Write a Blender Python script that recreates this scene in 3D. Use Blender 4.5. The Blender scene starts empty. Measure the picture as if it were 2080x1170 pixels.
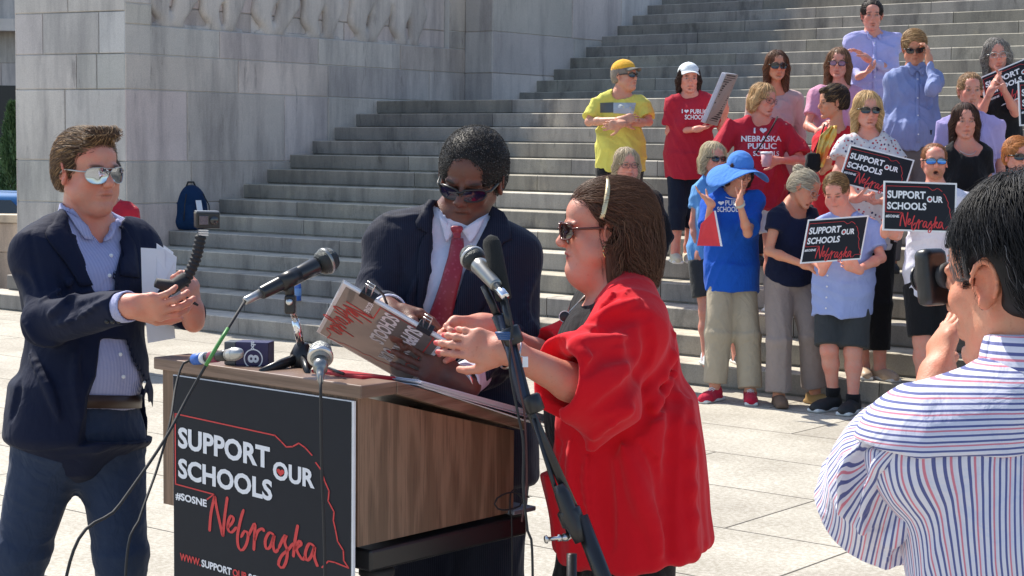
import bpy, bmesh, math, random, zlib
import numpy as np
from mathutils import Vector, Matrix
from mathutils.bvhtree import BVHTree
random.seed(7); RNG = np.random.default_rng(7)
S_ = bpy.context.scene
# ------------------------------------------------------------------ camera
F_PX, PITCH, ROLL, H_CAM = 3586.9, 0.0804, 0.01087, 1.62
cr, sr = math.cos(ROLL), math.sin(ROLL)
FWD = np.array([0, math.cos(PITCH), -math.sin(PITCH)])
UP0 = np.array([0, math.sin(PITCH), math.cos(PITCH)])
R2 = np.array([cr, 0, 0]) + sr * UP0
U2 = cr * UP0 - np.array([sr, 0, 0])
CAM = np.array([0, 0, H_CAM])
cam = bpy.data.cameras.new("camera"); camo = bpy.data.objects.new("camera", cam)
S_.collection.objects.link(camo); S_.camera = camo
cam.sensor_width = 36; cam.lens = F_PX / 2080 * 36; cam.clip_start = .05; cam.clip_end = 2000
camo.matrix_world = Matrix(((R2[0], U2[0], -FWD[0], 0), (R2[1], U2[1], -FWD[1], 0), (R2[2], U2[2], -FWD[2], H_CAM), (0, 0, 0, 1)))
# ------------------------------------------------------------------ world and sun
SUN_AZ = math.radians(-42)      # measured from +Y towards +X
SUN_EL = math.radians(52)
W = bpy.data.worlds.new("World"); S_.world = W; W.use_nodes = True
nt = W.node_tree; bg = nt.nodes["Background"]; sky = nt.nodes.new("ShaderNodeTexSky")
sky.sky_type = 'NISHITA'; sky.sun_disc = False; sky.sun_elevation = SUN_EL; sky.sun_rotation = SUN_AZ
sky.air_density = 1.0; sky.dust_density = 1.0
nt.links.new(sky.outputs[0], bg.inputs[0]); bg.inputs[1].default_value = .15
sl = bpy.data.lights.new("sun", 'SUN'); sl.energy = 5.0; sl.angle = math.radians(.5); sl.color = (1, .94, .84)
so = bpy.data.objects.new("sun", sl); S_.collection.objects.link(so)
sd = Vector((math.cos(SUN_EL) * math.sin(SUN_AZ), math.cos(SUN_EL) * math.cos(SUN_AZ), math.sin(SUN_EL)))
so.rotation_euler = sd.to_track_quat('Z', 'Y').to_euler(); so.location = (0, 0, 30)
S_.view_settings.view_transform = 'Standard'; S_.view_settings.look = 'None'
S_.view_settings.exposure = .5; S_.view_settings.gamma = 1
# ------------------------------------------------------------------ geometry helpers
TH = .67158; STEP_T = .33177; B0 = 10.1588; LAND = 1.6919; WA = -13.451; RISE = .15
AX = np.array([math.cos(TH), -math.sin(TH), 0]); BX = np.array([math.sin(TH), math.cos(TH), 0]); ZX = np.array([0, 0, 1.])
def ab(a, b, z=0): return AX * a + BX * b + ZX * z
def ray(x, y): return FWD + R2 * (x - 1040) / F_PX - U2 * (y - 585) / F_PX
def pt(x, y, D): return CAM + ray(x, y) * D
def gnd(x, y, z=0):
    d = ray(x, y); return CAM + d * ((z - H_CAM) / d[2])
def proj(P):
    P = np.asarray(P) - CAM; d = P @ FWD; return 1040 + F_PX * (P @ R2) / d, 585 - F_PX * (P @ U2) / d
def V(*a): return np.array(a, float)
def nrm(v): v = np.asarray(v, float); return v / (np.linalg.norm(v) + 1e-9)
def lerp(a, b, t): return np.asarray(a) * (1 - t) + np.asarray(b) * t
def srgb(r, g, b):
    f = lambda c: (c / 255 / 12.92) if c / 255 <= .04045 else ((c / 255 + .055) / 1.055) ** 2.4
    return (f(r), f(g), f(b), 1)
BASES = {}
def link(o, parent=None):
    S_.collection.objects.link(o)
    if parent is not None: o.parent = parent
    return o
def mesh_from(name, v, f, smooth=True):
    v = np.asarray(v, np.float32); me = bpy.data.meshes.new(name)
    if isinstance(f, np.ndarray) and f.ndim == 2:
        n, k = f.shape; me.vertices.add(len(v)); me.vertices.foreach_set('co', v.ravel())
        me.loops.add(n * k); me.loops.foreach_set('vertex_index', f.astype(np.int32).ravel())
        me.polygons.add(n); me.polygons.foreach_set('loop_start', np.arange(n, dtype=np.int32) * k)
        me.polygons.foreach_set('loop_total', np.full(n, k, np.int32)); me.update(calc_edges=True)
    else:
        me.from_pydata([tuple(p) for p in v], [], [tuple(q) for q in f]); me.update()
    if smooth and len(me.polygons): me.polygons.foreach_set('use_smooth', np.ones(len(me.polygons), bool))
    return me
def base_of(parent):
    b = V(0, 0, 0)
    while parent is not None: b = b + np.array(parent.location); parent = parent.parent
    return b
def obj(name, v, f, mat, parent=None, origin=None, smooth=True, col=None):
    """link ONE mesh object; v in world space"""
    o0 = base_of(parent) if parent is not None else V(0, 0, 0)
    org = V(0, 0, 0) if origin is None else np.asarray(origin) - o0
    me = mesh_from(name, np.asarray(v, float) - o0 - org, f, smooth)
    if col is not None:
        at = me.color_attributes.new('Col', 'FLOAT_COLOR', 'POINT'); at.data.foreach_set('color', np.asarray(col, np.float32).ravel())
    o = bpy.data.objects.new(name, me); o.location = org
    for m in (mat if isinstance(mat, (list, tuple)) else [mat]): me.materials.append(m)
    return link(o, parent)
def empty(name, loc):
    o = bpy.data.objects.new(name, None); o.location = loc; o.empty_display_size = .1; return link(o)
def tag(o, label=None, cat=None, group=None, kind=None):
    if label: o['label'] = label
    if cat: o['category'] = cat
    if group: o['group'] = group
    if kind: o['kind'] = kind
    return o
class MB:
    def __init__(s): s.v = []; s.f = []; s.n = 0; s.c = []
    def add(s, v, f, c=None):
        v = [tuple(p) for p in v]; s.v += v; s.f += [tuple(i + s.n for i in q) for q in f]; s.n += len(v)
        s.c += [c if c is not None else (1, 1, 1, 1)] * len(v)
        return s
    def hexa(s, c8, c=None):   # 0-3 bottom ring, 4-7 top ring
        return s.add(c8, [(0, 3, 2, 1), (4, 5, 6, 7), (0, 1, 5, 4), (1, 2, 6, 5), (2, 3, 7, 6), (3, 0, 4, 7)], c)
    def box(s, o, x, y, z, c=None):   # o corner, x,y,z edge vectors
        o, x, y, z = map(np.asarray, (o, x, y, z))
        return s.hexa([o, o + x, o + x + y, o + y, o + z, o + x + z, o + x + y + z, o + y + z], c)
    def cbox(s, ctr, x, y, z, c=None):
        ctr = np.asarray(ctr); x, y, z = map(np.asarray, (x, y, z)); return s.box(ctr - x / 2 - y / 2 - z / 2, x, y, z, c)
    def bbox(s, ctr, x, y, z, bev=.004, c=None):   # bevelled box
        ctr, x, y, z = map(np.asarray, (ctr, x, y, z)); L = [np.linalg.norm(q) for q in (x, y, z)]
        bm = bmesh.new(); bmesh.ops.create_cube(bm, size=1)
        for q in bm.verts: q.co = Vector((q.co.x * L[0], q.co.y * L[1], q.co.z * L[2]))
        bmesh.ops.bevel(bm, geom=bm.edges[:], offset=bev, segments=2, profile=.7, affect='EDGES')
        M = np.stack([nrm(x), nrm(y), nrm(z)], 1)
        vs = [ctr + M @ np.array(q.co) for q in bm.verts]; bm.verts.index_update()
        fs = [tuple(q.index for q in f.verts) for f in bm.faces]; bm.free()
        return s.add(vs, fs, c)
    def tube(s, pts, r, n=8, c=None, cap=True, squash=None):
        pts = [np.asarray(p, float) for p in pts]; m = len(pts)
        rr = r if hasattr(r, '__len__') else [r] * m; vs = []
        up = None
        for i, p in enumerate(pts):
            t = nrm(pts[min(i + 1, m - 1)] - pts[max(i - 1, 0)])
            if up is None:
                up = nrm(np.cross(t, V(0, 0, 1) if abs(t[2]) < .9 else V(1, 0, 0)))
            up = nrm(up - t * (up @ t)); w = np.cross(t, up)
            for k in range(n):
                a = 2 * math.pi * k / n; vs.append(p + (up * math.cos(a) + w * math.sin(a) * (squash or 1)) * rr[i])
        fs = [(i * n + k, i * n + (k + 1) % n, (i + 1) * n + (k + 1) % n, (i + 1) * n + k) for i in range(m - 1) for k in range(n)]
        if cap: fs += [tuple(range(n))[::-1], tuple((m - 1) * n + k for k in range(n))]
        return s.add(vs, fs, c)
    def lathe(s, p0, ax, prof, n=20, c=None):   # prof: list of (t, r)
        p0 = np.asarray(p0); ax = nrm(ax); u = nrm(np.cross(ax, V(0, 0, 1) if abs(ax[2]) < .9 else V(1, 0, 0))); w = np.cross(ax, u)
        vs = [p0 + ax * t + (u * math.cos(2 * math.pi * k / n) + w * math.sin(2 * math.pi * k / n)) * r for t, r in prof for k in range(n)]
        m = len(prof)
        fs = [(i * n + k, i * n + (k + 1) % n, (i + 1) * n + (k + 1) % n, (i + 1) * n + k) for i in range(m - 1) for k in range(n)]
        fs += [tuple(range(n))[::-1], tuple((m - 1) * n + k for k in range(n))]
        return s.add(vs, fs, c)
    def ell(s, c0, rx, ry, rz, R=None, n=16, m=10, c=None):
        c0 = np.asarray(c0); R = np.eye(3) if R is None else R; vs = []
        for i in range(m + 1):
            p = math.pi * i / m
            for k in range(n):
                a = 2 * math.pi * k / n; vs.append(c0 + R @ V(rx * math.sin(p) * math.cos(a), ry * math.sin(p) * math.sin(a), rz * math.cos(p)))
        fs = [(i * n + k, (i + 1) * n + k, (i + 1) * n + (k + 1) % n, i * n + (k + 1) % n) for i in range(m) for k in range(n)]
        return s.add(vs, fs, c)
    def prism(s, poly, ext, c=None):   # poly: 3D points in order, extruded by vector
        n = len(poly); ext = np.asarray(ext); vs = [np.asarray(p) for p in poly] + [np.asarray(p) + ext for p in poly]
        fs = [tuple(range(n))[::-1], tuple(range(n, 2 * n))] + [(i, (i + 1) % n, n + (i + 1) % n, n + i) for i in range(n)]
        return s.add(vs, fs, c)
    def grid(s, P, c=None):   # P: (n,m,3)
        P = np.asarray(P); n, m = P.shape[:2]
        return s.add(P.reshape(-1, 3), [(i * m + j, i * m + j + 1, (i + 1) * m + j + 1, (i + 1) * m + j) for i in range(n - 1) for j in range(m - 1)], c)
    def build(s, name, mat, parent=None, origin=None, smooth=False, col=False, thick=0, bevel=0):
        o = obj(name, s.v, s.f, mat, parent, origin, smooth, s.c if col else None)
        if thick:
            md = o.modifiers.new('solid', 'SOLIDIFY'); md.thickness = thick; md.offset = 0
        if bevel:
            md = o.modifiers.new('bev', 'BEVEL'); md.width = bevel; md.segments = 2; md.limit_method = 'ANGLE'
        return o
# ------------------------------------------------------------------ materials
def newmat(name):
    m = bpy.data.materials.new(name); m.use_nodes = True; t = m.node_tree; return m, t, t.nodes['Principled BSDF']
def N(t, kind, **kw):
    n = t.nodes.new(kind)
    for k, v in kw.items():
        if k in n.inputs: n.inputs[k].default_value = v
        else: setattr(n, k, v)
    return n
def coords(t, scale=(1, 1, 1), rot=(0, 0, 0), kind='Object'):
    c = N(t, 'ShaderNodeTexCoord'); m = N(t, 'ShaderNodeMapping'); m.inputs['Scale'].default_value = scale; m.inputs['Rotation'].default_value = rot
    t.links.new(c.outputs[kind], m.inputs[0]); return m.outputs[0]
def noise(t, vec, scale, detail=4, rough=.6):
    n = N(t, 'ShaderNodeTexNoise'); n.inputs['Scale'].default_value = scale; n.inputs['Detail'].default_value = detail; n.inputs['Roughness'].default_value = rough
    t.links.new(vec, n.inputs['Vector']); return n.outputs['Fac']
def ramp(t, fac, stops):
    r = N(t, 'ShaderNodeValToRGB'); e = r.color_ramp.elements
    while len(e) < len(stops): e.new(.5)
    for q, (p, c) in zip(e, stops): q.position = p; q.color = c if hasattr(c, '__len__') else (c, c, c, 1)
    t.links.new(fac, r.inputs[0]); return r.outputs[0]
def mixc(t, a, b, fac, mode='MIX'):
    m = N(t, 'ShaderNodeMix', data_type='RGBA', blend_type=mode)
    for q, i in ((fac, 0), (a, 6), (b, 7)):
        if hasattr(q, 'is_linked') or hasattr(q, 'links'): t.links.new(q, m.inputs[i])
        else: m.inputs[i].default_value = q
    return m.outputs[2]
def bump(t, bs, h, strength=.3, dist=.01):
    b = N(t, 'ShaderNodeBump'); b.inputs['Strength'].default_value = strength; b.inputs['Distance'].default_value = dist
    t.links.new(h, b.inputs['Height']); t.links.new(b.outputs[0], bs.inputs['Normal']); return b
def plain(name, c, rough=.5, metal=0, spec=.5, bmp=0, bscale=200, coat=0):
    m, t, b = newmat(name); b.inputs['Base Color'].default_value = c; b.inputs['Roughness'].default_value = rough
    b.inputs['Metallic'].default_value = metal; b.inputs['Specular IOR Level'].default_value = spec; b.inputs['Coat Weight'].default_value = coat
    v = coords(t); n = noise(t, v, bscale * .15, 5)
    t.links.new(mixc(t, tuple(x * .86 for x in c[:3]) + (1,), tuple(min(1, x * 1.1) for x in c[:3]) + (1,), n), b.inputs['Base Color'])
    if bmp: bump(t, b, noise(t, v, bscale, 3), bmp, .002)
    return m
_cloth = {}
def cloth(name, c, c2=None, rough=.85, weave=900, sheen=.08, var=.14, kind=None, pitch=.006, bmp=.42):
    """woven cloth; kind: None | 'stripe' | 'floral' | 'pin' | 'denim'"""
    key = (name, c, kind)
    if key in _cloth: return _cloth[key]
    m, t, b = newmat(name); b.inputs['Roughness'].default_value = rough; b.inputs['Sheen Weight'].default_value = sheen
    b.inputs['Specular IOR Level'].default_value = .12
    v = coords(t); n1 = noise(t, v, 9, 4); base = mixc(t, tuple(x * (1 - var) for x in c[:3]) + (1,), tuple(min(1, x * (1 + var)) for x in c[:3]) + (1,), n1)
    if kind in ('stripe', 'pin'):
        w = N(t, 'ShaderNodeTexWave', wave_type='BANDS', bands_direction='X'); w.inputs['Scale'].default_value = 1 / pitch / 3.14159 / 2 * 3.14159
        w.inputs['Distortion'].default_value = .4; w.inputs['Detail Scale'].default_value = .2; t.links.new(v, w.inputs[0])
        base = mixc(t, base, c2, ramp(t, w.outputs['Fac'], [(.55 if kind == 'stripe' else .9, 0), (.75 if kind == 'stripe' else .97, 1)]))
    if kind == 'floral':
        vo = N(t, 'ShaderNodeTexVoronoi'); vo.inputs['Scale'].default_value = 38; t.links.new(v, vo.inputs['Vector'])
        nn = noise(t, v, 60, 2); 
        col = ramp(t, vo.outputs['Color'], [(.2, (.55, .03, .05, 1)), (.45, (.04, .04, .09, 1)), (.6, (.05, .05, .12, 1)), (.8, (.6, .3, .3, 1))])
        f = N(t, 'ShaderNodeMath', operation='MULTIPLY_ADD'); t.links.new(nn, f.inputs[0]); f.inputs[1].default_value = .35; t.links.new(vo.outputs['Distance'], f.inputs[2])
        base = mixc(t, col, base, ramp(t, f.outputs[0], [(.42, 0), (.5, 1)]))
    if kind == 'denim':
        n2 = noise(t, coords(t, (1, 1, .35)), 6, 5); base = mixc(t, base, c2, ramp(t, n2, [(.5, 0), (.8, .8)]))
    t.links.new(base, b.inputs['Base Color'])
    h = noise(t, v, 28, 5, .55); h2 = noise(t, v, weave, 2)
    mm = N(t, 'ShaderNodeMath', operation='MULTIPLY_ADD'); t.links.new(h2, mm.inputs[0]); mm.inputs[1].default_value = .06; t.links.new(h, mm.inputs[2])
    fo = N(t, 'ShaderNodeTexNoise'); fo.inputs['Scale'].default_value = 13; fo.inputs['Detail'].default_value = 2; fo.inputs['Distortion'].default_value = 1.6; t.links.new(coords(t, (1, 1, .6)), fo.inputs['Vector'])
    m3 = N(t, 'ShaderNodeMath', operation='MULTIPLY_ADD'); t.links.new(fo.outputs['Fac'], m3.inputs[0]); m3.inputs[1].default_value = 2.2; t.links.new(mm.outputs[0], m3.inputs[2])
    bump(t, b, m3.outputs[0], bmp, .010)
    _cloth[key] = m; return m
def skinmat(name='skin', rough=.46):
    m, t, b = newmat(name); a = N(t, 'ShaderNodeAttribute', attribute_name='Col'); v = coords(t)
    n = noise(t, v, 45, 5); base = mixc(t, a.outputs['Color'], (1.12, .93, .88, 1), ramp(t, n, [(.35, 0), (.75, 1)]), 'MULTIPLY')
    base = mixc(t, base, (1.05, .80, .76, 1), ramp(t, noise(t, v, 15, 4, .7), [(.45, 0), (.72, 1)]), 'MULTIPLY'); base = mixc(t, base, (.80, .68, .62, 1), ramp(t, noise(t, v, 150, 3, .8), [(.60, 0), (.72, .7)]), 'MULTIPLY')
    t.links.new(base, b.inputs['Base Color']); b.inputs['Roughness'].default_value = rough; b.inputs['Specular IOR Level'].default_value = .38
    b.inputs['Subsurface Weight'].default_value = .07; b.inputs['Subsurface Radius'].default_value = (.9, .35, .2); b.inputs['Subsurface Scale'].default_value = .006
    h = noise(t, v, 240, 4, .7); bump(t, b, h, .4, .0022); return m
def attrmat(name, rough=.5, spec=.4, sheen=0, hue=None):
    m, t, b = newmat(name); a = N(t, 'ShaderNodeAttribute', attribute_name='Col'); t.links.new(a.outputs['Color'], b.inputs['Base Color'])
    b.inputs['Roughness'].default_value = rough; b.inputs['Specular IOR Level'].default_value = spec; b.inputs['Sheen Weight'].default_value = sheen; return m
M_SKIN = skinmat(); M_HAIR = attrmat('hair_strands', .55, .25)
M_LENS = plain('dark_glass_lens', (.012, .012, .018, 1), .06, 0, .8); M_FRAME = plain('dark_frame', (.02, .02, .02, 1), .3)
M_WHITE = plain('white_card', (.78, .79, .82, 1), .6, bmp=.05); M_PAPER = plain('white_paper', (.76, .78, .84, 1), .75, bmp=.08, bscale=60)
M_BLACKP = plain('black_plastic', (.015, .015, .017, 1), .35, bmp=.1); M_BLACKR = plain('black_rubber', (.02, .02, .022, 1), .7, bmp=.2)
M_STEEL = plain('brushed_steel', (.62, .62, .62, 1), .28, 1); M_SILV = plain('silver_paint', (.45, .45, .44, 1), .35, .7)
M_TXTW = plain('white_ink', (.78, .8, .85, 1), .55); M_TXTR = plain('red_ink', (.62, .035, .04, 1), .5); M_SIGNB = plain('charcoal_print', (.011, .014, .022, 1), .6, spec=.25, bmp=.05)
M_GOLD = plain('gold_metal', (.8, .55, .25, 1), .25, 1)
# ------------------------------------------------------------------ SDF modelling
class SDF:
    def __init__(s): s.ops = []; s.tips = []
    def add(s, fn, lo, hi, k, mode): s.ops.append((fn, np.asarray(lo) - k - .025, np.asarray(hi) + k + .025, k, mode)); return s
    def cap(s, a, b, r1, r2=None, k=.02, mode='u'):
        a = np.asarray(a, float); b = np.asarray(b, float); r2 = r1 if r2 is None else r2; d = b - a; L2 = float(d @ d) + 1e-12
        def fn(X, Y, Z):
            t = np.clip(((X - a[0]) * d[0] + (Y - a[1]) * d[1] + (Z - a[2]) * d[2]) / L2, 0, 1)
            return np.sqrt((X - a[0] - t * d[0]) ** 2 + (Y - a[1] - t * d[1]) ** 2 + (Z - a[2] - t * d[2]) ** 2) - (r1 + (r2 - r1) * t)
        R = max(r1, r2); return s.add(fn, np.minimum(a, b) - R, np.maximum(a, b) + R, k, mode)
    def cyl(s, a, b, r1, r2, k=.02, mode='u', rnd=.006, flat=1.0, fdir=None):
        """tapered tube piece with flat ends; flat<1 squashes it along fdir"""
        a = np.asarray(a, float); b = np.asarray(b, float); d = b - a; L = np.linalg.norm(d); d = d / L
        def fn(X, Y, Z):
            x, y, z = X - a[0], Y - a[1], Z - a[2]; t = x * d[0] + y * d[1] + z * d[2]
            px, py, pz = x - t * d[0], y - t * d[1], z - t * d[2]
            if fdir is not None:
                q = px * fdir[0] + py * fdir[1] + pz * fdir[2]; rad = np.sqrt(px ** 2 + py ** 2 + pz ** 2 + q ** 2 * (1 / flat ** 2 - 1)) 
            else: rad = np.sqrt(px ** 2 + py ** 2 + pz ** 2)
            dr = rad - (r1 + (r2 - r1) * np.clip(t / L, 0, 1)) + rnd; dz = np.maximum(-t, t - L) + rnd
            return np.minimum(np.maximum(dr, dz), 0) + np.sqrt(np.maximum(dr, 0) ** 2 + np.maximum(dz, 0) ** 2) - rnd
        R = max(r1, r2); return s.add(fn, np.minimum(a, b) - R, np.maximum(a, b) + R, k, mode)
    def ell(s, c, r, R=None, k=.02, mode='u'):
        c = np.asarray(c, float); R = np.eye(3) if R is None else R; r = np.asarray(r, float)
        def fn(X, Y, Z):
            x, y, z = X - c[0], Y - c[1], Z - c[2]; k0 = 0; k1 = 0
            for i in range(3):
                q = x * R[0, i] + y * R[1, i] + z * R[2, i]; k0 = k0 + (q / r[i]) ** 2; k1 = k1 + (q / r[i] ** 2) ** 2
            k0 = np.sqrt(k0); return k0 * (k0 - 1) / (np.sqrt(k1) + 1e-6)
        e = np.sqrt(((R * r[None, :]) ** 2).sum(1)); return s.add(fn, c - e, c + e, k, mode)
    def box(s, c, h, R=None, rnd=.01, k=.01, mode='u'):
        c = np.asarray(c, float); R = np.eye(3) if R is None else R; h = np.asarray(h, float)
        def fn(X, Y, Z):
            x, y, z = X - c[0], Y - c[1], Z - c[2]; o = 0; ins = None
            for i in range(3):
                q = np.abs(x * R[0, i] + y * R[1, i] + z * R[2, i]) - (h[i] - rnd); o = o + np.maximum(q, 0) ** 2; ins = q if ins is None else np.maximum(ins, q)
            return np.sqrt(o) + np.minimum(ins, 0) - rnd
        e = np.sqrt(((R * h[None, :]) ** 2).sum(1)) * 1.0 + 0; e = np.abs(R) @ h; return s.add(fn, c - e, c + e, k, mode)
    def cut(s, p, n, k=.004, lo=None, hi=None):
        """remove everything on the side n points to"""
        p = np.asarray(p, float); n = nrm(n)
        fn = lambda X, Y, Z: (X - p[0]) * n[0] + (Y - p[1]) * n[1] + (Z - p[2]) * n[2]
        s.ops.append((fn, V(-99, -99, -99) if lo is None else np.asarray(lo), V(99, 99, 99) if hi is None else np.asarray(hi), k, 'c')); return s
    @staticmethod
    def comb(v, d, k, mode):
        if mode == 'u': h = np.maximum(k - np.abs(v - d), 0); return np.minimum(v, d) - h * h / (4 * k)
        if mode == 's': d = -d
        h = np.maximum(k - np.abs(v - d), 0); return np.maximum(v, d) + h * h / (4 * k)
    def eval(s, P):
        v = np.full(len(P), 9.)
        for fn, lo, hi, k, mode in s.ops:
            v = s.comb(v, fn(P[:, 0], P[:, 1], P[:, 2]), k, mode)
        return v
    def bounds(s):
        U = [o for o in s.ops if o[4] == 'u']; return np.min([o[1] for o in U], 0), np.max([o[2] for o in U], 0)
    def mesh(s, h, wr=None, clip=None):
        lo, hi = s.bounds()
        if clip is not None: lo = np.maximum(lo, clip[0]); hi = np.minimum(hi, clip[1])
        n = np.ceil((hi - lo) / h).astype(int) + 2; ax = [(lo[i] + h * np.arange(n[i])).astype(np.float32) for i in range(3)]
        G = np.full(n, 9., np.float32)
        for fn, l, u, k, mode in s.ops:
            i0 = np.clip(np.floor((l - lo) / h).astype(int), 0, n); i1 = np.clip(np.ceil((u - lo) / h).astype(int) + 1, 0, n)
            if (i1 <= i0).any(): continue
            sl_ = tuple(slice(a_, b_) for a_, b_ in zip(i0, i1))
            X, Y, Z = ax[0][sl_[0], None, None], ax[1][None, sl_[1], None], ax[2][None, None, sl_[2]]
            G[sl_] = s.comb(G[sl_], fn(X, Y, Z).astype(np.float32), k, mode)
        if wr is not None:
            m = np.nonzero(np.abs(G) < .03); P = np.stack([ax[0][m[0]], ax[1][m[1]], ax[2][m[2]]], 1)
            G[m] += wr(P)
        G[0] = G[-1] = 9; G[:, 0] = G[:, -1] = 9; G[:, :, 0] = G[:, :, -1] = 9
        return surfnet(G, ax, h)
def surfnet(G, ax, h):
    I = G < 0; c = I[:-1, :-1, :-1].astype(np.int8)
    for i, j, k in ((1, 0, 0), (0, 1, 0), (0, 0, 1), (1, 1, 0), (1, 0, 1), (0, 1, 1), (1, 1, 1)):
        c += I[i:I.shape[0] - 1 + i, j:I.shape[1] - 1 + j, k:I.shape[2] - 1 + k]
    act = (c > 0) & (c < 8); idx = np.nonzero(act); nv = len(idx[0]); ID = np.full(act.shape, -1, np.int32); ID[idx] = np.arange(nv)
    acc = np.zeros((nv, 3)); cnt = np.zeros(nv)
    cor = [(0, 0, 0), (1, 0, 0), (0, 1, 0), (1, 1, 0), (0, 0, 1), (1, 0, 1), (0, 1, 1), (1, 1, 1)]
    val = [G[idx[0] + a, idx[1] + b, idx[2] + c_] for a, b, c_ in cor]
    for a in range(8):
        for bit in (1, 2, 4):
            if a & bit: continue
            b = a | bit; va, vb = val[a], val[b]; m = (va < 0) != (vb < 0); t = np.where(m, va / np.where(m, va - vb, 1), 0)
            for q in range(3): acc[:, q] += np.where(m, cor[a][q] + t * (cor[b][q] - cor[a][q]), 0)
            cnt += m
    vs = acc / cnt[:, None] + np.stack(idx, 1); vs = vs * h + np.array([ax[0][0], ax[1][0], ax[2][0]])
    F = []
    for axn in range(3):
        sa = [slice(None)] * 3; sb = [slice(None)] * 3; sa[axn] = slice(0, -1); sb[axn] = slice(1, None)
        A = I[tuple(sa)]; B = I[tuple(sb)]; u, w = [q for q in range(3) if q != axn]
        e = np.nonzero(A != B); ok = (e[u] > 0) & (e[w] > 0) & (e[u] < G.shape[u] - 1) & (e[w] < G.shape[w] - 1); e = [q[ok] for q in e]; ins = A[tuple(e)]
        def cell(du, dw):
            q = [e[0], e[1], e[2]]; q[u] = q[u] - du; q[w] = q[w] - dw; return ID[q[0], q[1], q[2]]
        q = np.stack([cell(1, 1), cell(0, 1), cell(0, 0), cell(1, 0)], 1)
        fl = ins if axn != 1 else ~ins
        q[~fl] = q[~fl][:, ::-1]; F.append(q)
    F = np.concatenate(F); F = F[(F >= 0).all(1)]
    return vs, F
def wrinkle(amp, scale, seed, stretch=(1, 1, 1), sharp=2.):
    r = np.random.default_rng(seed); K = [nrm(r.normal(size=3)) * scale * f for f in (1, 1.7, 2.6)]; ph = r.uniform(0, 6, 9); st = np.array(stretch)
    def fn(P):
        Q = P * st; w = np.sin(Q @ (K[1] * .45) + ph[0]) * 1.3; w2 = np.sin(Q @ (K[0] * .6) + ph[1]) * 1.5
        a = np.maximum(1.015 - np.sqrt(np.sin(Q @ K[0] + w + ph[2]) ** 2 + .03), 0); b = np.maximum(1.015 - np.sqrt(np.sin(Q @ K[1] + w2 + ph[3]) ** 2 + .03), 0); m = .5 + .5 * np.sin(Q @ (K[2] * .3) + ph[4])
        return (-amp * ((a ** sharp) * m + .6 * (b ** sharp) * (1 - m) - .35)).astype(np.float32)
    return fn
def drape(o, ax, x, y, n, z0, z1, amp, seed=0):
    """hanging folds round a body axis, growing from z0 down to z1"""
    def fn(P):
        q = P - o; z = q @ ax; t = np.clip((z - z0) / (z1 - z0), 0, 1); a = np.arctan2(q @ y, q @ x); w = n * a + 1.1 * np.sin(2 * a + seed) + 2.2 * z + .7 * np.sin(5 * z + seed)
        s = np.sin(w) + .45 * np.sin(2.3 * w + 1 + seed); return (-amp * t * (s * .7)).astype(np.float32)
    return fn
def wsum(*fs): return lambda P: sum(f(P) for f in fs)
def bvh_of(v, f): return BVHTree.FromPolygons([tuple(p) for p in v], [tuple(int(i) for i in q) for q in f])
def pin(bvh, x, y, off=.002, D=None):
    d = Vector(ray(x, y)).normalized(); h = bvh.ray_cast(Vector(CAM), d)
    if h[0] is None:
        return None if D is None else pt(x, y, D)
    n = h[1]; n = n if n.dot(d) < 0 else -n
    return np.array(h[0] + n * off)
# ------------------------------------------------------------------ people engine
class Fr:
    """frame: x = image right when facing the camera, y = facing direction, z = up"""
    def __init__(s, o, yaw=0, pitch=0, roll=0, sc=1., up=None):
        y, p, r = map(math.radians, (yaw, pitch, roll)); s.o = np.asarray(o, float); s.sc = sc
        f = V(math.sin(y), -math.cos(y), 0); x = V(math.cos(y), math.sin(y), 0); z = V(0, 0, 1)
        f, z = f * math.cos(p) - z * math.sin(p), z * math.cos(p) + f * math.sin(p)
        x, z = x * math.cos(r) - z * math.sin(r), z * math.cos(r) + x * math.sin(r)
        s.R = np.stack([x, f, z], 1); s.x, s.f, s.z = x, f, z
    def p(s, x, y, z): return s.o + s.R @ (V(x, y, z) * s.sc)
    def loc(s, P): return ((np.asarray(P) - s.o) @ s.R) / s.sc
def frame_axes(o, x, z, sc=1.):
    F = Fr(o); z = nrm(z); x = nrm(np.asarray(x) - z * (np.asarray(x) @ z)); f = nrm(np.cross(x, z)); F.sc = sc
    F.R = np.stack([x, f, z], 1); F.x, F.f, F.z = x, f, z; return F
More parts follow.
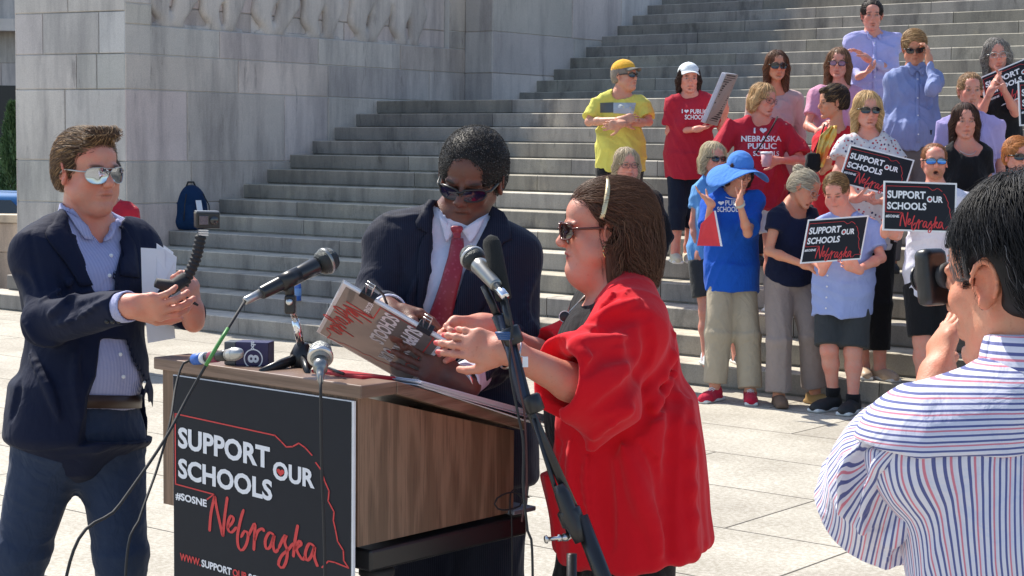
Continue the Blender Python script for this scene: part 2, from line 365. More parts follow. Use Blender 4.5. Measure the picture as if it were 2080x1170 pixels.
def head_ops(S, F, fem=False, jaw=1., fat=0., nose=1., mouth=0., age=0):
    c = F.sc
    def E(p, r, k=.012, m='u'): S.ell(F.p(*p), V(*r) * c, F.R, k * c, m)
    def C(a, b, r1, r2, k=.01, m='u'): S.cap(F.p(*a), F.p(*b), r1 * c, r2 * c, k * c, m)
    E((0, -.018, .035), (.074, .094, .083), .01)
    E((0, .018, -.03), (.060 * jaw, .068, .080), .03)
    E((0, .045, .045), (.055, .045, .045), .02)
    for s in (-1, 1):
        C((s * .05 * jaw, -.005, -.052), (s * .014, .066, -.1), .018 + fat * .5, .014, .025)
        E((s * .036, .062, -.022), (.024 + fat * .4, .02, .022), .018)
        if fat: E((s * .045, .035, -.06), (.024 + fat * .6, .03, .03), .03)
        E((s * .031, .1, .001), (.0185, .015, .011), .012, 's')
        E((s * .031, .079, .0), (.0135, .0125, .0125), .004)
        C((s * .018, .088, .02), (s * .046, .077, .019), .0075 if fem else .0095, .006, .01)
        E((s * .010, .101 * 1, -.033), (.0085 * nose, .010, .0075), .005)
    C((0, .086, .012), (0, .108 * (.97 + .03 * nose), -.027), .0065, .0105 * nose, .010)
    E((0, .077, -.062), (.025, .018, .022), .02)
    for s in (-1, 1): C((s * .019, .096, -.036), (s * .031, .083, -.060),   .0036, .0030, .007, 's'); C((s * .016, .089, .004), (s * .040, .083, -.014), .0016, .0014, .006, 's')
    C((-.020, .094, .036), (.020, .094, .036), .0012, .0012, .006, 's')
    E((0, .077, -.099), (.020 * jaw, .018, .016), .016)
    E((0, .078, -.083), (.02, .01, .006), .008, 's')
    C((-.018, .088, -.0585), (.018, .088, -.0585), .0052, .0052, .005); E((0, .094, -.0575), (.012, .006, .0048), .004)
    C((-.014, .087, -.069 - mouth), (.014, .087, -.069 - mouth), .0062, .0062, .006)
    if mouth: E((0, .094, -.064 - mouth * .5), (.019, .02, .006 + mouth * .45), .004, 's')
    else: C((-.024, .095, -.0637), (.024, .095, -.0637), .0028, .0028, .003, 's')
    for s in (-1, 1):
        Re = F.R @ np.array(Matrix.Rotation(s * -.35, 3, 'Z'))
        S.ell(F.p(s * .076, -.008, -.006), V(.0075, .017, .028) * c, Re, .008 * c); ep = F.p(s * .080, -.009, -.004); ea, eb, ec = Re[:, 1], Re[:, 2], Re[:, 0] * s
        arc = [ep + (ea * (math.cos(t) * .0165) + eb * (math.sin(t) * .028 + .001)) * c + ec * .0045 * c for t in np.linspace(-.35, 3.9, 11)]
        for i_ in range(10): S.cap(arc[i_], arc[i_ + 1], .0036 * c, .0036 * c, .003 * c)
        S.ell(ep - eb * .026 * c + ea * .004 * c, V(.006, .009, .010) * c, Re, .005 * c); S.ell(F.p(s * .086, -.003, -.004), V(.006, .0085, .014) * c, Re, .004 * c, 's')
    if fat: E((0, .03, -.105), (.045, .045, .022 + fat), .03)
def neck_ops(S, F, base, r=.055, k=.02):
    S.cap(F.p(0, -.030, -.045), base, r * F.sc * .92, r * F.sc * 1.08, k)
def hand_ops(S, w, d, n, sc=1., curl=.3, thumb=.4, side=1, spread=.06, rot=None, lens=None, k=.006, fat=1.):
    """wrist, finger direction, palm normal (fingers curl towards it), side: which side the thumb is on; curl 0..1.6 (float or 4)"""
    d = nrm(d); n = nrm(np.asarray(n) - d * (np.asarray(n) @ d)); x = np.cross(d, n) * side; q = sc * 1.
    P = lambda a, b, c: w + (x * a + d * b + n * c) * q
    S.cap(P(0, -.02, 0), P(0, .02, 0), .026 * q * fat, .028 * q * fat, .02)
    R = np.stack([x, d, n], 1); S.ell(P(0, .052, 0), V(.038, .05, .0150) * q * V(1, 1, fat), R, .012)
    S.cap(P(.03, .075, 0), P(-.028, .07, 0), .0125 * q, .0115 * q, .012); S.cap(P(.022, .02, .006), P(.03, .05, .006), .015 * q, .014 * q, .012)
    cu = curl if hasattr(curl, '__len__') else [curl * f for f in (.9, 1, 1.05, 1.1)]
    for i, (bx, by, L, r) in enumerate(((.029, .085, .073, .0082), (.0098, .09, .081, .0084), (-.0098, .086, .075, .0080), (-.028, .077, .06, .0070))):
        a = spread * (1.5 - i) * -1; p = P(bx, by, 0); ang = 0.
        for j, fr in enumerate((.45, .31, .24)):
            ang += cu[i] * (.75, 1., .7)[j]
            dr = (d * math.cos(ang) + n * math.sin(ang)); dr = dr - x * math.sin(a) * math.cos(ang) * 1.; p2 = p + nrm(dr) * L * fr * q
            S.cap(p, p2, r * q * (1, .93, .88)[j] * fat, r * q * (.93, .88, .8)[j] * fat, .004)
            if j < 2: S.ell(p2, V(1, 1, 1) * r * q * (1.0, .96)[j] * fat, None, .003)
            if j == 2: S.tips.append((p2, nrm(dr), nrm(n * math.cos(ang) - d * math.sin(ang)) * -1, r * q))
            p = p2
    p = P(.03, .022, .004); ta = thumb; d1 = nrm(x * math.sin(ta + .5) + d * math.cos(ta + .5) + n * .35); p2 = p + d1 * .042 * q
    d2 = nrm(x * math.sin(ta + .15) + d * math.cos(ta + .15) + n * (.35 + .25)); p3 = p2 + d2 * .033 * q; d3 = nrm(x * math.sin(ta - .1) + d * math.cos(ta - .1) + n * .7); p4 = p3 + d3 * .024 * q
    S.cap(p, p2, .0135 * q, .0112 * q, .01); S.cap(p2, p3, .0108 * q, .0098 * q, .004); S.cap(p3, p4, .0098 * q, .0082 * q, .004)
    return P
def torso_ops(S, J, T, g, inf=0., k=.06):
    c = g['sc']; w, dp, be = g['w'], g['d'], g['belly']; ch, pe = J['chest'], J['pelvis']; R = T.R
    S.ell(ch, V(.150 * w * c + inf, .104 * dp * c + inf, .165 * c + inf), R, k)
    S.ell(lerp(pe, ch, .45) + T.f * be * .5, V((.128 + .5 * be) * w * c + inf, (.092 * dp) * c + be * .6 + inf, .15 * c + inf), R, k)
    S.ell(pe, V(.158 * w * g['hip'] * c + inf, (.108 * dp) * c + be * .15 + inf, .13 * c + inf), R, k)
    for s in 'LR':
        sh = J['s' + s]; S.cap(lerp(J['nb'], sh, .25) - T.z * .015 * c, sh - T.z * .008 * c, .052 * c + inf, .045 * c + inf, k * .6)
        S.cap(J['nb'] + T.z * .02 * c, lerp(J['nb'], sh, .75), .040 * c + inf * .6, .034 * c + inf, k * .7)
        S.cap(lerp(ch, sh, .35) + T.z * .0, lerp(ch, sh, .8), .085 * c + inf, .055 * c + inf, k)
        if g['fem']: S.ell(ch + T.f * (.075 * dp * c) + (T.x * (1 if s == 'R' else -1)) * .068 * c - T.z * .045 * c, V(.062, .055, .06) * c * g['bust'] + inf, R, .04)
def arm_ops(S, J, g, s, inf=0., k=.03):
    c = g['sc'] * g['arm']; S.cap(J['s' + s], J['e' + s], .045 * c + inf, .034 * c + inf, k); m = lerp(J['e' + s], J['w' + s], .28)
    S.cap(J['e' + s], m, .034 * c + inf, .036 * c + inf, k * .6); S.cap(m, J['w' + s], .036 * c + inf, .0235 * c + inf, k * .6)
def leg_ops(S, J, g, s, inf=0., k=.05):
    c = g['sc'] * g['leg']; h, kn, an = J['h' + s], J['k' + s], J['a' + s]
    S.cap(h, kn, .084 * c + inf, .056 * c + inf, k); cf = lerp(kn, an, .32) - J['_f'] * .012; S.cap(kn, cf, .052 * c + inf, .053 * c + inf, .03); S.cap(cf, an, .052 * c + inf, .034 * c + inf, .03)
SKIN = {'light': srgb(226, 180, 158), 'pink': srgb(208, 150, 132), 'ruddy': srgb(200, 142, 122), 'tan': srgb(198, 144, 116), 'dark': srgb(104, 72, 60), 'mid': srgb(198, 150, 126)}
def skin_color(vs, F, base, hairc, g):
    n = len(vs); col = np.tile(np.array(base, float), (n, 1)); r = np.random.default_rng(5)
    L = F.loc(vs)
    nc = np.array(g['nails'][:3]) if g.get('nails') else np.array(base[:3]) * V(1.12, 1.02, 1.0)
    for p_, d_, b_, r_ in g.get('tips', ()):
        q_ = vs - p_ + d_ * r_ * .3; u_ = q_ @ d_; w_ = q_ @ b_; s_ = np.linalg.norm(q_ - u_[:, None] * d_ - w_[:, None] * b_, axis=1); m_ = (w_ > r_ * .35) & (np.abs(u_) < r_ * 1.05) & (s_ < r_ * .8); col[m_, :3] = nc
    def paint(c0, rad, rgb, a=1., soft=.35):
        d = np.sqrt((((L - V(*c0)) / V(*rad)) ** 2).sum(1)); w = np.clip((1 + soft - d) / (2 * soft), 0, 1) * a
        col[:, :3] = col[:, :3] * (1 - w[:, None]) + np.array(rgb[:3]) * w[:, None]
    b = np.array(base[:3]); red = b * V(1.02, .72, .68)
    for s in (-1, 1): paint((s * .042, .07, -.03), (.022, .03, .02), red, .32, .8); paint((s * .08, -.01, -.01), (.012, .025, .034), b * V(1.0, .7, .62), .6, .5)
    paint((0, .11, -.026), (.014, .016, .014), red, .3, .7)
    if g.get('beard'): 
        paint((0, .06, -.085), (.062, .07, .04), lerp(b, hairc[:3], g['beard']), .85, .3); paint((0, .1, -.052), (.03, .02, .008), lerp(b, hairc[:3], g['beard']), .7, .4)
    lip = b * (V(.88, .58, .55) if g['fem'] else V(.86, .66, .60)); lip = np.array(g['lip'][:3]) if g.get('lip') else lip
    m = g.get('mouth', 0)
    paint((0, .095, -.064 - m * .5), (.022, .014, .0095 + m * .6), lip, .9 if g['fem'] or g.get('lip') else .6, .25)
    if not m: paint((0, .092, -.0637), (.024, .02, .0022), b * .3, .75, .5)
    if m: paint((0, .08, -.064 - m * .5), (.016, .022, .004 + m * .42), (.03, .008, .008), 1, .15)
    br = np.array(hairc[:3]) * (.8 if g.get('brow') is None else 1) if g.get('brow') is None else np.array(g['brow'][:3])
    for s in (-1, 1):
        paint((s * .033, .09, .021), (.0195, .02, .0052), br, .9, .35)
        if g.get('eyes', 1):
            paint((s * .031, .088, .001), (.0165, .02, .0085), b * .55, .8, .4); paint((s * .031, .088, .001), (.0145, .02, .0066), b * .22, .9, .3); paint((s * .031, .09, -.001), (.0105, .02, .0036), (.42, .38, .36), 1, .2)
            paint((s * .031, .09, -.001), (.0048, .02, .0048), g.get('iris', (.05, .035, .03)), 1, .2)
    return col
# ---- hair
def hair_sdf(F, style, th=.012, length=.16, vol=1.):
    S = SDF(); c = F.sc
    def E(p, r, k=.012, m='u'): S.ell(F.p(*p), V(*r) * c, F.R, k * c, m)
    def C(a, b, r1, r2, k=.01, m='u'): S.cap(F.p(*a), F.p(*b), r1 * c, r2 * c, k * c, m)
    t = th
    E((0, -.022, .036), (.076 + t, .096 + t, .083 + t))
    E((0, -.05, -.01), (.070 + t * .7, .062 + t, .075), .02)
    if style in ('long', 'bob'):
        for s in (-1, 1):
            C((s * .062, .018, .055), (s * (.078 + t * .3), -.004, -.02), .024 * vol, .026 * vol, .02)
            C((s * .078, -.01, -.02), (s * (.078 + .1 * t), -.012, -length), .028 * vol, .02 * vol, .02)
            C((s * .05, -.06, -.03), (s * .055, -.07, -length), .04 * vol, .026 * vol, .03)
        C((0, -.085, -.02), (0, -.095, -length), .05 * vol, .034 * vol, .03)
    if style == 'bun': E((-.01, -.10, .095), (.043, .040, .036), .01)
    if style == 'pixie': E((0, -.03, .06), (.082, .09, .075), .02); C((-.03, .07, .09), (.03, .07, .095), .016, .016, .02)
    if style == 'quiff': C((-.035, .062, .106), (.035, .062, .106), .016, .018, .02); C((-.03, .03, .12), (.03, .03, .12), .012, .012, .02)
    # face opening
    fz = {'bald': .02, 'high': .1}.get(style, .078)
    if style in ('long', 'bob'):
        E((0, .12, -.045), (.060, .1, .118), .012, 's'); E((0, .06, -.16), (.05, .07, .12), .02, 's')
    else:
        E((0, .125, -.02), (.064, .085, fz + .022 if style != 'high' else .13), .01, 's'); S.box(F.p(0, .085, -.06), V(.12, .075, .062) * c, F.R, .01, .01, 's')
        S.box(F.p(0, 0, -.15), V(.15, .15, .095) * c, F.R, .02, .01, 's')
        for s in (-1, 1): E((s * .09, -.002, -.022), (.022, .024, .040), .006, 's')
    return S
def strands(S, F, vs, fs, n, length, width, color, var=.35, steps=7, flow='down', lift=.002, wave=0., seed=3, mask=None, hl=None, droop=.0):
    r = np.random.default_rng(seed); ce = vs[fs].mean(1)
    if mask is not None: ce = ce[mask(F.loc(ce))]
    if not len(ce): return None
    P = ce[r.integers(0, len(ce), n)] + r.normal(size=(n, 3)) * .002; h = .003; c = F.sc
    W_ = width * r.uniform(.6, 1.2, n); Ls = length * r.uniform(.6, 1.15, n); step = Ls / steps; out = []; ph = r.uniform(0, 6, n); jit = r.normal(size=(n, 3)) * .07
    lev = lift * r.uniform(.2, 1.6, n)
    for i in range(steps + 1):
        G = np.stack([S.eval(P + e) - S.eval(P - e) for e in np.eye(3) * h], 1); G /= (np.linalg.norm(G, axis=1)[:, None] + 1e-9)
        d0 = S.eval(P); P = P + G * ((lev + lift * .5 * i / steps) - d0)[:, None].clip(-.02, .02); out.append((P.copy(), G.copy())); L = F.loc(P)
        if flow == 'down': D = -np.tile(F.z, (n, 1)); Q = (L - V(0, -.01, .12)) * V(1, .7, 0); D = D * np.clip(1.2 - L[:, 2:3] * 8, .05, 1) + (Q @ F.R.T) * 14
        elif flow == 'fwd': Q = (L - V(0, -.08, .08)) * V(.6, 1, 0); D = (Q @ F.R.T) * 10 - F.z * np.clip(.6 - L[:, 2:3] * 8, 0, 1.5)
        elif flow == 'side': D = np.tile(F.x, (n, 1)) * 1. - F.z * np.clip(.7 - L[:, 2:3] * 7, .0, 2) - F.f * .3
        elif flow == 'back': D = -np.tile(F.f, (n, 1)) * 1. - F.z * np.clip(.8 - L[:, 2:3] * 8, .0, 2) + F.x * L[:, 0:1] * 3
        elif flow == 'up': D = G * .8 + (np.tile(F.z, (n, 1)) * .4 + F.f * .2)
        else: D = r.normal(size=(n, 3))
        D = D + jit * 1.5 + (np.sin(ph + i * 1.1)[:, None] * np.cross(G, D)) * wave
        if flow != 'up': D = D - G * (D * G).sum(1)[:, None]
        D /= (np.linalg.norm(D, axis=1)[:, None] + 1e-9)
        if flow == 'up': lev = lev + step
        P = P + D * step[:, None]
    m = steps + 1; K = 3; VS = np.zeros((n, m, K, 3)); 
    for i in range(m):
        A, G = out[i]; B = out[min(i + 1, m - 1)][0] - out[max(i - 1, 0)][0]; B /= (np.linalg.norm(B, axis=1)[:, None] + 1e-9); X = np.cross(B, G); X /= (np.linalg.norm(X, axis=1)[:, None] + 1e-9)
        w = (W_ * (1 - .85 * (i / steps) ** 2))[:, None]
        VS[:, i, 0] = A - X * w; VS[:, i, 1] = A + G * w * .7; VS[:, i, 2] = A + X * w
    id_ = np.arange(n * m * K).reshape(n, m, K); q = []
    for k in range(K): k2 = (k + 1) % K; q.append(np.stack([id_[:, :-1, k], id_[:, :-1, k2], id_[:, 1:, k2], id_[:, 1:, k]], -1).reshape(-1, 4))
    b = np.clip(1 + var * r.normal(size=n), .35, 2.2); col = np.array(color[:3])[None] * b[:, None]
    if hl is not None: s = (r.random(n) < hl[1])[:, None]; col = np.where(s, np.array(hl[0][:3])[None] * b[:, None], col)
    C = np.ones((n, m, K, 4)); C[..., :3] = col[:, None, None, :]
    return VS.reshape(-1, 3), np.concatenate(q), C.reshape(-1, 4)
def make_hair(F, parent, style, color, res=.006, n=700, length=.05, width=.003, flow='down', th=.012, hlen=.16, vol=1., extra=None, name='hair', wave=0., lift=.002, hl=None, var=.2, seed=3, mask=None, hk=None):
    if width >= .003: width *= .55; n = int(n * 2.2); hl = None if hl is None else (lerp(np.array(color[:3]), np.array(hl[0][:3]), .6), hl[1])
    S = hair_sdf(F, style, th, hlen, vol)
    if extra: extra(S)
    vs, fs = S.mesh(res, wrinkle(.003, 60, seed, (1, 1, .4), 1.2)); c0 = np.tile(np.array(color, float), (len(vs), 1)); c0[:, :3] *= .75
    st = strands(S, F, vs, fs, n, length, width, color, flow=flow, wave=wave, lift=lift, hl=hl, var=var, seed=seed, mask=mask) if n else None
    hv, hf = vs, fs
    if st is not None: fs = np.concatenate([fs, st[1] + len(vs)]); vs = np.concatenate([vs, st[0]]); c0 = np.concatenate([c0, st[2]])
    if n and flow != 'none' and style != 'high':
        st = strands(S, F, hv, hf, max(40, n // 22), length * .9, width * .45, color, flow=flow, wave=max(wave, .5), lift=.009, var=.3, seed=seed + 5, mask=mask, steps=6)
        if st is not None: fs = np.concatenate([fs, st[1] + len(vs)]); vs = np.concatenate([vs, st[0]]); c0 = np.concatenate([c0, st[2]])
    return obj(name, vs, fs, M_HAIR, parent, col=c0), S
# ---- eyewear
def glasses(F, parent, kind='sun', frame=None, lens=None, w=.026, h=.019, name=None, drop=0., rim=.0016, tm=None):
    frame = frame or M_FRAME; lens = lens or M_LENS; fb = MB(); lb = MB(); tbs = []
    for s in (-1, 1):
        pts = []
        for k in range(20):
            a = 2 * math.pi * k / 20; cx, cz = math.cos(a), math.sin(a); ex = .75 if kind != 'round' else 1.
            x = w * math.copysign(abs(cx) ** ex, cx); z = h * math.copysign(abs(cz) ** ex, cz)
            if kind == 'aviator': x *= 1 - .22 * (cz < 0) * abs(cz) + .0; z *= 1.12 if cz < 0 else .85; x += -.004 * s * max(0, -cz) * -1
            X = s * .0335 + x; pts.append(F.p(X, .108 - 9 * max(0, abs(X) - .01) ** 2 * 1.1, z - .002 - drop))
        c0 = np.mean(pts, 0) + F.f * .0015 * F.sc; n = len(pts)
        lb.add([c0] + pts + [c0 - F.f * .003] + [p - F.f * .002 for p in pts], [(0, 1 + k, 1 + (k + 1) % n) for k in range(n)] + [(n + 1, n + 2 + (k + 1) % n, n + 2 + k) for k in range(n)])
        fb.tube(pts + [pts[0]], rim * F.sc, 6)
    fb.tube([F.p(-.0095, .109, .004 - drop), F.p(0, .1125, .007 - drop), F.p(.0095, .109, .004 - drop)], rim * F.sc, 6)
    if kind == 'aviator': fb.tube([F.p(-.02, .1085, .0155), F.p(0, .111, .0165), F.p(.02, .1085, .0155)], rim * .8, 6)
    for s in (-1, 1):
        tb = MB(); tb.tube([F.p(s * (.0335 + w), .102 - .018, .006 - drop), F.p(s * .074, .07, .006 - drop * .8), F.p(s * .083, .0, .008), F.p(s * .084, -.018, -.004)], (.0022 if kind == 'sun' else .0013) * F.sc, 6, squash=1.8)
        tbs.append(tb)
    o = fb.build(name or ('eyeglasses' if kind in ('clear', 'round') else 'sunglasses'), frame, parent, smooth=True)
    lo = lb.build('lens', lens, None, smooth=True); reparent(lo, o)
    for tb in tbs: to = tb.build('temple', tm or frame, None, smooth=True); reparent(to, o)
    return o
def reparent(o, parent):
    o.parent = parent; o.location = Vector(o.location) - Vector(base_of(parent))
def mk_clear():
    m, t, b = newmat('clear_lens'); b.inputs['Base Color'].default_value = (.9, .92, .95, 1); b.inputs['Roughness'].default_value = .03; b.inputs['Transmission Weight'].default_value = 1; b.inputs['IOR'].default_value = 1.05
    b.inputs['Alpha'].default_value = .35; return m
M_CLEAR = mk_clear(); M_MIRR = plain('mirror_lens', (.42, .45, .5, 1), .05, 1); M_MIRB = plain('blue_mirror_lens', (.12, .24, .5, 1), .07, 1)
DEF = dict(w=1., d=1., belly=0., hip=1., arm=1., leg=1., fem=False, bust=1., jaw=1., fat=0., nose=1., mouth=0.)
def fit(g, sc): q = dict(DEF); q.update(g); q['sc'] = sc; return q
def skeleton(D, head, yaw, zf, sh=None, g=None, jn={}, tyaw=None, lean=(0, 0), foot=None, pel=None):
    """head: world head centre; jn: joint -> (px, py, depth offset) or world vector"""
    W3 = lambda q: pt(q[0], q[1], D + (q[2] if len(q) > 2 else 0)) if not isinstance(q, np.ndarray) else q
    sc = g['sc']; J = {}; ty = yaw if tyaw is None else tyaw; T0 = Fr(head, ty); J['_f'] = T0.f
    for s, q in (('L', -1), ('R', 1)):
        J['s' + s] = W3(jn['s' + s]) if 's' + s in jn else head + T0.x * q * .175 * sc * g['w'] - V(0, 0, .26 * sc) - T0.f * .02
    ms = (J['sL'] + J['sR']) / 2; J['nb'] = ms + V(0, 0, .062 * sc) - T0.f * .028
    J['pelvis'] = W3(pel) if pel is not None else V(ms[0] - T0.f[0] * lean[1] - T0.x[0] * lean[0], ms[1] - T0.f[1] * lean[1] - T0.x[1] * lean[0], zf + (ms[2] - zf) * .635)
    up = nrm(ms - J['pelvis']); x = nrm(J['sR'] - J['sL']); T = frame_axes(J['pelvis'], x, up)
    J['chest'] = lerp(J['pelvis'], ms, .70)
    fx = T0.x
    for s, q in (('L', -1), ('R', 1)):
        J['e' + s] = W3(jn['e' + s]) if 'e' + s in jn else J['s' + s] + V(0, 0, -.285 * sc) + fx * q * .045 - T0.f * .02
        J['w' + s] = W3(jn['w' + s]) if 'w' + s in jn else J['e' + s] + V(0, 0, -.245 * sc) + T0.f * .06
        J['h' + s] = J['pelvis'] + fx * q * .085 * sc * g['hip'] - V(0, 0, .05 * sc)
        a = jn.get('a' + s); J['a' + s] = W3(a) if a is not None else V(*(J['h' + s] + fx * q * .03)[:2], zf + .085)
        kk = jn.get('k' + s); J['k' + s] = W3(kk) if kk is not None else lerp(J['h' + s], J['a' + s], .5) + T0.f * .025
    return J, T
def shoe(parent, a, zf, yaw, mat, sole=None, sc=1., res=.007, kind='shoe', name='shoe'):
    T = Fr(V(a[0], a[1], zf), yaw, sc=sc); S = SDF(); hw = .036
    S.ell(T.p(0, -.025, .04), V(.034, .045, .045) * sc, T.R, .02); S.ell(T.p(0, .11, .03), V(.043, .075, .034) * sc, T.R, .04); S.cap(T.p(0, -.01, .05), T.p(0, .09, .035), .036 * sc, .032 * sc, .03)
    if kind != 'flat': S.cap(T.p(0, -.01, .05), T.p(0, -.01, .085), .035 * sc, .036 * sc, .02)
    S.box(T.p(0, .05, .01), V(.038, .125, .014) * sc, T.R, .012, .02); S.cut(T.p(0, 0, .0025), V(0, 0, -1))
    if kind in ('flat', 'sandal'): S.ell(T.p(0, .0, .085), V(.030, .055, .045) * sc, T.R, .01, 's')
    vs, fs = S.mesh(res); o = obj(name, vs, fs, mat, parent)
    if sole is not None:
        S2 = SDF(); S2.box(T.p(0, .05, .012), V(.043, .13, .013) * sc, T.R, .012, .01); v2, f2 = S2.mesh(res); o2 = obj('sole', v2, f2, sole, None); reparent(o2, o)
    if kind == 'laced':
        b = MB()
        for i in range(5): y = .035 + i * .014; z = .088 - i * .007; b.tube([T.p(-.022, y, z - .008), T.p(0, y + .004, z + .001), T.p(.022, y, z - .008)], .0032, 5)
        o3 = b.build('laces', M_WHITE, None, smooth=True); reparent(o3, o)
    return o
def build_person(spec):
    """generic clothed figure; returns dict with the root and bvhs"""
    D = spec['D']; n = spec.get('lev', 0); zf = n * RISE; hp = spec['head']; ctr = pt(hp[0], hp[1], D); yaw = spec.get('yaw', 0)
    topz = ctr[2] + .118; hgt = topz - zf if not spec.get('hgt') else spec['hgt']; sc = spec.get('sc', min(1.06, max(.9, hgt / 1.72)))
    g = fit(spec.get('g', {}), sc); res = spec.get('res', .0085)
    J, T = skeleton(D, ctr, yaw, zf, g=g, jn=spec.get('j', {}), tyaw=spec.get('tyaw'), lean=spec.get('lean', (0, 0)), pel=spec.get('pel'))
    Fh = Fr(ctr, yaw, spec.get('pitch', 0), spec.get('roll', 0), spec.get('hs', sc * .5 + .46)); skin = SKIN[spec.get('skin', 'light')]
    base = V(J['pelvis'][0], J['pelvis'][1], zf)
    S = SDF(); head_ops(S, Fh, g['fem'], g['jaw'], g['fat'], g['nose'], g['mouth']); neck_ops(S, Fh, J['nb'], spec.get('neckr', .045 if g['fem'] else .054))
    torso_ops(S, J, T, g, -.012); hands = spec.get('hands', {})
    for s in 'LR':
        arm_ops(S, J, g, s, -.006 if (spec.get('top') or {}).get('sleeve', 0) > 1 else -.004); leg_ops(S, J, g, s); h = hands.get(s, {}); dr = J['w' + s] - J['e' + s] if 'd' not in h else V(*h['d'])
        hand_ops(S, J['w' + s], dr, V(*h['n']) if 'n' in h else T.x * (-1 if s == 'R' else 1), sc * (.93 if g['fem'] else 1.), h.get('curl', .3), h.get('thumb', .35), h.get('side', 1 if s == 'R' else -1), h.get('spread', .05))
        an = J['a' + s]; fy = math.radians(spec.get('fyaw', {}).get(s, yaw * .5)); ff = V(math.sin(fy), -math.cos(fy), 0); S.cap(V(an[0], an[1], zf + .045), V(an[0], an[1], zf + .035) + ff * .13, .03, .022, .03); S.cap(an, V(an[0], an[1], zf + .05), .034, .033, .02)
    vs, fs = S.mesh(spec.get('bres', res)); hc = spec.get('hairc', srgb(90, 65, 50)); gg = dict(g); gg.update(spec.get('face', {})); gg['tips'] = S.tips
    root = obj('person', vs, fs, M_SKIN, None, base, col=skin_color(vs, Fh, skin, hc, gg)); tag(root, spec['label'], 'person', spec.get('group', None))
    out = dict(root=root, J=J, T=T, F=Fh, g=g)
    # --- lower garment
    b = spec.get('bottom')
    if b:
        Sb = SDF(); inf = b.get('inf', .016); c = sc; S0 = V(.158 * g['w'] * g['hip'] * c + inf, .108 * g['d'] * c + inf + g['belly'] * .15, .13 * c + inf)
        Sb.ell(J['pelvis'], S0, T.R, .05); Sb.ell(lerp(J['pelvis'], J['chest'], .3), S0 * V(.88, .95, .8), T.R, .05)
        for s in 'LR':
            h, kn, an = J['h' + s], J['k' + s], J['a' + s]; fr = b['leg']; lc = c * g['leg']; r0, rk, ra = .088 * lc + inf, b.get('rk', .058 * lc + inf), b.get('ra', .048 * lc + inf)
            if fr <= 1: e = lerp(h, kn, fr); Sb.cyl(h, e, r0, lerp(r0, rk, fr) + b.get('flare', .012), .03)
            else: e = lerp(kn, an, fr - 1); Sb.cap(h, kn, r0, rk, .04); Sb.cyl(lerp(kn, an, -.02), e, rk, lerp(rk, ra, fr - 1) if fr <= 1.97 else ra, .03)
        zt = lerp(J['pelvis'], J['chest'], b.get('top', .35 if (spec.get('top') or {}).get('hem', 0) > -.06 else .02)); Sb.cut(zt, T.z)
        vb, fb = Sb.mesh(res, wsum(wrinkle(b.get('amp', .008) * 1.5, 15, zlib.crc32(spec['label'].encode()) % 999, (1, 1, .45)), wrinkle(.004, 32, 5, (1, 1, .8)))); out['bot'] = obj(b.get('name', 'trousers'), vb, fb, b['mat'], root)
    # --- upper garment
    t = spec.get('top')
    if t:
        St = SDF(); inf = t.get('inf', .014); torso_ops(St, J, T, g, inf)
        St.ell(lerp(J['pelvis'], J['chest'], .35) + T.f * g['belly'] * .35, V(.15 * g['w'] * sc + inf + t.get('loose', .01) + g['belly'] * .5, .115 * g['d'] * sc + inf + g['belly'] * .5, .24 * sc), T.R, .06)
        hem = J['pelvis'] + T.z * t.get('hem', -.05) * sc
        he = V(.146 * g['w'] * g['hip'] * sc + inf + t.get('loose', .01), .112 * g['d'] * sc + inf + t.get('loose', .01) + g['belly'] * .4, .1); St.cut(hem, -T.z)
        if t.get('hem', -.05) < -.02: St.cyl(lerp(J['pelvis'], J['chest'], .2), hem, he[0] * .97, he[0] * 1.02, .05, flat=he[1] / he[0], fdir=T.f)
        nk = t.get('neck', 'crew'); ln = J['nb'] + T.z * .03
        if nk == 'crew': St.cyl(J['nb'] + T.f * .012 - T.z * .005, Fh.p(0, .0, -.05), .066 * sc, .09 * sc, .008, 's'); St.ell(J['nb'] + T.f * .05 + T.z * .012, V(.058, .055, .04) * sc, T.R, .01, 's')
        if nk == 'vee': St.cyl(J['nb'] + T.f * .012 - T.z * .005, Fh.p(0, .0, -.05), .068 * sc, .09 * sc, .008, 's'); St.cap(J['nb'] + T.f * .09 + T.z * .03, J['nb'] + T.f * .13 - T.z * t.get('vd', .08), .055 * sc, .012, .01, 's')
        if nk == 'scoop': St.ell(J['nb'] + T.f * .07 - T.z * .005, V(.085, .08, .085) * sc, T.R, .01, 's'); St.cyl(J['nb'] - T.z * .005, Fh.p(0, 0, -.05), .068 * sc, .09 * sc, .008, 's')
        if nk == 'collar': St.cyl(J['nb'] - T.z * .01, lerp(J['nb'], Fh.p(0, -.01, -.06), .62), .072 * sc, .066 * sc, .01, rnd=.008); St.cyl(J['nb'] + T.z * .015, Fh.p(0, .02, .0), .057 * sc, .062 * sc, .004, 's'); St.cap(J['nb'] + T.f * .075 + T.z * .07, J['nb'] + T.f * .095 - T.z * .045, .026, .006, .006, 's')
        fr = t.get('sleeve', .55)
        for s in 'LR':
            if fr <= 0: continue
            sh, el, wr_ = J['s' + s], J['e' + s], J['w' + s]; ac = sc * g['arm']; lo = t.get('sl', .014)
            if fr <= 1: St.cyl(lerp(sh, el, -.08), lerp(sh, el, fr), .050 * ac + inf, .044 * ac + inf + lo * .9, .03)
            else:
                St.cap(sh, el, .052 * ac + inf, .046 * ac + inf, .03); en = lerp(el, wr_, min(fr - 1, 1.02)); St.cyl(lerp(el, wr_, -.05), en, .042 * ac + inf, (.036 * ac + inf) * (.85 if fr > 1.8 else 1.05), .03)
        sd_ = (zlib.crc32(spec['label'].encode()) % 997)
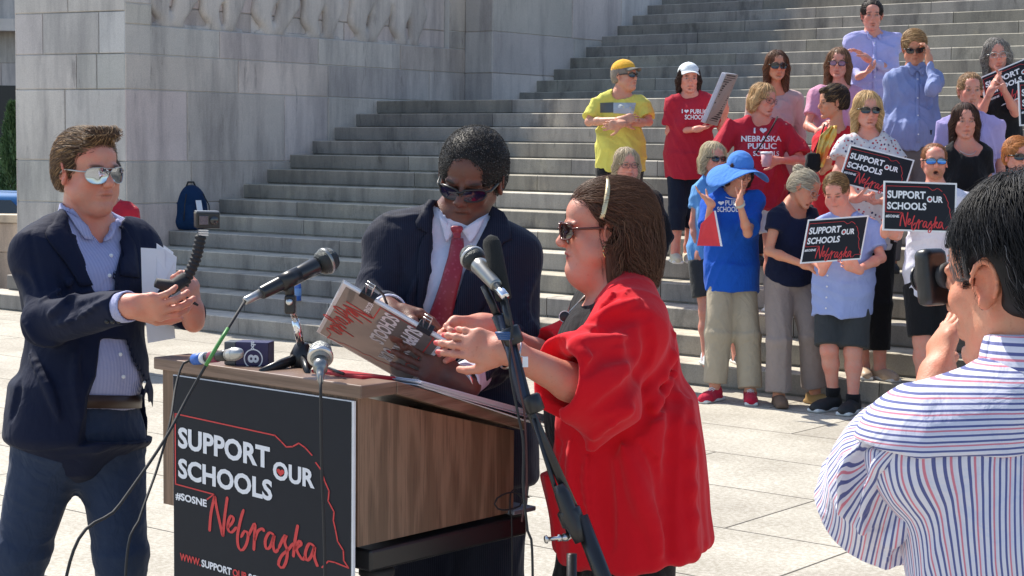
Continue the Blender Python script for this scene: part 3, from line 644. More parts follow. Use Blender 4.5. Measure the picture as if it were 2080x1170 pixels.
        vt, ft = St.mesh(res, wsum(wrinkle(t.get('amp', .011) * 2.9, 14, sd_, (1, 1, .5), 1.8), wrinkle(t.get('amp', .011) * 1.3, 33, sd_ + 1, (1, 1, .6), 2.))); out['top'] = obj(t.get('name', 'shirt'), vt, ft, t['mat'], root)
        out['tb'] = bvh_of(vt, ft); out['St'] = St
    for s, sh in (spec.get('shoes') or dict(L=dict(mat=M_BLACKR), R=dict(mat=M_BLACKR))).items(): shoe(root, J['a' + s], zf, spec.get('fyaw', {}).get(s, yaw * .5), **sh)
    hr = spec.get('hair')
    if hr: hk = dict(hr); out['hair'] = make_hair(Fh, root, color=hc, **hk)
    gl = spec.get('glasses')
    if gl: glasses(Fh, root, **gl)
    return out
def creases(S, lines, res=.014):
    """sewn seams and cloth folds traced as lines: (points, radius, 'u' ridge | 's' groove)"""
    v, f = S.mesh(res); bv = bvh_of(v, f)
    for pts, r, mode in lines:
        P = [q for q in (pin(bv, x, y, 0.) for x, y in smooth_path(pts, 9)) if q is not None]
        for i in range(len(P) - 1):
            if np.linalg.norm(P[i] - P[i + 1]) > .12: continue
            w = lambda j: r * (.35 + .65 * math.sin(math.pi * min(max(j / max(len(P) - 1, 1), .06), .94)))
            S.cap(P[i], P[i + 1], w(i), w(i + 1), r * (1.6 if mode == 'u' else 1.1), mode)
def decal(bvh, pts2d, faces, off=.0025):
    """flat shape in photo coordinates laid onto a garment's surface"""
    P = [pin(bvh, x, y, off) for x, y in pts2d]; ok = [p is not None for p in P]; P = [p if p is not None else V(0, 0, 0) for p in P]
    return P, [f for f in faces if all(ok[i] for i in f)]
def text2d(s, size=1., bold=0., space=1., res=3, font=None):
    cu = bpy.data.curves.new('t', 'FONT'); cu.body = s; cu.size = size; cu.offset = bold; cu.space_character = space; cu.resolution_u = res; o = bpy.data.objects.new('t', cu); S_.collection.objects.link(o)
    dg = bpy.context.evaluated_depsgraph_get(); me = bpy.data.meshes.new_from_object(o.evaluated_get(dg)); v = [(p.co.x, p.co.y) for p in me.vertices]; f = [tuple(q.vertices) for q in me.polygons]
    bpy.data.objects.remove(o); bpy.data.curves.remove(cu); bpy.data.meshes.remove(me); return v, f
def fit_text(s, x0, y0, w, h, bold=.02, shear=0.):
    """text scaled so its bounding box is x0..x0+w, y0..y0+h (y up)"""
    v, f = text2d(s, 1., bold); a = np.array(v); lo, hi = a.min(0), a.max(0); a = (a - lo) / (hi - lo); a = a * V(w, h) + V(x0, y0); a[:, 0] += shear * (a[:, 1] - y0); return a, f
def subdiv2d(v, f, mx):
    bm = bmesh.new(); vv = [bm.verts.new((x, y, 0)) for x, y in v]
    for q in f:
        try: bm.faces.new([vv[i] for i in q])
        except ValueError: pass
    bmesh.ops.triangulate(bm, faces=bm.faces[:])
    for _ in range(3):
        E = [e for e in bm.edges if e.calc_length() > mx]
        if not E: break
        bmesh.ops.subdivide_edges(bm, edges=E, cuts=1); bmesh.ops.triangulate(bm, faces=bm.faces[:])
    bm.verts.index_update(); r = [(q.co.x, q.co.y) for q in bm.verts], [tuple(q.index for q in k.verts) for k in bm.faces]; bm.free(); return r
HEART = [(math.sin(t) ** 3, (13 * math.cos(t) - 5 * math.cos(2 * t) - 2 * math.cos(3 * t) - math.cos(4 * t)) / 16) for t in np.linspace(0, 2 * math.pi, 28, endpoint=False)]
def shirt_text(person, lines, mat, name='lettering', slope=0.):
    """lines: (text, x0, ytop, w, h) in photo pixels; '<3' draws a heart"""
    b = MB()
    for s, x0, y0, w, h in lines:
        if s == '<3': v = np.array([(x0 + w / 2 + x * w / 2, y0 + h / 2 - y * h / 2) for x, y in HEART]); f = [tuple(range(len(v)))]
        else: a, f = fit_text(s, 0, 0, w, h, .025); v = np.stack([a[:, 0] + x0, y0 + h - a[:, 1] + a[:, 0] * slope], 1)
        v, f = subdiv2d(v, f, 5); P, F_ = decal(person['tb'], v, f); b.add(P, F_)
    o = b.build(name, mat, None); reparent(o, person['top']); return o

def shirt_details(p, mat, placket=True, wing=.85, n=4):
    """collar wings, button band and buttons laid on a shirt's surface"""
    J, T, tb, top = p['J'], p['T'], p['tb'], p['top']; c = p['g']['sc']; nb = J['nb']; px = lambda q: proj(q); f = T.f; fl = nrm(V(f[0], f[1], 0))
    base = nb + fl * .085 * c
    for s in (-1, 1):
        o = px(nb + T.x * s * .062 * c + fl * .045 * c + T.z * .030 * c); tip = px(base + T.x * s * .050 * c - T.z * .045 * c * wing); i0 = px(base + T.x * s * .004 * c - T.z * .004 * c); t2 = px(base + T.x * s * .036 * c - T.z * .050 * c * wing)
        patch('collar_wing', tb, [o, lerp(o, tip, .6), tip], [i0, lerp(i0, t2, .5), t2], mat, top, 5, 4, .010 * c, .004)
    if placket:
        a = base - T.z * .01 * c; b = lerp(J['pelvis'], J['chest'], .15) + fl * .14; w = T.x * .014 * c
        patch('button_band', tb, [px(a - w), px(lerp(a, b, .5) - w), px(b - w)], [px(a + w), px(lerp(a, b, .5) + w), px(b + w)], mat, top, 12, 3, .003, .003)
        for k in range(n):
            q = pin(tb, *px(lerp(a, b, .12 + .76 * k / max(n - 1, 1))), .007)
            if q is not None: o = MB().lathe(q, -FWD, [(0, .0058), (.002, .005)], 8).build('button', M_WHITE, None); reparent(o, top)
# ------------------------------------------------------------------ setting materials
def ground_mat():
    m, t, b = newmat('limestone_paving'); v = coords(t, rot=(0, 0, TH)); br = N(t, 'ShaderNodeTexBrick', offset=.37, offset_frequency=2, squash=1)
    t.links.new(v, br.inputs['Vector']); 
    for k, x in (('Scale', 1), ('Mortar Size', .006), ('Mortar Smooth', .15), ('Bias', 0), ('Brick Width', 1.65), ('Row Height', .80)): br.inputs[k].default_value = x
    br.inputs['Color1'].default_value = (.50, .465, .40, 1); br.inputs['Color2'].default_value = (.575, .54, .465, 1); br.inputs['Mortar'].default_value = (.10, .09, .075, 1)
    sp = noise(t, v, 42, 4, .8); bl = noise(t, v, 1.3, 5, .65); c = mixc(t, br.outputs['Color'], (.74, .72, .68, 1), ramp(t, sp, [(.42, 0), (.56, 1)]), 'MULTIPLY'); 
    c = mixc(t, c, (.78, .77, .76, 1), ramp(t, bl, [(.4, 1), (.62, 0)]), 'MULTIPLY'); c = mixc(t, c, (.7, .69, .66, 1), ramp(t, noise(t, v, 210, 2), [(.55, 0), (.68, 1)]), 'MULTIPLY')
    t.links.new(c, b.inputs['Base Color']); b.inputs['Roughness'].default_value = .75; b.inputs['Specular IOR Level'].default_value = .3
    mm = N(t, 'ShaderNodeMath', operation='MULTIPLY_ADD'); t.links.new(sp, mm.inputs[0]); mm.inputs[1].default_value = .12; inv = N(t, 'ShaderNodeMath', operation='SUBTRACT'); inv.inputs[0].default_value = 1; t.links.new(br.outputs['Fac'], inv.inputs[1]); t.links.new(inv.outputs[0], mm.inputs[2])
    bump(t, b, mm.outputs[0], .5, .012); return m
def stone_mat(name, base, tint, streak=True, rough=.85, sc=1., shade_stain=.0):
    m, t, b = newmat(name); a = N(t, 'ShaderNodeAttribute', attribute_name='Col'); v = coords(t); vs_ = coords(t, (1, 1, .16)); c = mixc(t, base, tint, ramp(t, noise(t, v, 1.1 * sc, 6, .6), [(.35, 0), (.65, 1)]))
    c = mixc(t, c, (.62, .62, .64, 1), ramp(t, noise(t, vs_, 5 * sc, 5, .65), [(.46, 0), (.7, 1)]) if streak else 0., 'MULTIPLY')
    c = mixc(t, c, (.42, .42, .43, 1), ramp(t, noise(t, vs_, 14 * sc, 4, .7), [(.62, 0), (.8, 1)]), 'MULTIPLY'); c = mixc(t, c, (.85, .85, .85, 1), ramp(t, noise(t, v, 120, 3), [(.4, 1), (.6, 0)]), 'MULTIPLY')
    if shade_stain:
        gn = N(t, 'ShaderNodeNewGeometry'); sz = N(t, 'ShaderNodeSeparateXYZ'); t.links.new(gn.outputs['True Normal'], sz.inputs[0]); c = mixc(t, c, mixc(t, (.70, .71, .73, 1), (1.22, 1.2, 1.14, 1), ramp(t, sz.outputs[2], [(.3, 0), (.7, 1)])), 1., 'MULTIPLY')  # sunlit treads and shaded risers painted into the colour by face direction
        c = mixc(t, c, (.34, .34, .35, 1), ramp(t, noise(t, coords(t, (1, 1, .5)), 2.6, 7, .72), [(.56, 0), (.72, .8)]), 'MULTIPLY'); c = mixc(t, c, (1.25, 1.22, 1.12, 1), ramp(t, noise(t, coords(t, (1, 1, 1)), 4.3, 6, .7), [(.58, 0), (.75, 1)]), 'MULTIPLY')  # random dark stains and pale patches
    c = mixc(t, c, a.outputs['Color'], 1., 'MULTIPLY'); t.links.new(c, b.inputs['Base Color']); b.inputs['Roughness'].default_value = rough; b.inputs['Specular IOR Level'].default_value = .25
    mm = N(t, 'ShaderNodeMath', operation='MULTIPLY_ADD'); t.links.new(noise(t, v, 90, 4, .7), mm.inputs[0]); mm.inputs[1].default_value = .3; t.links.new(noise(t, v, 7, 5, .6), mm.inputs[2]); bump(t, b, mm.outputs[0], .35, .012); return m
M_GROUND = ground_mat()
M_STEP = stone_mat('grey_stone_step', (.385, .36, .32, 1), (.53, .49, .425, 1), shade_stain=1.); M_WALL = stone_mat('pink_grey_limestone', (.58, .515, .46, 1), (.72, .635, .565, 1), sc=.7)
M_MORT = plain('pale_mortar', (.55, .53, .50, 1), .9); M_DARKG = plain('dark_joint', (.06, .06, .06, 1), .9)
# ------------------------------------------------------------------ ground
def quad(name, P, mat): return tag(obj(name, P, [tuple(range(len(P)))], mat, smooth=False), kind='structure')
Zs = -.53
quad('street', [V(-900, 12, Zs), V(900, 12, Zs), V(900, 1500, Zs), V(-900, 1500, Zs)], plain('asphalt', (.06, .06, .062, 1), .9, bmp=.3))
quad('plaza_pavement', [ab(-60, -40), ab(60, -40), ab(60, B0 + .05), ab(-16.2, B0 + .05), ab(-60, B0 + .05)], M_GROUND)
# ------------------------------------------------------------------ stairs
def stairs():
    root = empty('stone_staircase', ab(-8, B0)); tag(root, 'wide flight of worn grey stone steps rising behind the crowd', 'staircase'); r = random.Random(4)
    for n in range(1, 29):
        b = B0 + (n - 1) * STEP_T + (LAND if n > 14 else 0); dep = STEP_T + .03 if n != 14 else LAND + STEP_T + .03
        a0 = -19.5 if n <= 1 else (WA - 1.25) if n <= 3 else (WA - .02 if n <= 14 else WA + .40); a1 = 9.; m = MB(); a = a0 - (0 if n <= 3 else .0); first = True
        while a < a1:
            Ln = r.uniform(.95, 2.5); a2 = min(a + Ln, a1); g = .0035; dz = r.uniform(-.0015, .0015); c = r.uniform(.80, 1.12); cc = (c, c, c * r.uniform(.95, 1.03), 1)
            zt = n * RISE + dz; zb = (n - 1) * RISE - .01; z1 = (n - 1) * RISE + .014; rd = r.uniform(-.002, .002); bf = b + rd; ch = .006
            prof = [(bf + .016, zb), (bf + .016, z1), (bf, z1 + .002), (bf, zt - ch), (bf + ch, zt), (b + dep, zt), (b + dep, zb)]
            k = len(prof); vv = [ab(a + g, q, z) for q, z in prof] + [ab(a2 - g, q, z) for q, z in prof]
            m.add(vv, [tuple(range(k)), tuple(range(2 * k - 1, k - 1, -1))] + [(i, k + i, k + (i + 1) % k, (i + 1) % k) for i in range(k)], cc); a = a2
        m.box(ab(a0 + .002, b + .02, (n - 1) * RISE - .02), AX * (a1 - a0 - .004), BX * (dep - .03), ZX * (RISE + .012), (.25, .25, .25, 1))
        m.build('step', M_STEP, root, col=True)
stairs()
# ------------------------------------------------------------------ block masonry
def masonry(m, o, ux, n_, courses, u0, u1, r, minl=.7, maxl=2.2, thick=.18, joints=None, tone=(1, 1, 1)):
    """courses: list of z; blocks laid along ux from u0 to u1, outward normal n_"""
    for i in range(len(courses) - 1):
        z0, z1 = courses[i], courses[i + 1]; u = u0; js = list(joints[i]) if joints and i < len(joints) and joints[i] else []
        while u < u1 - 1e-4:
            u2 = js.pop(0) if js else u + r.uniform(minl, maxl); u2 = u1 if u2 > u1 - .3 else u2; g = .004; d = r.uniform(-.003, .003); e = .006; c = r.uniform(.84, 1.08); cc = (c * tone[0] * r.uniform(.97, 1.04), c * tone[1], c * tone[2] * r.uniform(.97, 1.04), 1)
            P = lambda a, z, q: o + ux * a + ZX * z + n_ * q
            vv = [P(u + g, z0 + g, -.02), P(u2 - g, z0 + g, -.02), P(u2 - g, z1 - g, -.02), P(u + g, z1 - g, -.02), P(u + g, z0 + g, d - e), P(u2 - g, z0 + g, d - e), P(u2 - g, z1 - g, d - e), P(u + g, z1 - g, d - e), P(u + g + e, z0 + g + e, d), P(u2 - g - e, z0 + g + e, d), P(u2 - g - e, z1 - g - e, d), P(u + g + e, z1 - g - e, d)]
            m.add(vv, [(8, 9, 10, 11)] + [(a_, (a_ + 1) % 4, 4 + (a_ + 1) % 4, 4 + a_) for a_ in range(4)] + [(4 + a_, 4 + (a_ + 1) % 4, 8 + (a_ + 1) % 4, 8 + a_) for a_ in range(4)], cc); u = u2
HW = 5.05; PB = 10.96; r_ = random.Random(11)
def pier():
    root = empty('stone_pier', ab(WA, PB)); tag(root, 'tall pink grey limestone cheek wall with a carved relief beside the steps', 'wall')
    cs = [.15, 1.02, 1.43, 2.12, 2.46, 2.94, 3.6, 4.3, HW]; m = MB(); m2 = MB(); nF = -AX * 0 + AX; c0 = ab(WA, PB)
    # side face (along BX)
    masonry(m, c0, BX, AX, cs[:5], 0, 5.27, r_, joints=[[.86, 2.4], [.82, 2.5, 3.6], [.77, 2.1, 2.75], [1.45, 2.75, 4.4]], tone=(1, .97, .97))
    masonry(m, c0, BX, AX, [2.46, 2.74], 0, 5.27, r_, joints=[[1.2, 2.6, 3.9]]); masonry(m, c0, BX, AX, [4.6, HW], 0, 5.27, r_)
    masonry(m, c0, BX, AX, [2.74, 2.94, 3.6, 4.3, 4.6], 0, .33, r_); masonry(m, c0, BX, AX, [2.74, 2.94, 3.6, 4.3, 4.6], 4.75, 5.27, r_)
    masonry(m, c0 - AX * .080, BX, AX, [2.74, 2.94, 3.6, 4.3, 4.6], .33, 4.75, r_, minl=.8, maxl=1.6, tone=(.98, .96, .97))
    # front face, turned towards the plaza's corner
    fx = V(-math.cos(math.radians(27)), math.sin(math.radians(27)), 0); fn = V(-math.sin(math.radians(27)), -math.cos(math.radians(27)), 0); fn = nrm(fn)
    masonry(m, c0, fx, fn, [.0, .60, 1.02, 1.43, 2.12, 2.46, 2.86, 3.4, 4.3, HW], 0, 1.38, r_, joints=[[.6], [.5], [.55, 1.1], [.75], [.35, .6], [.32, 1.02], [.7]], tone=(.93, 1.0, 1.05))
    c1 = c0 + fx * 1.38
    masonry(m, c1, BX, -AX, [.0, .6, 1.43, 2.46, 3.4, HW], 0, 9, r_)
    m.build('block_face', M_WALL, root, col=True)
    # core behind the blocks, mortar colour, cut back behind the relief
    P = [c0 - AX * .10 - fn * .012, c0 - AX * .10 + BX * 5.3, c1 + BX * 9 + AX * .012, c1 - fn * .012 + AX * .012]
    core = MB(); core.hexa([p for p in P] + [p + ZX * (HW - .01) for p in P])
    for b0_, b1_, z0_, z1_ in ((.012, 5.27, .0, 2.74), (.012, 5.27, 4.6, HW - .01), (.012, .33, 2.7401, 4.5999), (4.75, 5.27, 2.7401, 4.5999)): core.box(c0 - AX * .0999 + BX * b0_ + ZX * z0_, AX * .088, BX * (b1_ - b0_), ZX * (z1_ - z0_))
    core.build('mortar_core', M_MORT, root)
    # upper side wall and pilaster
    m = MB(); c2 = ab(WA + .42, B0 + 13 * STEP_T + LAND - .18); zs = [1.9, 2.46, 2.94, 3.6, 4.3, 5.2, 6.2]
    masonry(m, c2, BX, AX, zs, 0, 9, r_, minl=.9, maxl=1.8, tone=(.95, .97, 1)); masonry(m, c2 - AX * .42, AX, -BX, zs, 0, .42, r_, tone=(.9, .95, 1))
    m.box(c2 - AX * .41 + BX * .012 + ZX * 1.9, AX * .40, BX * 9, ZX * 4.29, (.9, .9, .9, 1)); m.build('upper_side_wall', M_WALL, root, col=True)
    cp = MB(); cp.hexa([p + ZX * (HW - .009) for p in [P[0] + AX * .06 - BX * .05, P[1] + AX * .06, P[2] - AX * .06, P[3] - AX * .06 + fn * .05]] + [p + ZX * (HW + .12) for p in [P[0] + AX * .06 - BX * .05, P[1] + AX * .06, P[2] - AX * .06, P[3] - AX * .06 + fn * .05]], (1, 1, 1, 1)); cp.build('coping', M_WALL, root, col=True)
    # carved relief: two walking beasts' legs and bodies
    def relief(pts, th, nm='relief_figure'):
        S = SDF(); 
        for (u, z, ra), (u2, z2, rb) in pts: S.cap(c0 + BX * u + ZX * z - AX * .09, c0 + BX * u2 + ZX * z2 - AX * .09, ra, rb, .06)
        S.cut(c0 - AX * .088, -AX); S.cut(c0 + AX * th, AX, .035); v, f = S.mesh(.012); obj(nm, v, f, M_WALL, root, col=np.ones((len(v), 4)))
    for u, k in ((.95, 1.), (2.35, 1.05), (3.75, 1.)):
        relief([((u - .34 * k, 3.5, .32), (u + .38 * k, 3.45, .30)), ((u - .42 * k, 3.2, .18), (u - .50 * k, 2.98, .12)), ((u - .50 * k, 2.98, .11), (u - .40 * k, 2.80, .08)), ((u - .12 * k, 3.1, .15), (u - .26 * k, 2.82, .085)),
                ((u + .22 * k, 3.15, .17), (u + .16 * k, 2.95, .11)), ((u + .16 * k, 2.95, .10), (u + .24 * k, 2.80, .08)), ((u + .5 * k, 3.1, .15), (u + .44 * k, 2.82, .08)), ((u - .55 * k, 2.752, .03), (u + .6 * k, 2.752, .03))], -.014)
pier()
# ------------------------------------------------------------------ far left background
def backdrop():
    root = empty('parapet_wall', pt(-60, 440, 19)); tag(root, 'low stone parapet with a sunlit top left of the tall pier', 'wall'); m = MB()
    p0 = gnd(40, 627); a0 = V(-5.0, 18.9, 0); 
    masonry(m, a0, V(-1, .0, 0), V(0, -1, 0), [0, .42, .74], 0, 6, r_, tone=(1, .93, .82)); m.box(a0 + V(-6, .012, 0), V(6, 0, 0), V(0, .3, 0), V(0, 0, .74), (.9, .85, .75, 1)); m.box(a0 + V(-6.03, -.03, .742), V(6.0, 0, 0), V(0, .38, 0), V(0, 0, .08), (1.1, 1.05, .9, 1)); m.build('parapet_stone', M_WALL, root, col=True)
    b = empty('office_building', V(-14, 45, Zs)); tag(b, 'weathered grey stone building with a projecting ledge at the left edge', 'building'); m = MB(); r = random.Random(2)
    X0 = -18; masonry(m, V(X0, 45, Zs), V(1, 0, 0), V(0, -1, 0), [0, 2.2, 4.1, 4.9, 7, 9, 11], 0, 12, r, minl=.8, maxl=1.6); m.box(V(X0, 45.02, Zs), V(12, 0, 0), V(0, 8, 0), V(0, 0, 11), (.8, .8, .8, 1)); m.build('wall', M_WALL, b, col=True)
    for x in (-15.2, -13.15, -11.1): MB().box(V(x, 44.93, .9), V(.75, 0, 0), V(0, .1, 0), V(0, 0, 2.1), (1, 1, 1, 1)).build('window', M_BLACKP, b)
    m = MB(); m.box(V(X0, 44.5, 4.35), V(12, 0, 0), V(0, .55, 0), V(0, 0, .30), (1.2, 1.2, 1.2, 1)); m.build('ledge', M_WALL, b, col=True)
    # cypress
    t = empty('cypress_tree', V(-7.62, 27, Zs)); tag(t, 'narrow dark green conifer behind the parapet beside the pier', 'tree'); MB().tube([V(-7.62, 27, Zs), V(-7.62, 27, .6), V(-7.6, 27, 1.6)], [.09, .06, .02], 8).build('trunk', plain('bark', (.08, .055, .04, 1), .9, bmp=.4), t, smooth=True)
    rr = np.random.default_rng(3); n = 9000; z = rr.random(n) ** .8; ang = rr.uniform(0, 2 * math.pi, n); rad = .34 * (1 - z) ** .55 * (.75 + .25 * np.sin(ang * 5 + z * 20)) * rr.uniform(.5, 1.08, n) + .02; c = np.stack([-7.62 + rad * np.cos(ang), 27 + rad * np.sin(ang), Zs + .4 + z * 2.3], 1)
    d = np.stack([np.cos(ang) * .5, np.sin(ang) * .5, np.full(n, 1.)], 1) + rr.normal(size=(n, 3)) * .35; d /= np.linalg.norm(d, axis=1)[:, None]; s = np.cross(d, rr.normal(size=(n, 3))); s /= np.linalg.norm(s, axis=1)[:, None]
    L = rr.uniform(.05, .11, n)[:, None]; Wd = .014; v = np.stack([c - s * Wd, c + s * Wd, c + d * L], 1).reshape(-1, 3); g = rr.uniform(.6, 1.5, n); col = np.ones((n, 3, 4)); col[..., 0] = (.08 * g)[:, None]; col[..., 1] = (.14 * g)[:, None]; col[..., 2] = (.05 * g)[:, None]
    obj('crown', v, np.arange(n * 3).reshape(n, 3), attrmat('conifer_leaf', .6), t, col=col.reshape(-1, 4), smooth=False)
    # car
    c = empty('parked_car', V(-6.95, 24, Zs)); tag(c, 'blue car parked beyond the parapet at the left edge', 'car'); blue = plain('blue_car_paint', (.02, .13, .33, 1), .18, .4, coat=1)
    S = SDF(); o = V(-6.95, 24, Zs); S.box(o + V(0, 0, .62), V(2.2, .86, .36), None, .22, .1); S.cap(o + V(-1.0, -.35, 1.2), o + V(.4, -.35, 1.2), .28, .26, .25); S.cap(o + V(-1.0, .35, 1.2), o + V(.4, .35, 1.2), .28, .26, .25)
    for x in (-1.35, 1.4): S.cyl(o + V(x, -1.0, .34), o + V(x, -.55, .34), .37, .37, .02, 's'); S.cyl(o + V(x, 1.0, .34), o + V(x, .55, .34), .37, .37, .02, 's')
    v, f = S.mesh(.045); obj('body', v, f, blue, c)
    m = MB(); m.prism([o + V(-1.15, -.655, 1.02), o + V(.65, -.655, 1.02), o + V(.3, -.61, 1.36), o + V(-.9, -.61, 1.36)], V(0, .02, 0)); m.build('window', M_LENS, c)
    m = MB(); m.prism([o + V(.62, -.5, 1.0), o + V(.62, .5, 1.0), o + V(.47, .45, 1.36), o + V(.47, -.45, 1.36)], V(.1, 0, .05)); m.build('windscreen', M_LENS, c)
    for x in (-1.35, 1.4):
        for y in (-.72, .72): w = MB().lathe(o + V(x, y - .1, .34), V(0, 1, 0), [(0, .26), (.01, .33), (.19, .33), (.2, .26)], 24).build('wheel', M_BLACKR, c, smooth=True); rm = MB().lathe(o + V(x, y - .105, .34), V(0, 1, 0), [(0, .05), (.02, .22), (.2, .22)], 20).build('rim', M_SILV, None, smooth=True); reparent(rm, w)
backdrop()
# ------------------------------------------------------------------ more modelling helpers
def poly_op(S, px, D, depth0, depth1, k=.004, mode='s', draft=None):
    """prism whose outline is traced on the plane at distance D, running from depth0 to depth1 along the view axis"""
    P = np.array([pt(x, y, D) for x, y in px]); o = P[0]; P2 = np.stack([(P - o) @ R2, (P - o) @ U2], 1)
    def fn(X, Y, Z):
        u = (X - o[0]) * R2[0] + (Y - o[1]) * R2[1] + (Z - o[2]) * R2[2]; w = (X - o[0]) * U2[0] + (Y - o[1]) * U2[1] + (Z - o[2]) * U2[2]
        dep = (X - CAM[0]) * FWD[0] + (Y - CAM[1]) * FWD[1] + (Z - CAM[2]) * FWD[2]
        ins = np.zeros(np.broadcast(u, w).shape, bool); best = np.full(ins.shape, 1e9, np.float32)
        n = len(P2)
        for i in range(n):
            a, b = P2[i], P2[(i + 1) % n]; e = b - a; t = np.clip(((u - a[0]) * e[0] + (w - a[1]) * e[1]) / (e @ e), 0, 1)
            best = np.minimum(best, (u - a[0] - t * e[0]) ** 2 + (w - a[1] - t * e[1]) ** 2)
            ins ^= ((a[1] > w) != (b[1] > w)) & (u < (b[0] - a[0]) * (w - a[1]) / (b[1] - a[1] + 1e-12) + a[0])
        d = np.sqrt(best) * np.where(ins, -1, 1); return np.maximum(d, np.maximum(D + depth0 - dep, dep - D - depth1))
    c = np.array([pt(x, y, D + q) for x, y in px for q in (depth0, depth1)]); return S.add(fn, c.min(0), c.max(0), k, mode)
def resample(p, n):
    p = np.array(p, float); s = np.r_[0, np.cumsum(np.linalg.norm(np.diff(p, axis=0), axis=1))]; t = np.linspace(0, s[-1], n)
    return np.stack([np.interp(t, s, p[:, i]) for i in range(p.shape[1])], 1)
def smooth_path(p, n):
    p = np.array(p, float); m = len(p)
    if m < 3: return resample(p, n)
    q = np.vstack([2 * p[0] - p[1], p, 2 * p[-1] - p[-2]]); out = []
    for i in range(m - 1):
        a, b, c, d = q[i], q[i + 1], q[i + 2], q[i + 3]
        for t in np.linspace(0, 1, 12, endpoint=False): out.append(.5 * ((2 * b) + (-a + c) * t + (2 * a - 5 * b + 4 * c - d) * t * t + (-a + 3 * b - 3 * c + d) * t ** 3))
    out.append(p[-1]); return resample(out, n)
def patch(name, bvh, A, B, mat, parent, nu=14, nv=8, off=.004, thick=.004, D=None, arch=0.):
    """cloth panel between two rails traced in the photo, laid onto a garment"""
    a, b = smooth_path(A, nu), smooth_path(B, nu); G = []
    for i in range(nu):
        row = []
        for j in range(nv): t = j / (nv - 1); x, y = a[i] * (1 - t) + b[i] * t; q = pin(bvh, x, y, off + arch * math.sin(math.pi * t)); row.append(q)
        G.append(row)
    good = [q for r in G for q in r if q is not None]
    for i in range(nu):
        for j in range(nv):
            if G[i][j] is None:
                x, y = a[i] * (1 - j / (nv - 1)) + b[i] * j / (nv - 1); d = ray(x, y); near = min(good, key=lambda q: np.linalg.norm(np.cross(q - CAM, d))) if good else None
                G[i][j] = CAM + d * ((near - CAM) @ FWD)
    o = MB().grid(np.array(G)).build(name, mat, parent, smooth=True); md = o.modifiers.new('s', 'SOLIDIFY'); md.thickness = thick; md.offset = 0; return o
# ------------------------------------------------------------------ the campaign print
def ribbon2d(p, w, n=28):
    c = smooth_path(p, n); t = np.gradient(c, axis=0); t /= np.linalg.norm(t, axis=1)[:, None] + 1e-9; nn = np.stack([-t[:, 1], t[:, 0]], 1)
    ww = w * (.75 + .35 * np.abs(t[:, 1]))[:, None]; ww[0] *= .5; ww[-1] *= .4
    v = np.vstack([c - nn * ww, c + nn * ww]); return v, [(i, i + 1, n + i + 1, n + i) for i in range(n - 1)]
SCRIPT = [[(262, 918), (270, 830), (290, 740)], [(290, 740), (300, 800), (332, 940)], [(332, 940), (342, 840), (356, 742)],
 [(356, 895), (378, 872), (388, 848), (374, 836), (360, 866), (360, 905), (378, 916), (404, 888)], [(440, 800), (424, 850), (408, 930), (412, 985), (430, 1002), (452, 972), (462, 925), (446, 905), (424, 940)],
 [(462, 930), (482, 890), (496, 868), (494, 930), (490, 1000)], [(494, 950), (510, 905), (534, 890), (542, 905)], [(592, 918), (568, 908), (548, 945), (552, 985), (572, 975), (592, 918)], [(592, 918), (586, 965), (596, 1000), (612, 985)],
 [(612, 985), (636, 930), (652, 912), (642, 950), (656, 990), (650, 1040), (632, 1075), (612, 1058), (628, 1015), (660, 985), (684, 950)], [(706, 862), (694, 930), (684, 1020)], [(686, 985), (712, 940), (722, 955), (700, 980), (728, 1028), (740, 1010)],
 [(786, 962), (760, 950), (742, 995), (748, 1030), (768, 1012), (786, 962)], [(786, 962), (784, 1010), (800, 1058)]]
OUTL = [[(170, 385), (205, 352), (0, 350), (0, 0), (515, 0), (545, 22), (570, 42), (600, 34), (630, 12), (660, 26), (692, 54)], [(710, 84), (735, 112), (752, 160), (772, 200), (768, 246), (795, 290), (792, 330), (802, 370), (812, 420), (838, 455), (840, 500), (862, 528), (800, 520), (770, 522), (740, 560)]]
def dsk(x, y): return (x - 80, (y - 340) - (.187 + .00004 * (y - 340)) * (x - 80))
def logo(M, parent, site=False):
    """M(u, v) -> 3D point for logo units"""
    w, r, o_ = MB(), MB(), MB()
    for s, x, y, ww, h, mb in (('SUPPORT', 15, 60, 475, 105, w), ('SCHOOLS', 15, 215, 487, 100, w), ('OUR', 505, 119, 200, 88, w), ('#SOSNE', 0, 388, 168, 40, w)):
        a, f = fit_text(s, 0, 0, ww, h, .035); mb.add([M(x + p[0], y + h - p[1]) for p in a], f)
    if site:
        x = 22
        for s, ww, mb in (('WWW.', 112, r), ('SUPPORT', 158, w), ('OUR', 76, r), ('SCHOOLS', 168, w), ('NEBRASKA', 190, r), ('.ORG', 80, w)):
            a, f = fit_text(s, 0, 0, ww, 37, .035); mb.add([M(x + p[0], 688 + 37 - p[1]) for p in a], f); x += ww + 5
    r.add([M(542 + x * 19, 167 - y * 19) for x, y in HEART], [tuple(range(len(HEART)))])
    for st in SCRIPT:
        v, f = ribbon2d([dsk(*p) for p in st], 6.5); r.add([M(*p) for p in v], f)
    for st in OUTL:
        for i in range(len(st) - 1):
            v, f = ribbon2d([st[i], st[i + 1]], 4.2, 4); t = nrm(np.array(st[i + 1]) - st[i]) * 2; q = np.array([-t[1], t[0]]) * 1.6
            o_.add([M(*(np.array(p) + d)) for p, d in ((st[i], -t - q), (st[i + 1], t - q), (st[i + 1], t + q), (st[i], -t + q))], [(0, 1, 2, 3)])
    w.build('white_lettering', M_TXTW, parent); r.build('red_lettering', M_TXTR, parent); o_.build('state_outline', M_TXTR, parent)
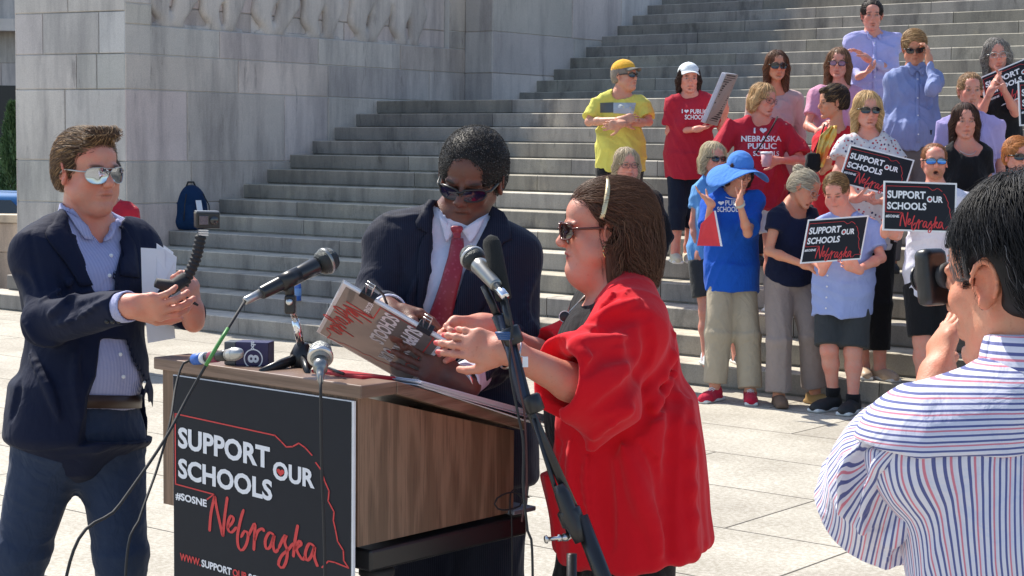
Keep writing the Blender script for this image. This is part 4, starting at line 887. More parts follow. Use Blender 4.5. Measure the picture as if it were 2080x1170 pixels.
def sign(label, TL, TR, BL, cat='sign', name='protest_sign', group='printed campaign signs held up by the crowd', print_mat=None, tone=None):
    """corners are world points"""
    TL, TR, BL = map(np.asarray, (TL, TR, BL)); x, y = TR - TL, BL - TL; n = nrm(np.cross(y, x)); n = n if n @ (CAM - TL) > 0 else -n; root = empty(name, TL + (x + y) / 2); tag(root, label, cat, group)
    c = TL + (x + y) / 2; MB().bbox(c - n * .003, x, y, n * .006, .001).build('board', M_WHITE, root)
    b = .024; o = TL + x * b + y * b * 1.45 + n * .0008; xx, yy = x * (1 - 2 * b), y * (1 - 2.9 * b)
    MB().add([o, o + xx, o + xx + yy, o + yy], [(0, 1, 2, 3)]).build('print', print_mat or M_SIGNB, root)
    s = .0011; W_ = np.linalg.norm(x); yu = nrm(y - nrm(x) * (y @ nrm(x))) * W_
    logo(lambda u, v: TL + n * .0016 + x * (.037 + u * s) + y * ((44 + v * .655) / 440), root)
    return root
# ------------------------------------------------------------------ podium
PD0 = pt(730, 782, 3.95); PYAW = math.radians(41); PA = V(math.cos(PYAW), -math.sin(PYAW), 0); PB_ = V(math.sin(PYAW), math.cos(PYAW), 0); PZ = float(PD0[2])
P0 = V(PD0[0], PD0[1], 0) - PA * .004
def pod(u, v, z): return P0 - PA * u + PB_ * v + ZX * z      # u to the left along the front, v away from the camera, z up
def wood_mat(name, a, b_, c_, vert=True):
    m, t, b = newmat(name); v = coords(t, (1, 1, .10) if vert else (.12, .12, 1)); w = N(t, 'ShaderNodeTexWave', wave_type='RINGS', rings_direction='Z' if vert else 'X'); w.inputs['Scale'].default_value = 9; w.inputs['Distortion'].default_value = 9; w.inputs['Detail'].default_value = 3; w.inputs['Detail Scale'].default_value = 1.6; t.links.new(v, w.inputs[0])
    fine = noise(t, coords(t, (1, 1, .03) if vert else (.03, .03, 1)), 260, 3); c = mixc(t, a, b_, ramp(t, w.outputs['Fac'], [(.2, 0), (.8, 1)])); c = mixc(t, c, c_, ramp(t, fine, [(.5, 0), (.72, .75)])); c = mixc(t, c, (.75, .75, .75, 1), ramp(t, noise(t, v, 3, 3), [(.4, 1), (.65, 0)]), 'MULTIPLY')
    t.links.new(c, b.inputs['Base Color']); b.inputs['Roughness'].default_value = .38; bump(t, b, fine, .12, .002); return m
M_WOOD = wood_mat('walnut_laminate', (.165, .095, .058, 1), (.265, .155, .098, 1), (.075, .040, .025, 1)); M_WOODH = wood_mat('walnut_laminate_edge', (.19, .115, .08, 1), (.26, .165, .12, 1), (.09, .05, .035, 1), False)
PW, PDp = .70, .545
def podium():
    root = empty('lectern', pod(.34, .3, 0)); tag(root, 'wood grain lectern with a slanted top and black printed campaign panel on its front', 'lectern')
    z0 = .714; zt = PZ - .030; sl = .135
    # shell: front, two sides, back are boards
    m = MB(); t = .02
    m.hexa([pod(0.0, t, z0), pod(t, t, z0), pod(t, PDp - .01, z0), pod(0, PDp - .01, z0), pod(0, t, zt), pod(t, t, zt), pod(t, PDp - .01, zt - sl), pod(0, PDp - .01, zt - sl)]); m.build('side_panel', M_WOOD, root)
    m = MB(); m.hexa([pod(PW - t, t, z0), pod(PW, t, z0), pod(PW, PDp - .01, z0), pod(PW - t, PDp - .01, z0), pod(PW - t, t, zt), pod(PW, t, zt), pod(PW, PDp - .01, zt - sl), pod(PW - t, PDp - .01, zt - sl)]); m.build('side_panel', M_WOOD, root)
    m = MB(); m.box(pod(0, 0, z0), -PA * PW, PB_ * t * .98, ZX * (zt - z0)); m.build('front_panel', M_WOOD, root)
    m = MB(); m.hexa([pod(-.022, -.012, zt + .001), pod(PW + .022, -.012, zt + .001), pod(PW + .022, .10, zt + .001), pod(-.022, .10, zt + .001), pod(-.022, -.012, zt + .031), pod(PW + .022, -.012, zt + .031), pod(PW + .022, .10, zt + .031), pod(-.022, .10, zt + .031)])
    m.hexa([pod(-.022, .1005, zt + .001), pod(PW + .022, .1005, zt + .001), pod(PW + .022, PDp + .01, zt - sl), pod(-.022, PDp + .01, zt - sl), pod(-.022, .1005, zt + .031), pod(PW + .022, .1005, zt + .031), pod(PW + .022, PDp + .01, zt + .03 - sl), pod(-.022, PDp + .01, zt + .03 - sl)]); m.build('top', M_WOODH, root, bevel=.003)
    # black shelf and plinth
    m = MB(); m.box(pod(-.012, .03, z0 - .062), -PA * (PW - .0), PB_ * (PDp + .0), ZX * .050); m.build('equipment_shelf', M_BLACKP, root, bevel=.006)
    sg = plain('grey_tray', (.22, .24, .27, 1), .45, .3); m = MB(); m.box(pod(-.02, PDp - .03, z0 - .004), -PA * .36, PB_ * .085, ZX * .012); m.build('tray_lip', sg, root, bevel=.003)
    m = MB(); z = .10
    for i in range(22): m.lathe(pod(.06, .12, z), ZX, [(0, .034), (.008, .042), (.02, .042), (.027, .034)], 18); z += .027
    m.build('bellows_column', M_BLACKR, root, smooth=True)
    m = MB(); m.box(pod(.5, .2, .06), -PA * .1, PB_ * .18, ZX * (z0 - .12)); m.build('support_post', M_BLACKP, root, bevel=.006)
    m = MB(); m.box(pod(-.0, .02, .0), -PA * PW, PB_ * PDp, ZX * .06); m.build('foot', M_BLACKP, root, bevel=.01)
    # printed panel
    zb = .46; u0, u1 = .0, .642; zt2 = zt - .006; n = -PB_; m = MB(); m.box(pod(u0, -.0135, zb), -PA * (u1 - u0), PB_ * .0065, ZX * (zt2 - zb)); bp = m.build('sign_panel', M_WHITE, root)
    m = MB(); q = [pod(u1 - .0015, -.0145, zt2 - .002), pod(u0 + .006, -.0145, zt2 - .002), pod(u0 + .006, -.0145, zb + .002), pod(u1 - .0015, -.0145, zb + .002)]; m.add(q, [(0, 1, 2, 3)]); pr = m.build('sign_print', M_SIGNB, root)
    h = empty('sign_artwork', pod(.3, -.015, .8)); 
    s = .622 / 866; x0 = u1 - .0105
    M = lambda u, v: pod(x0 - u * s, -.0158, zt2 - .096 - v * s * .70 - u * s * .03)
    k = root; logo(M, k, True); S_.collection.objects.unlink(h); bpy.data.objects.remove(h)
    return root
podium()
def on_top(u, v, dz=0.): # point on the lectern's top
    zt = PZ - .030; return pod(u, v, (zt + .031 if v < .1 else zt + .031 - .135 * (v - .1) / (PDp - .09)) + dz)
# ------------------------------------------------------------------ microphones and stands
M_GRILLE = plain('dark_mesh_grille', (.05, .055, .055, 1), .3, .8, bmp=.9, bscale=900); M_GRL2 = plain('steel_mesh_grille', (.30, .31, .30, 1), .35, .9, bmp=.9, bscale=900); M_CHROME = plain('chrome', (.75, .76, .8, 1), .12, 1)
M_MIC = plain('black_mic_barrel', (.018, .02, .023, 1), .28); M_MICS = plain('grey_mic_barrel', (.30, .30, .285, 1), .32, .8); M_FOAM = plain('black_foam', (.012, .013, .013, 1), .95, bmp=.8, bscale=500)
def mic(label, tail, head, mat, grille, band=None, r=.0175, xlr=M_CHROME, hr=.026, name='microphone', group='handheld microphones around the lectern'):
    ax = nrm(np.asarray(head) - tail); L = np.linalg.norm(np.asarray(head) - tail); root = empty(name, tail); tag(root, label, 'microphone', group)
    MB().lathe(tail, ax, [(0, .0085), (.002, .0095), (.045, .011)], 16).build('cable_plug', xlr, root, smooth=True)
    MB().lathe(tail, ax, [(.045, r * .72), (.05, r * .78), (L * .6, r * .98), (L - .062, r * 1.08), (L - .055, r * .9)], 20).build('barrel', mat, root, smooth=True)
    MB().lathe(tail, ax, [(L - .055, r), (L - .045, hr * .92), (L - .038, hr), (L - .030, hr * 1.02), (L - .020, hr * .98), (L - .008, hr * .78), (L - .001, hr * .4), (L, .002)], 24).build('grille', grille, root, smooth=True)
    MB().lathe(tail, ax, [(L - .034, hr * 1.0), (L - .033, hr * 1.06), (L - .027, hr * 1.06), (L - .026, hr * 1.0)], 24).build('ring', M_MICS if mat is M_MIC else M_SILV, root, smooth=True)
    if band:
        for i, (c, a, b) in enumerate(band): MB().lathe(tail, ax, [(a, r * .86), (a + .001, r * 1.02), (b - .001, r * 1.06), (b, r * .9)], 20).build('tape_band', plain('tape', c, .5), root, smooth=True)
    return root
def cable(label, pts, r=.0032, mat=None, D=None, group='cables running from the lectern microphones', parts=None, name='cable'):
    P = smooth_path([p if len(p) == 3 and isinstance(p, np.ndarray) else pt(*p) for p in pts], 60); o = MB().tube(P, r, 8).build(name, mat or M_BLACKR, None, P[0], smooth=True); tag(o, label, 'cable', group)
    if parts: 
        a, b, m2 = parts; q = MB().tube(P[int(a * 59):int(b * 59) + 1], r * 1.25, 8).build('coloured_sleeve', m2, o, smooth=True)
    return o
D1 = 4.12
t1, h1 = pt(497, 612, D1 - .02), pt(683, 520, D1 + .12)
mic('black microphone in the clip of the chrome desk stand on the lectern', t1, h1, M_MIC, M_GRILLE, None, r=.020, hr=.031, xlr=M_SILV)
def desk_stand():
    b0 = on_top(.33, .13, 0); root = empty('microphone_stand', b0); tag(root, 'short chrome desk stand with black folding feet on the lectern top', 'microphone stand'); clip = pt(590, 603, D1 + .05); b1 = b0 + ZX * .05
    MB().tube([b1, lerp(b1, clip, .55)], .0095, 14).build('lower_tube', M_CHROME, root, smooth=True); MB().tube([lerp(b1, clip, .55), clip - ZX * .02], .0068, 14).build('upper_tube', M_CHROME, root, smooth=True); MB().lathe(b0, ZX, [(.0, .022), (.012, .030), (.04, .028), (.062, .017), (.066, .012)], 18).build('hub', M_BLACKP, root, smooth=True)
    for q in (pt(480, 738, 4.1), pt(640, 752, 3.99), pt(650, 726, 4.5)):
        e = V(q[0], q[1], b0[2]); d = nrm(e - b0) * .135; MB().tube([b0 + ZX * .03, b0 + d * .5 + ZX * .02, b0 + d + ZX * .005 - ZX * .005 * 0], [.009, .008, .0065], 8, squash=1.6).build('foot', M_BLACKP, root, smooth=True)
    MB().cbox(clip - ZX * .018, R2 * .026, FWD * .03, ZX * .045).build('swivel', M_BLACKP, root, bevel=.005); ax = nrm(h1 - t1); m = MB(); m.tube([lerp(t1, h1, .38), lerp(t1, h1, .58)], .0205, 14); m.build('clip', M_BLACKP, root, smooth=True); MB().tube([lerp(t1, h1, .47), clip - ZX * .01], [.013, .011], 10).build('clip_neck', M_BLACKP, root, smooth=True)
    MB().lathe(clip - ZX * .012 - FWD * .018, -FWD, [(0, .008), (.006, .008), (.008, .005)], 12).build('screw', M_STEEL, root, smooth=True)
desk_stand()
t2, h2 = pt(388, 736, 4.30), pt(492, 722, 4.17)
mic('small microphone wrapped in blue and maroon tape lying on the lectern', t2 + ZX * .006, h2 + ZX * .006, M_BLACKP, M_SILV, [((.03, .12, .45, 1), .012, .045), ((.6, .62, .65, 1), .045, .06), ((.2, .03, .07, 1), .075, .105)], r=.0135, hr=.0155, xlr=M_BLACKR)
def mic_flag():
    c = pt(518, 717, 4.28); x = nrm(V(.985, -.17, 0)); y = nrm(np.cross(ZX, x)); root = empty('microphone_flag', c); tag(root, 'purple television station cube lying behind the desk stand on the lectern', 'microphone flag'); M = plain('purple_print', (.022, .016, .085, 1), .4)
    MB().bbox(c, x * .082, y * .05, ZX * .058, .003).build('cube', M, root); n = -y; f = c + n * .0305; o = c - x * .049; 
    w = MB(); f = c + n * .0256 + x * .004
    for rr in ((.024, .021),):
        k = 28; v = [f - ZX * .011 + (x * math.cos(a) + ZX * math.sin(a)) * q for q in rr for a in np.linspace(0, 2 * math.pi, k, endpoint=False)]; w.add(v, [(i, (i + 1) % k, k + (i + 1) % k, k + i) for i in range(k)])
    a, fc = fit_text('8', 0, 0, .02, .028, .03); w.add([f - ZX * .011 + x * (p[1] - .014) - ZX * (p[0] - .010) for p in a], fc); a, fc = fit_text('abc', 0, 0, .022, .012, .03); w.add([f + ZX * .032 - ZX * p[0] + x * (p[1] - .006) for p in a], fc); w.build('lettering', M_TXTW, root)
    MB().bbox(c - x * .056, x * .028, y * .048, ZX * .056, .003).build('end_panel', plain('grey_print', (.09, .10, .11, 1), .4), root)
mic_flag()
t3 = pt(651, 762, 3.93); h3 = pt(645, 728, 4.02)
def mic3():
    ax = nrm(V(-.1, .85, .55)); root = empty('microphone', t3); tag(root, 'silver microphone on the front edge of the lectern pointing at the speaker', 'microphone', 'handheld microphones around the lectern')
    MB().lathe(t3, ax, [(-.025, .006), (0, .009), (.018, .0115), (.02, .0165), (.05, .0175)], 18).build('barrel', M_MICS, root, smooth=True); MB().lathe(t3, ax, [(.05, .018), (.062, .0255), (.075, .0275), (.088, .026), (.1, .018), (.108, .004)], 22).build('grille', M_GRL2, root, smooth=True); MB().lathe(t3, ax, [(.058, .027), (.059, .0295), (.068, .0295), (.069, .027)], 22).build('ring', M_STEEL, root, smooth=True)
mic3()
cable('black cable dangling straight down the front of the printed panel', [t3 + V(0, .005, .0) , pt(651, 782, 3.86), pt(652, 830, 3.86), pt(654, 960, 3.87), pt(660, 1170, 3.88), V(*pt(662, 1300, 3.86)[:2], .02)], .0034)
G_ = plain('green_sleeve', (.07, .26, .06, 1), .5)
cable('black cable with a bright green sleeve falling from the desk stand microphone', [t1, pt(480, 640, 4.05), pt(440, 705, 4.0), pt(385, 800, 3.98), pt(330, 900, 3.9), pt(240, 1030, 3.8), pt(135, 1170, 3.7), V(*pt(60, 1300, 3.6)[:2], .01)], .0036, parts=(.08, .15, G_))
cable('thin black cable looping from the taped microphone over the lectern edge', [t2 + ZX * .006, pt(370, 742, 4.30), pt(356, 790, 4.25), pt(345, 860, 4.15), pt(320, 950, 4.1), pt(285, 1050, 4.0), pt(255, 1170, 3.95), V(*pt(245, 1350, 3.9)[:2], .01)], .003)
# boom stand
DB = 3.78
def boom():
    root = empty('boom_stand', V(*pt(1175, 1300, DB)[:2], 0)); tag(root, 'tall black boom stand leaning between the suited man and the woman in red', 'microphone stand'); base = V(*pt(1165, 1300, DB)[:2], 0); cl = pt(1163, 1075, DB)
    MB().tube([base + ZX * .12, cl + V(0, .03, -.06)], .0115, 14).build('upright', M_BLACKP, root, smooth=True)
    for a in (.3, 2.4, 4.5): d = V(math.cos(a), math.sin(a), 0); MB().tube([base + ZX * .16, base + d * .30 + ZX * .015], .0095, 10).build('leg', M_BLACKP, root, smooth=True)
    MB().lathe(pt(1135, 985, DB), pt(1205, 1170, DB - .03) - pt(1135, 985, DB), [(0, .012), (.02, .017), (.08, .019), (.1, .017), (.13, .012)], 18).build('clutch', M_BLACKP, root, smooth=True)
    MB().tube([pt(1038, 690, DB + .05), pt(1075, 830, DB + .03), pt(1178, 1060, DB)], .0105, 14).build('boom_arm', M_BLACKP, root, smooth=True)
    MB().tube([pt(1010, 640, DB + .06), pt(1042, 720, DB + .05)], .0135, 14).build('upper_tube', M_BLACKP, root, smooth=True); MB().tube([pt(983, 580, DB + .07), pt(1014, 650, DB + .06)], .0085, 12).build('neck_tube', M_BLACKP, root, smooth=True)
    MB().tube([pt(1020, 640, DB + .05), pt(1062, 810, DB + .03), pt(1082, 835, DB + .03)], .012, 12).build('second_tube', plain('navy_tube', (.012, .02, .045, 1), .4), root, smooth=True)
    MB().tube([pt(1178, 1050, DB), pt(1232, 1190, DB - .03), pt(1262, 1260, DB - .05)], .018, 14).build('counterweight_sleeve', M_BLACKP, root, smooth=True); MB().tube([pt(1084, 850, DB + .02), pt(1156, 1085, DB)], .0055, 10).build('thin_tube', M_BLACKP, root, smooth=True)
    for q, r, n in ((pt(1040, 682, DB + .04), .022, 'collar'), (pt(1083, 820, DB + .03), .021, 'knob'), (pt(1160, 1050, DB), .026, 'collar')): MB().lathe(q - nrm(pt(1178, 1060, DB) - pt(1038, 690, DB)) * .02, pt(1178, 1060, DB) - pt(1038, 690, DB), [(0, r * .8), (.004, r), (.036, r), (.04, r * .8)], 16).build(n, M_BLACKP, root, smooth=True)
    MB().lathe(pt(1107, 1096, DB - .02), pt(1160, 1090, DB) - pt(1107, 1096, DB - .02), [(0, .008), (.004, .0095), (.007, .005), (.028, .004), (.030, .008), (.036, .008), (.038, .006), (.043, .009), (.05, .009), (.06, .004)], 12).build('wing_bolt', M_STEEL, root, smooth=True)
    MB().cbox(pt(1067, 735, DB + .02), R2 * .012, FWD * .022, U2 * .022).build('white_label', M_WHITE, root)
    m = MB(); 
    for i in range(4): q = pt(1025 + i * 2, 676 + i * 4, DB + .035); m.tube([q + (R2 * math.cos(a) + FWD * math.sin(a)) * .019 for a in np.linspace(0, 6.28, 12)], .003, 6)
    m.build('cable_tie', plain('blue_tie', (.04, .10, .25, 1), .4), root, smooth=True)
boom()
t4, h4 = pt(1027, 603, DB + .0), pt(948, 510, DB + .14)
mic('grey microphone clipped to the boom stand in front of the red tie', t4, h4, M_MICS, M_GRILLE, None, r=.0185, hr=.027)
def foam():
    a, b = pt(1024, 610, DB + .05), pt(995, 478, DB + .09); root = empty('shotgun_microphone', a); tag(root, 'long black foam covered microphone standing upright behind the grey microphone', 'microphone'); ax = nrm(b - a); L = np.linalg.norm(b - a)
    MB().lathe(a, ax, [(-.0, .012), (.004, .0175), (L * .5, .0195), (L - .02, .0205), (L - .008, .016), (L, .004)], 20).build('foam_cover', M_FOAM, root, smooth=True); MB().lathe(a - ax * .07, ax, [(0, .009), (.072, .0095)], 14).build('barrel', M_MIC, root, smooth=True)
foam()
cable('black cable hanging loosely beside the boom stand', [t4, pt(1040, 660, DB), pt(1035, 740, DB), pt(1050, 830, DB), pt(1063, 900, DB), pt(1063, 990, DB), pt(1072, 1080, DB), pt(1082, 1170, DB), V(*pt(1085, 1300, DB)[:2], .01)], .0028, group='cables hanging from the boom stand')
cable('thin reddish cable hanging down the front of the boom stand', [pt(1036, 690, DB - .01), pt(1050, 760, DB - .01), pt(1058, 800, DB - .01), pt(1066, 850, DB), pt(1070, 980, DB + .01), pt(1060, 1060, DB + .01)], .0022, plain('maroon_rubber', (.06, .012, .015, 1), .5), group='cables hanging from the boom stand')
cable('tangled thin black cable looped over the lectern tray', [pt(1075, 1010, 4.35), pt(1040, 1000, 4.32), pt(1010, 1012, 4.28), pt(1006, 1030, 4.27), pt(1030, 1036, 4.3), pt(1062, 1022, 4.33), pt(1040, 992, 4.33), pt(1036, 1040, 4.31), pt(1040, 1100, 4.33), V(*pt(1045, 1350, 4.3)[:2], .01)], .0022, group='cables hanging from the boom stand')
# papers on the lectern
def papers_top():
    root = empty('paper_stack', on_top(.1, .4)); tag(root, 'stack of white papers lying along the slanted lectern top', 'papers'); zt = None
    rp = random.Random(8)
    for i in range(9):
        a = on_top(-.020 + rp.uniform(-.006, .006), .17 + rp.uniform(-.01, .02), .002 + .0019 * i); b = on_top(-.034 + rp.uniform(-.008, .008), .665 + rp.uniform(-.02, .01), .003 + .0021 * i); d = -PA * .215; MB().prism([a, b, b + d, a + d], ZX * .0012).build('sheet', M_PAPER, root)
    a = on_top(-.02, .24, .0015); b = on_top(-.055, .62, -.012); MB().prism([a, b, b - PA * .12 + ZX * .012, a - PA * .12 + ZX * .001], ZX * .0012).build('sheet', M_PAPER, root)
papers_top()
def redfolder():
    a = on_top(.10, .03, .004); root = MB().bbox(on_top(.14, .12, .003), -PA * .17, PB_ * .11 - ZX * .012, ZX * .010, .003).build('red_notebook', plain('red_leatherette', (.42, .02, .035, 1), .45, bmp=.3), None, on_top(.14, .12, 0)); tag(root, 'closed red notebook lying near the corner of the lectern top', 'notebook')
    m = MB().tube([on_top(.09, .04, .012), on_top(.20, .09, .012)], .004, 8); o = m.build('pen', M_BLACKP, None, on_top(.1, .05), smooth=True); tag(o, 'slim dark pen lying on the red notebook', 'pen')
redfolder()
# ------------------------------------------------------------------ things on the steps
def backpack():
    D = 15.0; c = pt(385, 425, D); z0 = pt(385, 467, D)[2]; a = -13.05; 
    b = (pt(385, 467, D) @ BX); zl = 5 * RISE; q = ray(388, 467); dd = (zl - H_CAM) / q[2]; c = CAM + q * dd; root = empty('backpack', c); tag(root, 'dark blue backpack with a white tag leaning on the cheek wall', 'backpack'); F = Fr(c, 35); S = SDF()
    S.ell(F.p(0, 0, .20), V(.175, .11, .25), F.R, .05); S.ell(F.p(0, 0, .08), V(.19, .13, .12), F.R, .05); S.ell(F.p(0, .10, .14), V(.13, .05, .12), F.R, .03); S.cut(F.p(0, 0, .004), -F.z); v, f = S.mesh(.009, wrinkle(.008, 20, 4)); obj('bag', v, f, cloth('navy_nylon', (.008, .03, .085, 1)), root)
    m = MB(); m.tube([F.p(x, .0, z) for x, z in ((-.05, .43), (-.03, .475), (.03, .475), (.05, .43))], .009, 8); m.build('handle', M_BLACKR, root, smooth=True); MB().prism([F.p(-.02, .15, .30), F.p(.04, .15, .30), F.p(.05, .17, .18), F.p(-.01, .17, .18)], F.f * .004).build('tag', M_PAPER, root)
    for s in (-1, 1): MB().tube([F.p(s * .09, .09, .36), F.p(s * .13, .14, .25), F.p(s * .14, .14, .1)], .005, 6).build('zip', M_BLACKR, root, smooth=True)
backpack()
def bottle():
    q = ray(604, 612); D = None; b = B0 + .5 * STEP_T; 
    n = 1
    q = ray(604, 611); c = CAM + q * ((n * RISE - H_CAM) / q[2]); n = 2; c = CAM + q * ((n * RISE - H_CAM) / q[2]); c[2] = n * RISE; root = empty('water_bottle', c); tag(root, 'small blue water bottle standing on a low step behind the microphone', 'bottle')
    B = plain('blue_plastic', (.03, .12, .45, 1), .15, spec=.7); MB().lathe(c, ZX, [(0, .02), (.002, .033), (.06, .033), (.07, .031), (.12, .033), (.15, .028), (.165, .014)], 20).build('body', B, root, smooth=True); MB().lathe(c + ZX * .165, ZX, [(0, .015), (.02, .015), (.021, .01)], 16).build('cap', plain('dark_blue_cap', (.01, .03, .2, 1), .4), root, smooth=True); MB().lathe(c, ZX, [(.045, .0335), (.046, .0343), (.105, .0343), (.106, .0335)], 20).build('label', plain('label_blue', (.15, .3, .6, 1), .5), root, smooth=True)
bottle()
# ------------------------------------------------------------------ crowd
def cap_hat(F, parent, c, brim, name='baseball_cap', tilt=0., lift=0.):
    G = Fr(F.o); G.R = F.R; G.sc = F.sc; G.x, G.f, G.z = F.x, F.f, F.z; S = SDF(); S.ell(G.p(0, -.018, .052 + lift), V(.088, .108, .084) * F.sc, G.R, .01); S.cut(G.p(0, 0, .05 + lift), -G.z + G.f * .1); v, f = S.mesh(.005); o = obj(name, v, f, c, parent)
    P = [[G.p(math.sin(a) * (.080 + .004 * t), .0 + math.cos(a) * .088 + t * .066 * math.cos(a * .8), .062 + lift - t * .012 - (math.sin(a) ** 2) * (.008 + .022 * t)) for t in np.linspace(0, 1, 6)] for a in np.linspace(-1.05, 1.05, 17)]
    b = MB().grid(P).build('visor', brim, None, smooth=True); b.modifiers.new('s', 'SOLIDIFY').thickness = .004; reparent(b, o); bt = MB().lathe(G.p(0, -.018, .134 + lift), G.z, [(0, .007), (.004, .006), (.005, .001)], 10).build('button', c, None); reparent(bt, o); return o
def sun_hat(F, parent, c):
    S = SDF(); S.ell(F.p(0, -.02, .058), V(.092, .11, .10) * F.sc, F.R, .01); S.cut(F.p(0, 0, .045), -F.z); v, f = S.mesh(.005, wrinkle(.002, 30, 2)); o = obj('sun_hat', v, f, c, parent); P = []
    for a in np.linspace(0, 2 * math.pi, 49):
        row = []
        for t in np.linspace(0, 1, 9):
            r = .088 + t * .135; x, y = math.sin(a) * r * .97, math.cos(a) * r - .02
            z = .052 - t * .03 - .10 * t ** 1.4 * (math.sin(a) ** 2) * (1.35 if math.sin(a) < 0 else .75) + .03 * t * max(0, math.cos(a - .5)) + .012 * t * math.sin(a * 3 + 1)
            row.append(F.p(x, y, z))
        P.append(row)
    b = MB().grid(P).build('brim', c, None, smooth=True); b.modifiers.new('s', 'SOLIDIFY').thickness = .004; reparent(b, o)
def belt(p, mat, z=None, w=.016, name='belt', k=1.02, zf=.30):
    J, T, g = p['J'], p['T'], p['g']; c = g['sc']; q = lerp(J['pelvis'], J['chest'], zf); a, b = (.158 * g['w'] * g['hip'] * c * .93 + .022) * k, (.108 * g['d'] * c + g['belly'] * .5 + .022) * k
    P = [[q + T.x * a * math.cos(t) + T.f * b * math.sin(t) + T.z * s for s in (-w, w)] for t in np.linspace(0, 2 * math.pi, 41)]; o = MB().grid(P).build(name, mat, p['root'], smooth=True); o.modifiers.new('s', 'SOLIDIFY').thickness = .006
    return o
def necklace(p, mat, r=.07, drop=.06, pend=False):
    J, T = p['J'], p['T']; pts = [J['nb'] + T.z * (.03 - drop * (.5 - .5 * math.cos(a)) ) * 1 + T.x * r * math.sin(a) + T.f * (.02 - .085 * math.cos(a) * 1) for a in np.linspace(1.2, 2 * math.pi - 1.2, 20)]
    MB().tube(pts, .0022, 6).build('necklace', mat, p['root'], smooth=True)
B = build_person; U = (0, 0, 1)
K_ = srgb
crowd = 'people standing on the steps at the rally'
M_NAVY = cloth('navy_trousers', (.012, .018, .035, 1)); M_BLK = cloth('black_cloth', (.012, .012, .014, 1), sheen=.1); M_RED = cloth('red_cotton', (.42, .022, .042, 1)); M_KHA = cloth('khaki', (.40, .34, .25, 1)); M_GREYC = cloth('charcoal_cloth', (.045, .05, .055, 1))
M_LAV = cloth('lavender_oxford', (.42, .42, .72, 1)); M_SOLE = plain('white_rubber', (.7, .7, .68, 1), .5)
HL = lambda c, f=.3: (c, f)
# C1 yellow tee
c1 = B(dict(label='man in a yellow T-shirt and orange cap with crossed arms', group=crowd, D=13.6, lev=4, head=(1270, 154), yaw=48, tyaw=12, pitch=-4, skin='mid', hairc=K_(150, 140, 130), g=dict(w=1.1, d=1.1, belly=.035, fat=.006, jaw=1.04),
    j=dict(sL=(1213, 208, 0), sR=(1308, 212, 0), eL=(1196, 248, -.05), wL=(1262, 243, -.26), eR=(1318, 248, -.05), wR=(1262, 252, -.30)), hands=dict(L=dict(d=(.9, -.1, .15), n=(0, .8, -.2), curl=.5), R=dict(d=(-.9, .1, -.1), n=(0, 1, 0), curl=.4)),
    top=dict(mat=cloth('yellow_cotton', (.68, .62, .13, 1)), hem=-.03, sleeve=.8, sl=.02, amp=.012, name='tshirt', loose=.01), bottom=dict(mat=M_BLK, leg=2), hair=dict(style='short', n=150, length=.02), glasses=dict(kind='sun', tm=M_FRAME), shoes=dict(L=dict(mat=M_BLACKR), R=dict(mat=M_BLACKR))))
cap_hat(c1['F'], c1['root'], cloth('orange_twill', (.78, .42, .05, 1)), cloth('grey_twill', (.16, .15, .13, 1)))
m = MB(); v, f = subdiv2d([(1219, 209), (1246, 208), (1246, 229), (1219, 229)], [(0, 1, 2, 3)], 6); P, F_ = decal(c1['tb'], v, f); o = MB().add(P, F_).build('shirt_print', plain('grey_ink', (.10, .11, .11, 1), .7, bmp=.2, bscale=300), None); reparent(o, c1['top'])
v, f = subdiv2d([(1246, 209), (1292, 209), (1286, 232), (1246, 230)], [(0, 1, 2, 3)], 6); P, F_ = decal(c1['tb'], v, f); o = MB().add(P, F_).build('shirt_print', plain('pale_ink', (.42, .48, .50, 1), .7), None); reparent(o, c1['top'])
# C2 grey blond woman, black cardigan
c2 = B(dict(label='grey blond woman with glasses and black cardigan behind the woman in red', group=crowd, D=11.9, lev=0, head=(1273, 335), yaw=12, skin='pink', hairc=K_(186, 168, 140), g=dict(fem=True, w=1.08, d=1.15, fat=.006),
    j=dict(sL=(1225, 405, 0), sR=(1328, 405, 0), eR=(1352, 480, .0), wR=(1340, 545, -.1)), top=dict(mat=M_BLK, hem=-.18, sleeve=1.95, neck='vee', vd=.14, name='cardigan'), bottom=dict(mat=M_BLK, leg=2), hair=dict(style='bob', n=500, length=.10, hlen=.115, width=.004, vol=1.0), glasses=dict(kind='clear', lens=M_CLEAR, rim=.0018)))
# C3 white cap red tee newspaper
c3 = B(dict(label='woman in a red T-shirt and white cap holding up a folded newspaper', group=crowd, D=13.4, lev=5, head=(1399, 160), yaw=4, skin='pink', hairc=K_(60, 42, 34), sc=.95, g=dict(fem=True, w=1.06, d=1.1, bust=.9),
    j=dict(sL=(1368, 208, 0), sR=(1436, 208, 0), eL=(1359, 268, .02), wL=(1418, 262, -.18), eR=(1466, 262, -.02), wR=(1474, 222, -.12), aL=(1372, 506, 0), aR=(1398, 500, .1)), hands=dict(L=dict(d=(.9, -.1, .2), n=(0, 0, 1), curl=.4), R=dict(d=(0, -.1, 1), n=(-1, 0, 0), curl=1.0)),
    top=dict(mat=M_RED, hem=-.14, sleeve=.85, sl=.03, name='tshirt', loose=.03), bottom=dict(mat=M_NAVY, leg=1.55, name='capri_trousers'), hair=dict(style='bob', n=350, length=.05, hlen=.1, th=.004, width=.004), shoes=dict(L=dict(mat=cloth('cream_canvas', (.6, .55, .42, 1)), kind='flat', sole=M_SOLE), R=dict(mat=cloth('cream_canvas', (.6, .55, .42, 1)), kind='flat', sole=M_SOLE))))
cap_hat(c3['F'], c3['root'], cloth('white_twill', (.72, .76, .78, 1)), cloth('white_twill', (.72, .76, .78, 1)))
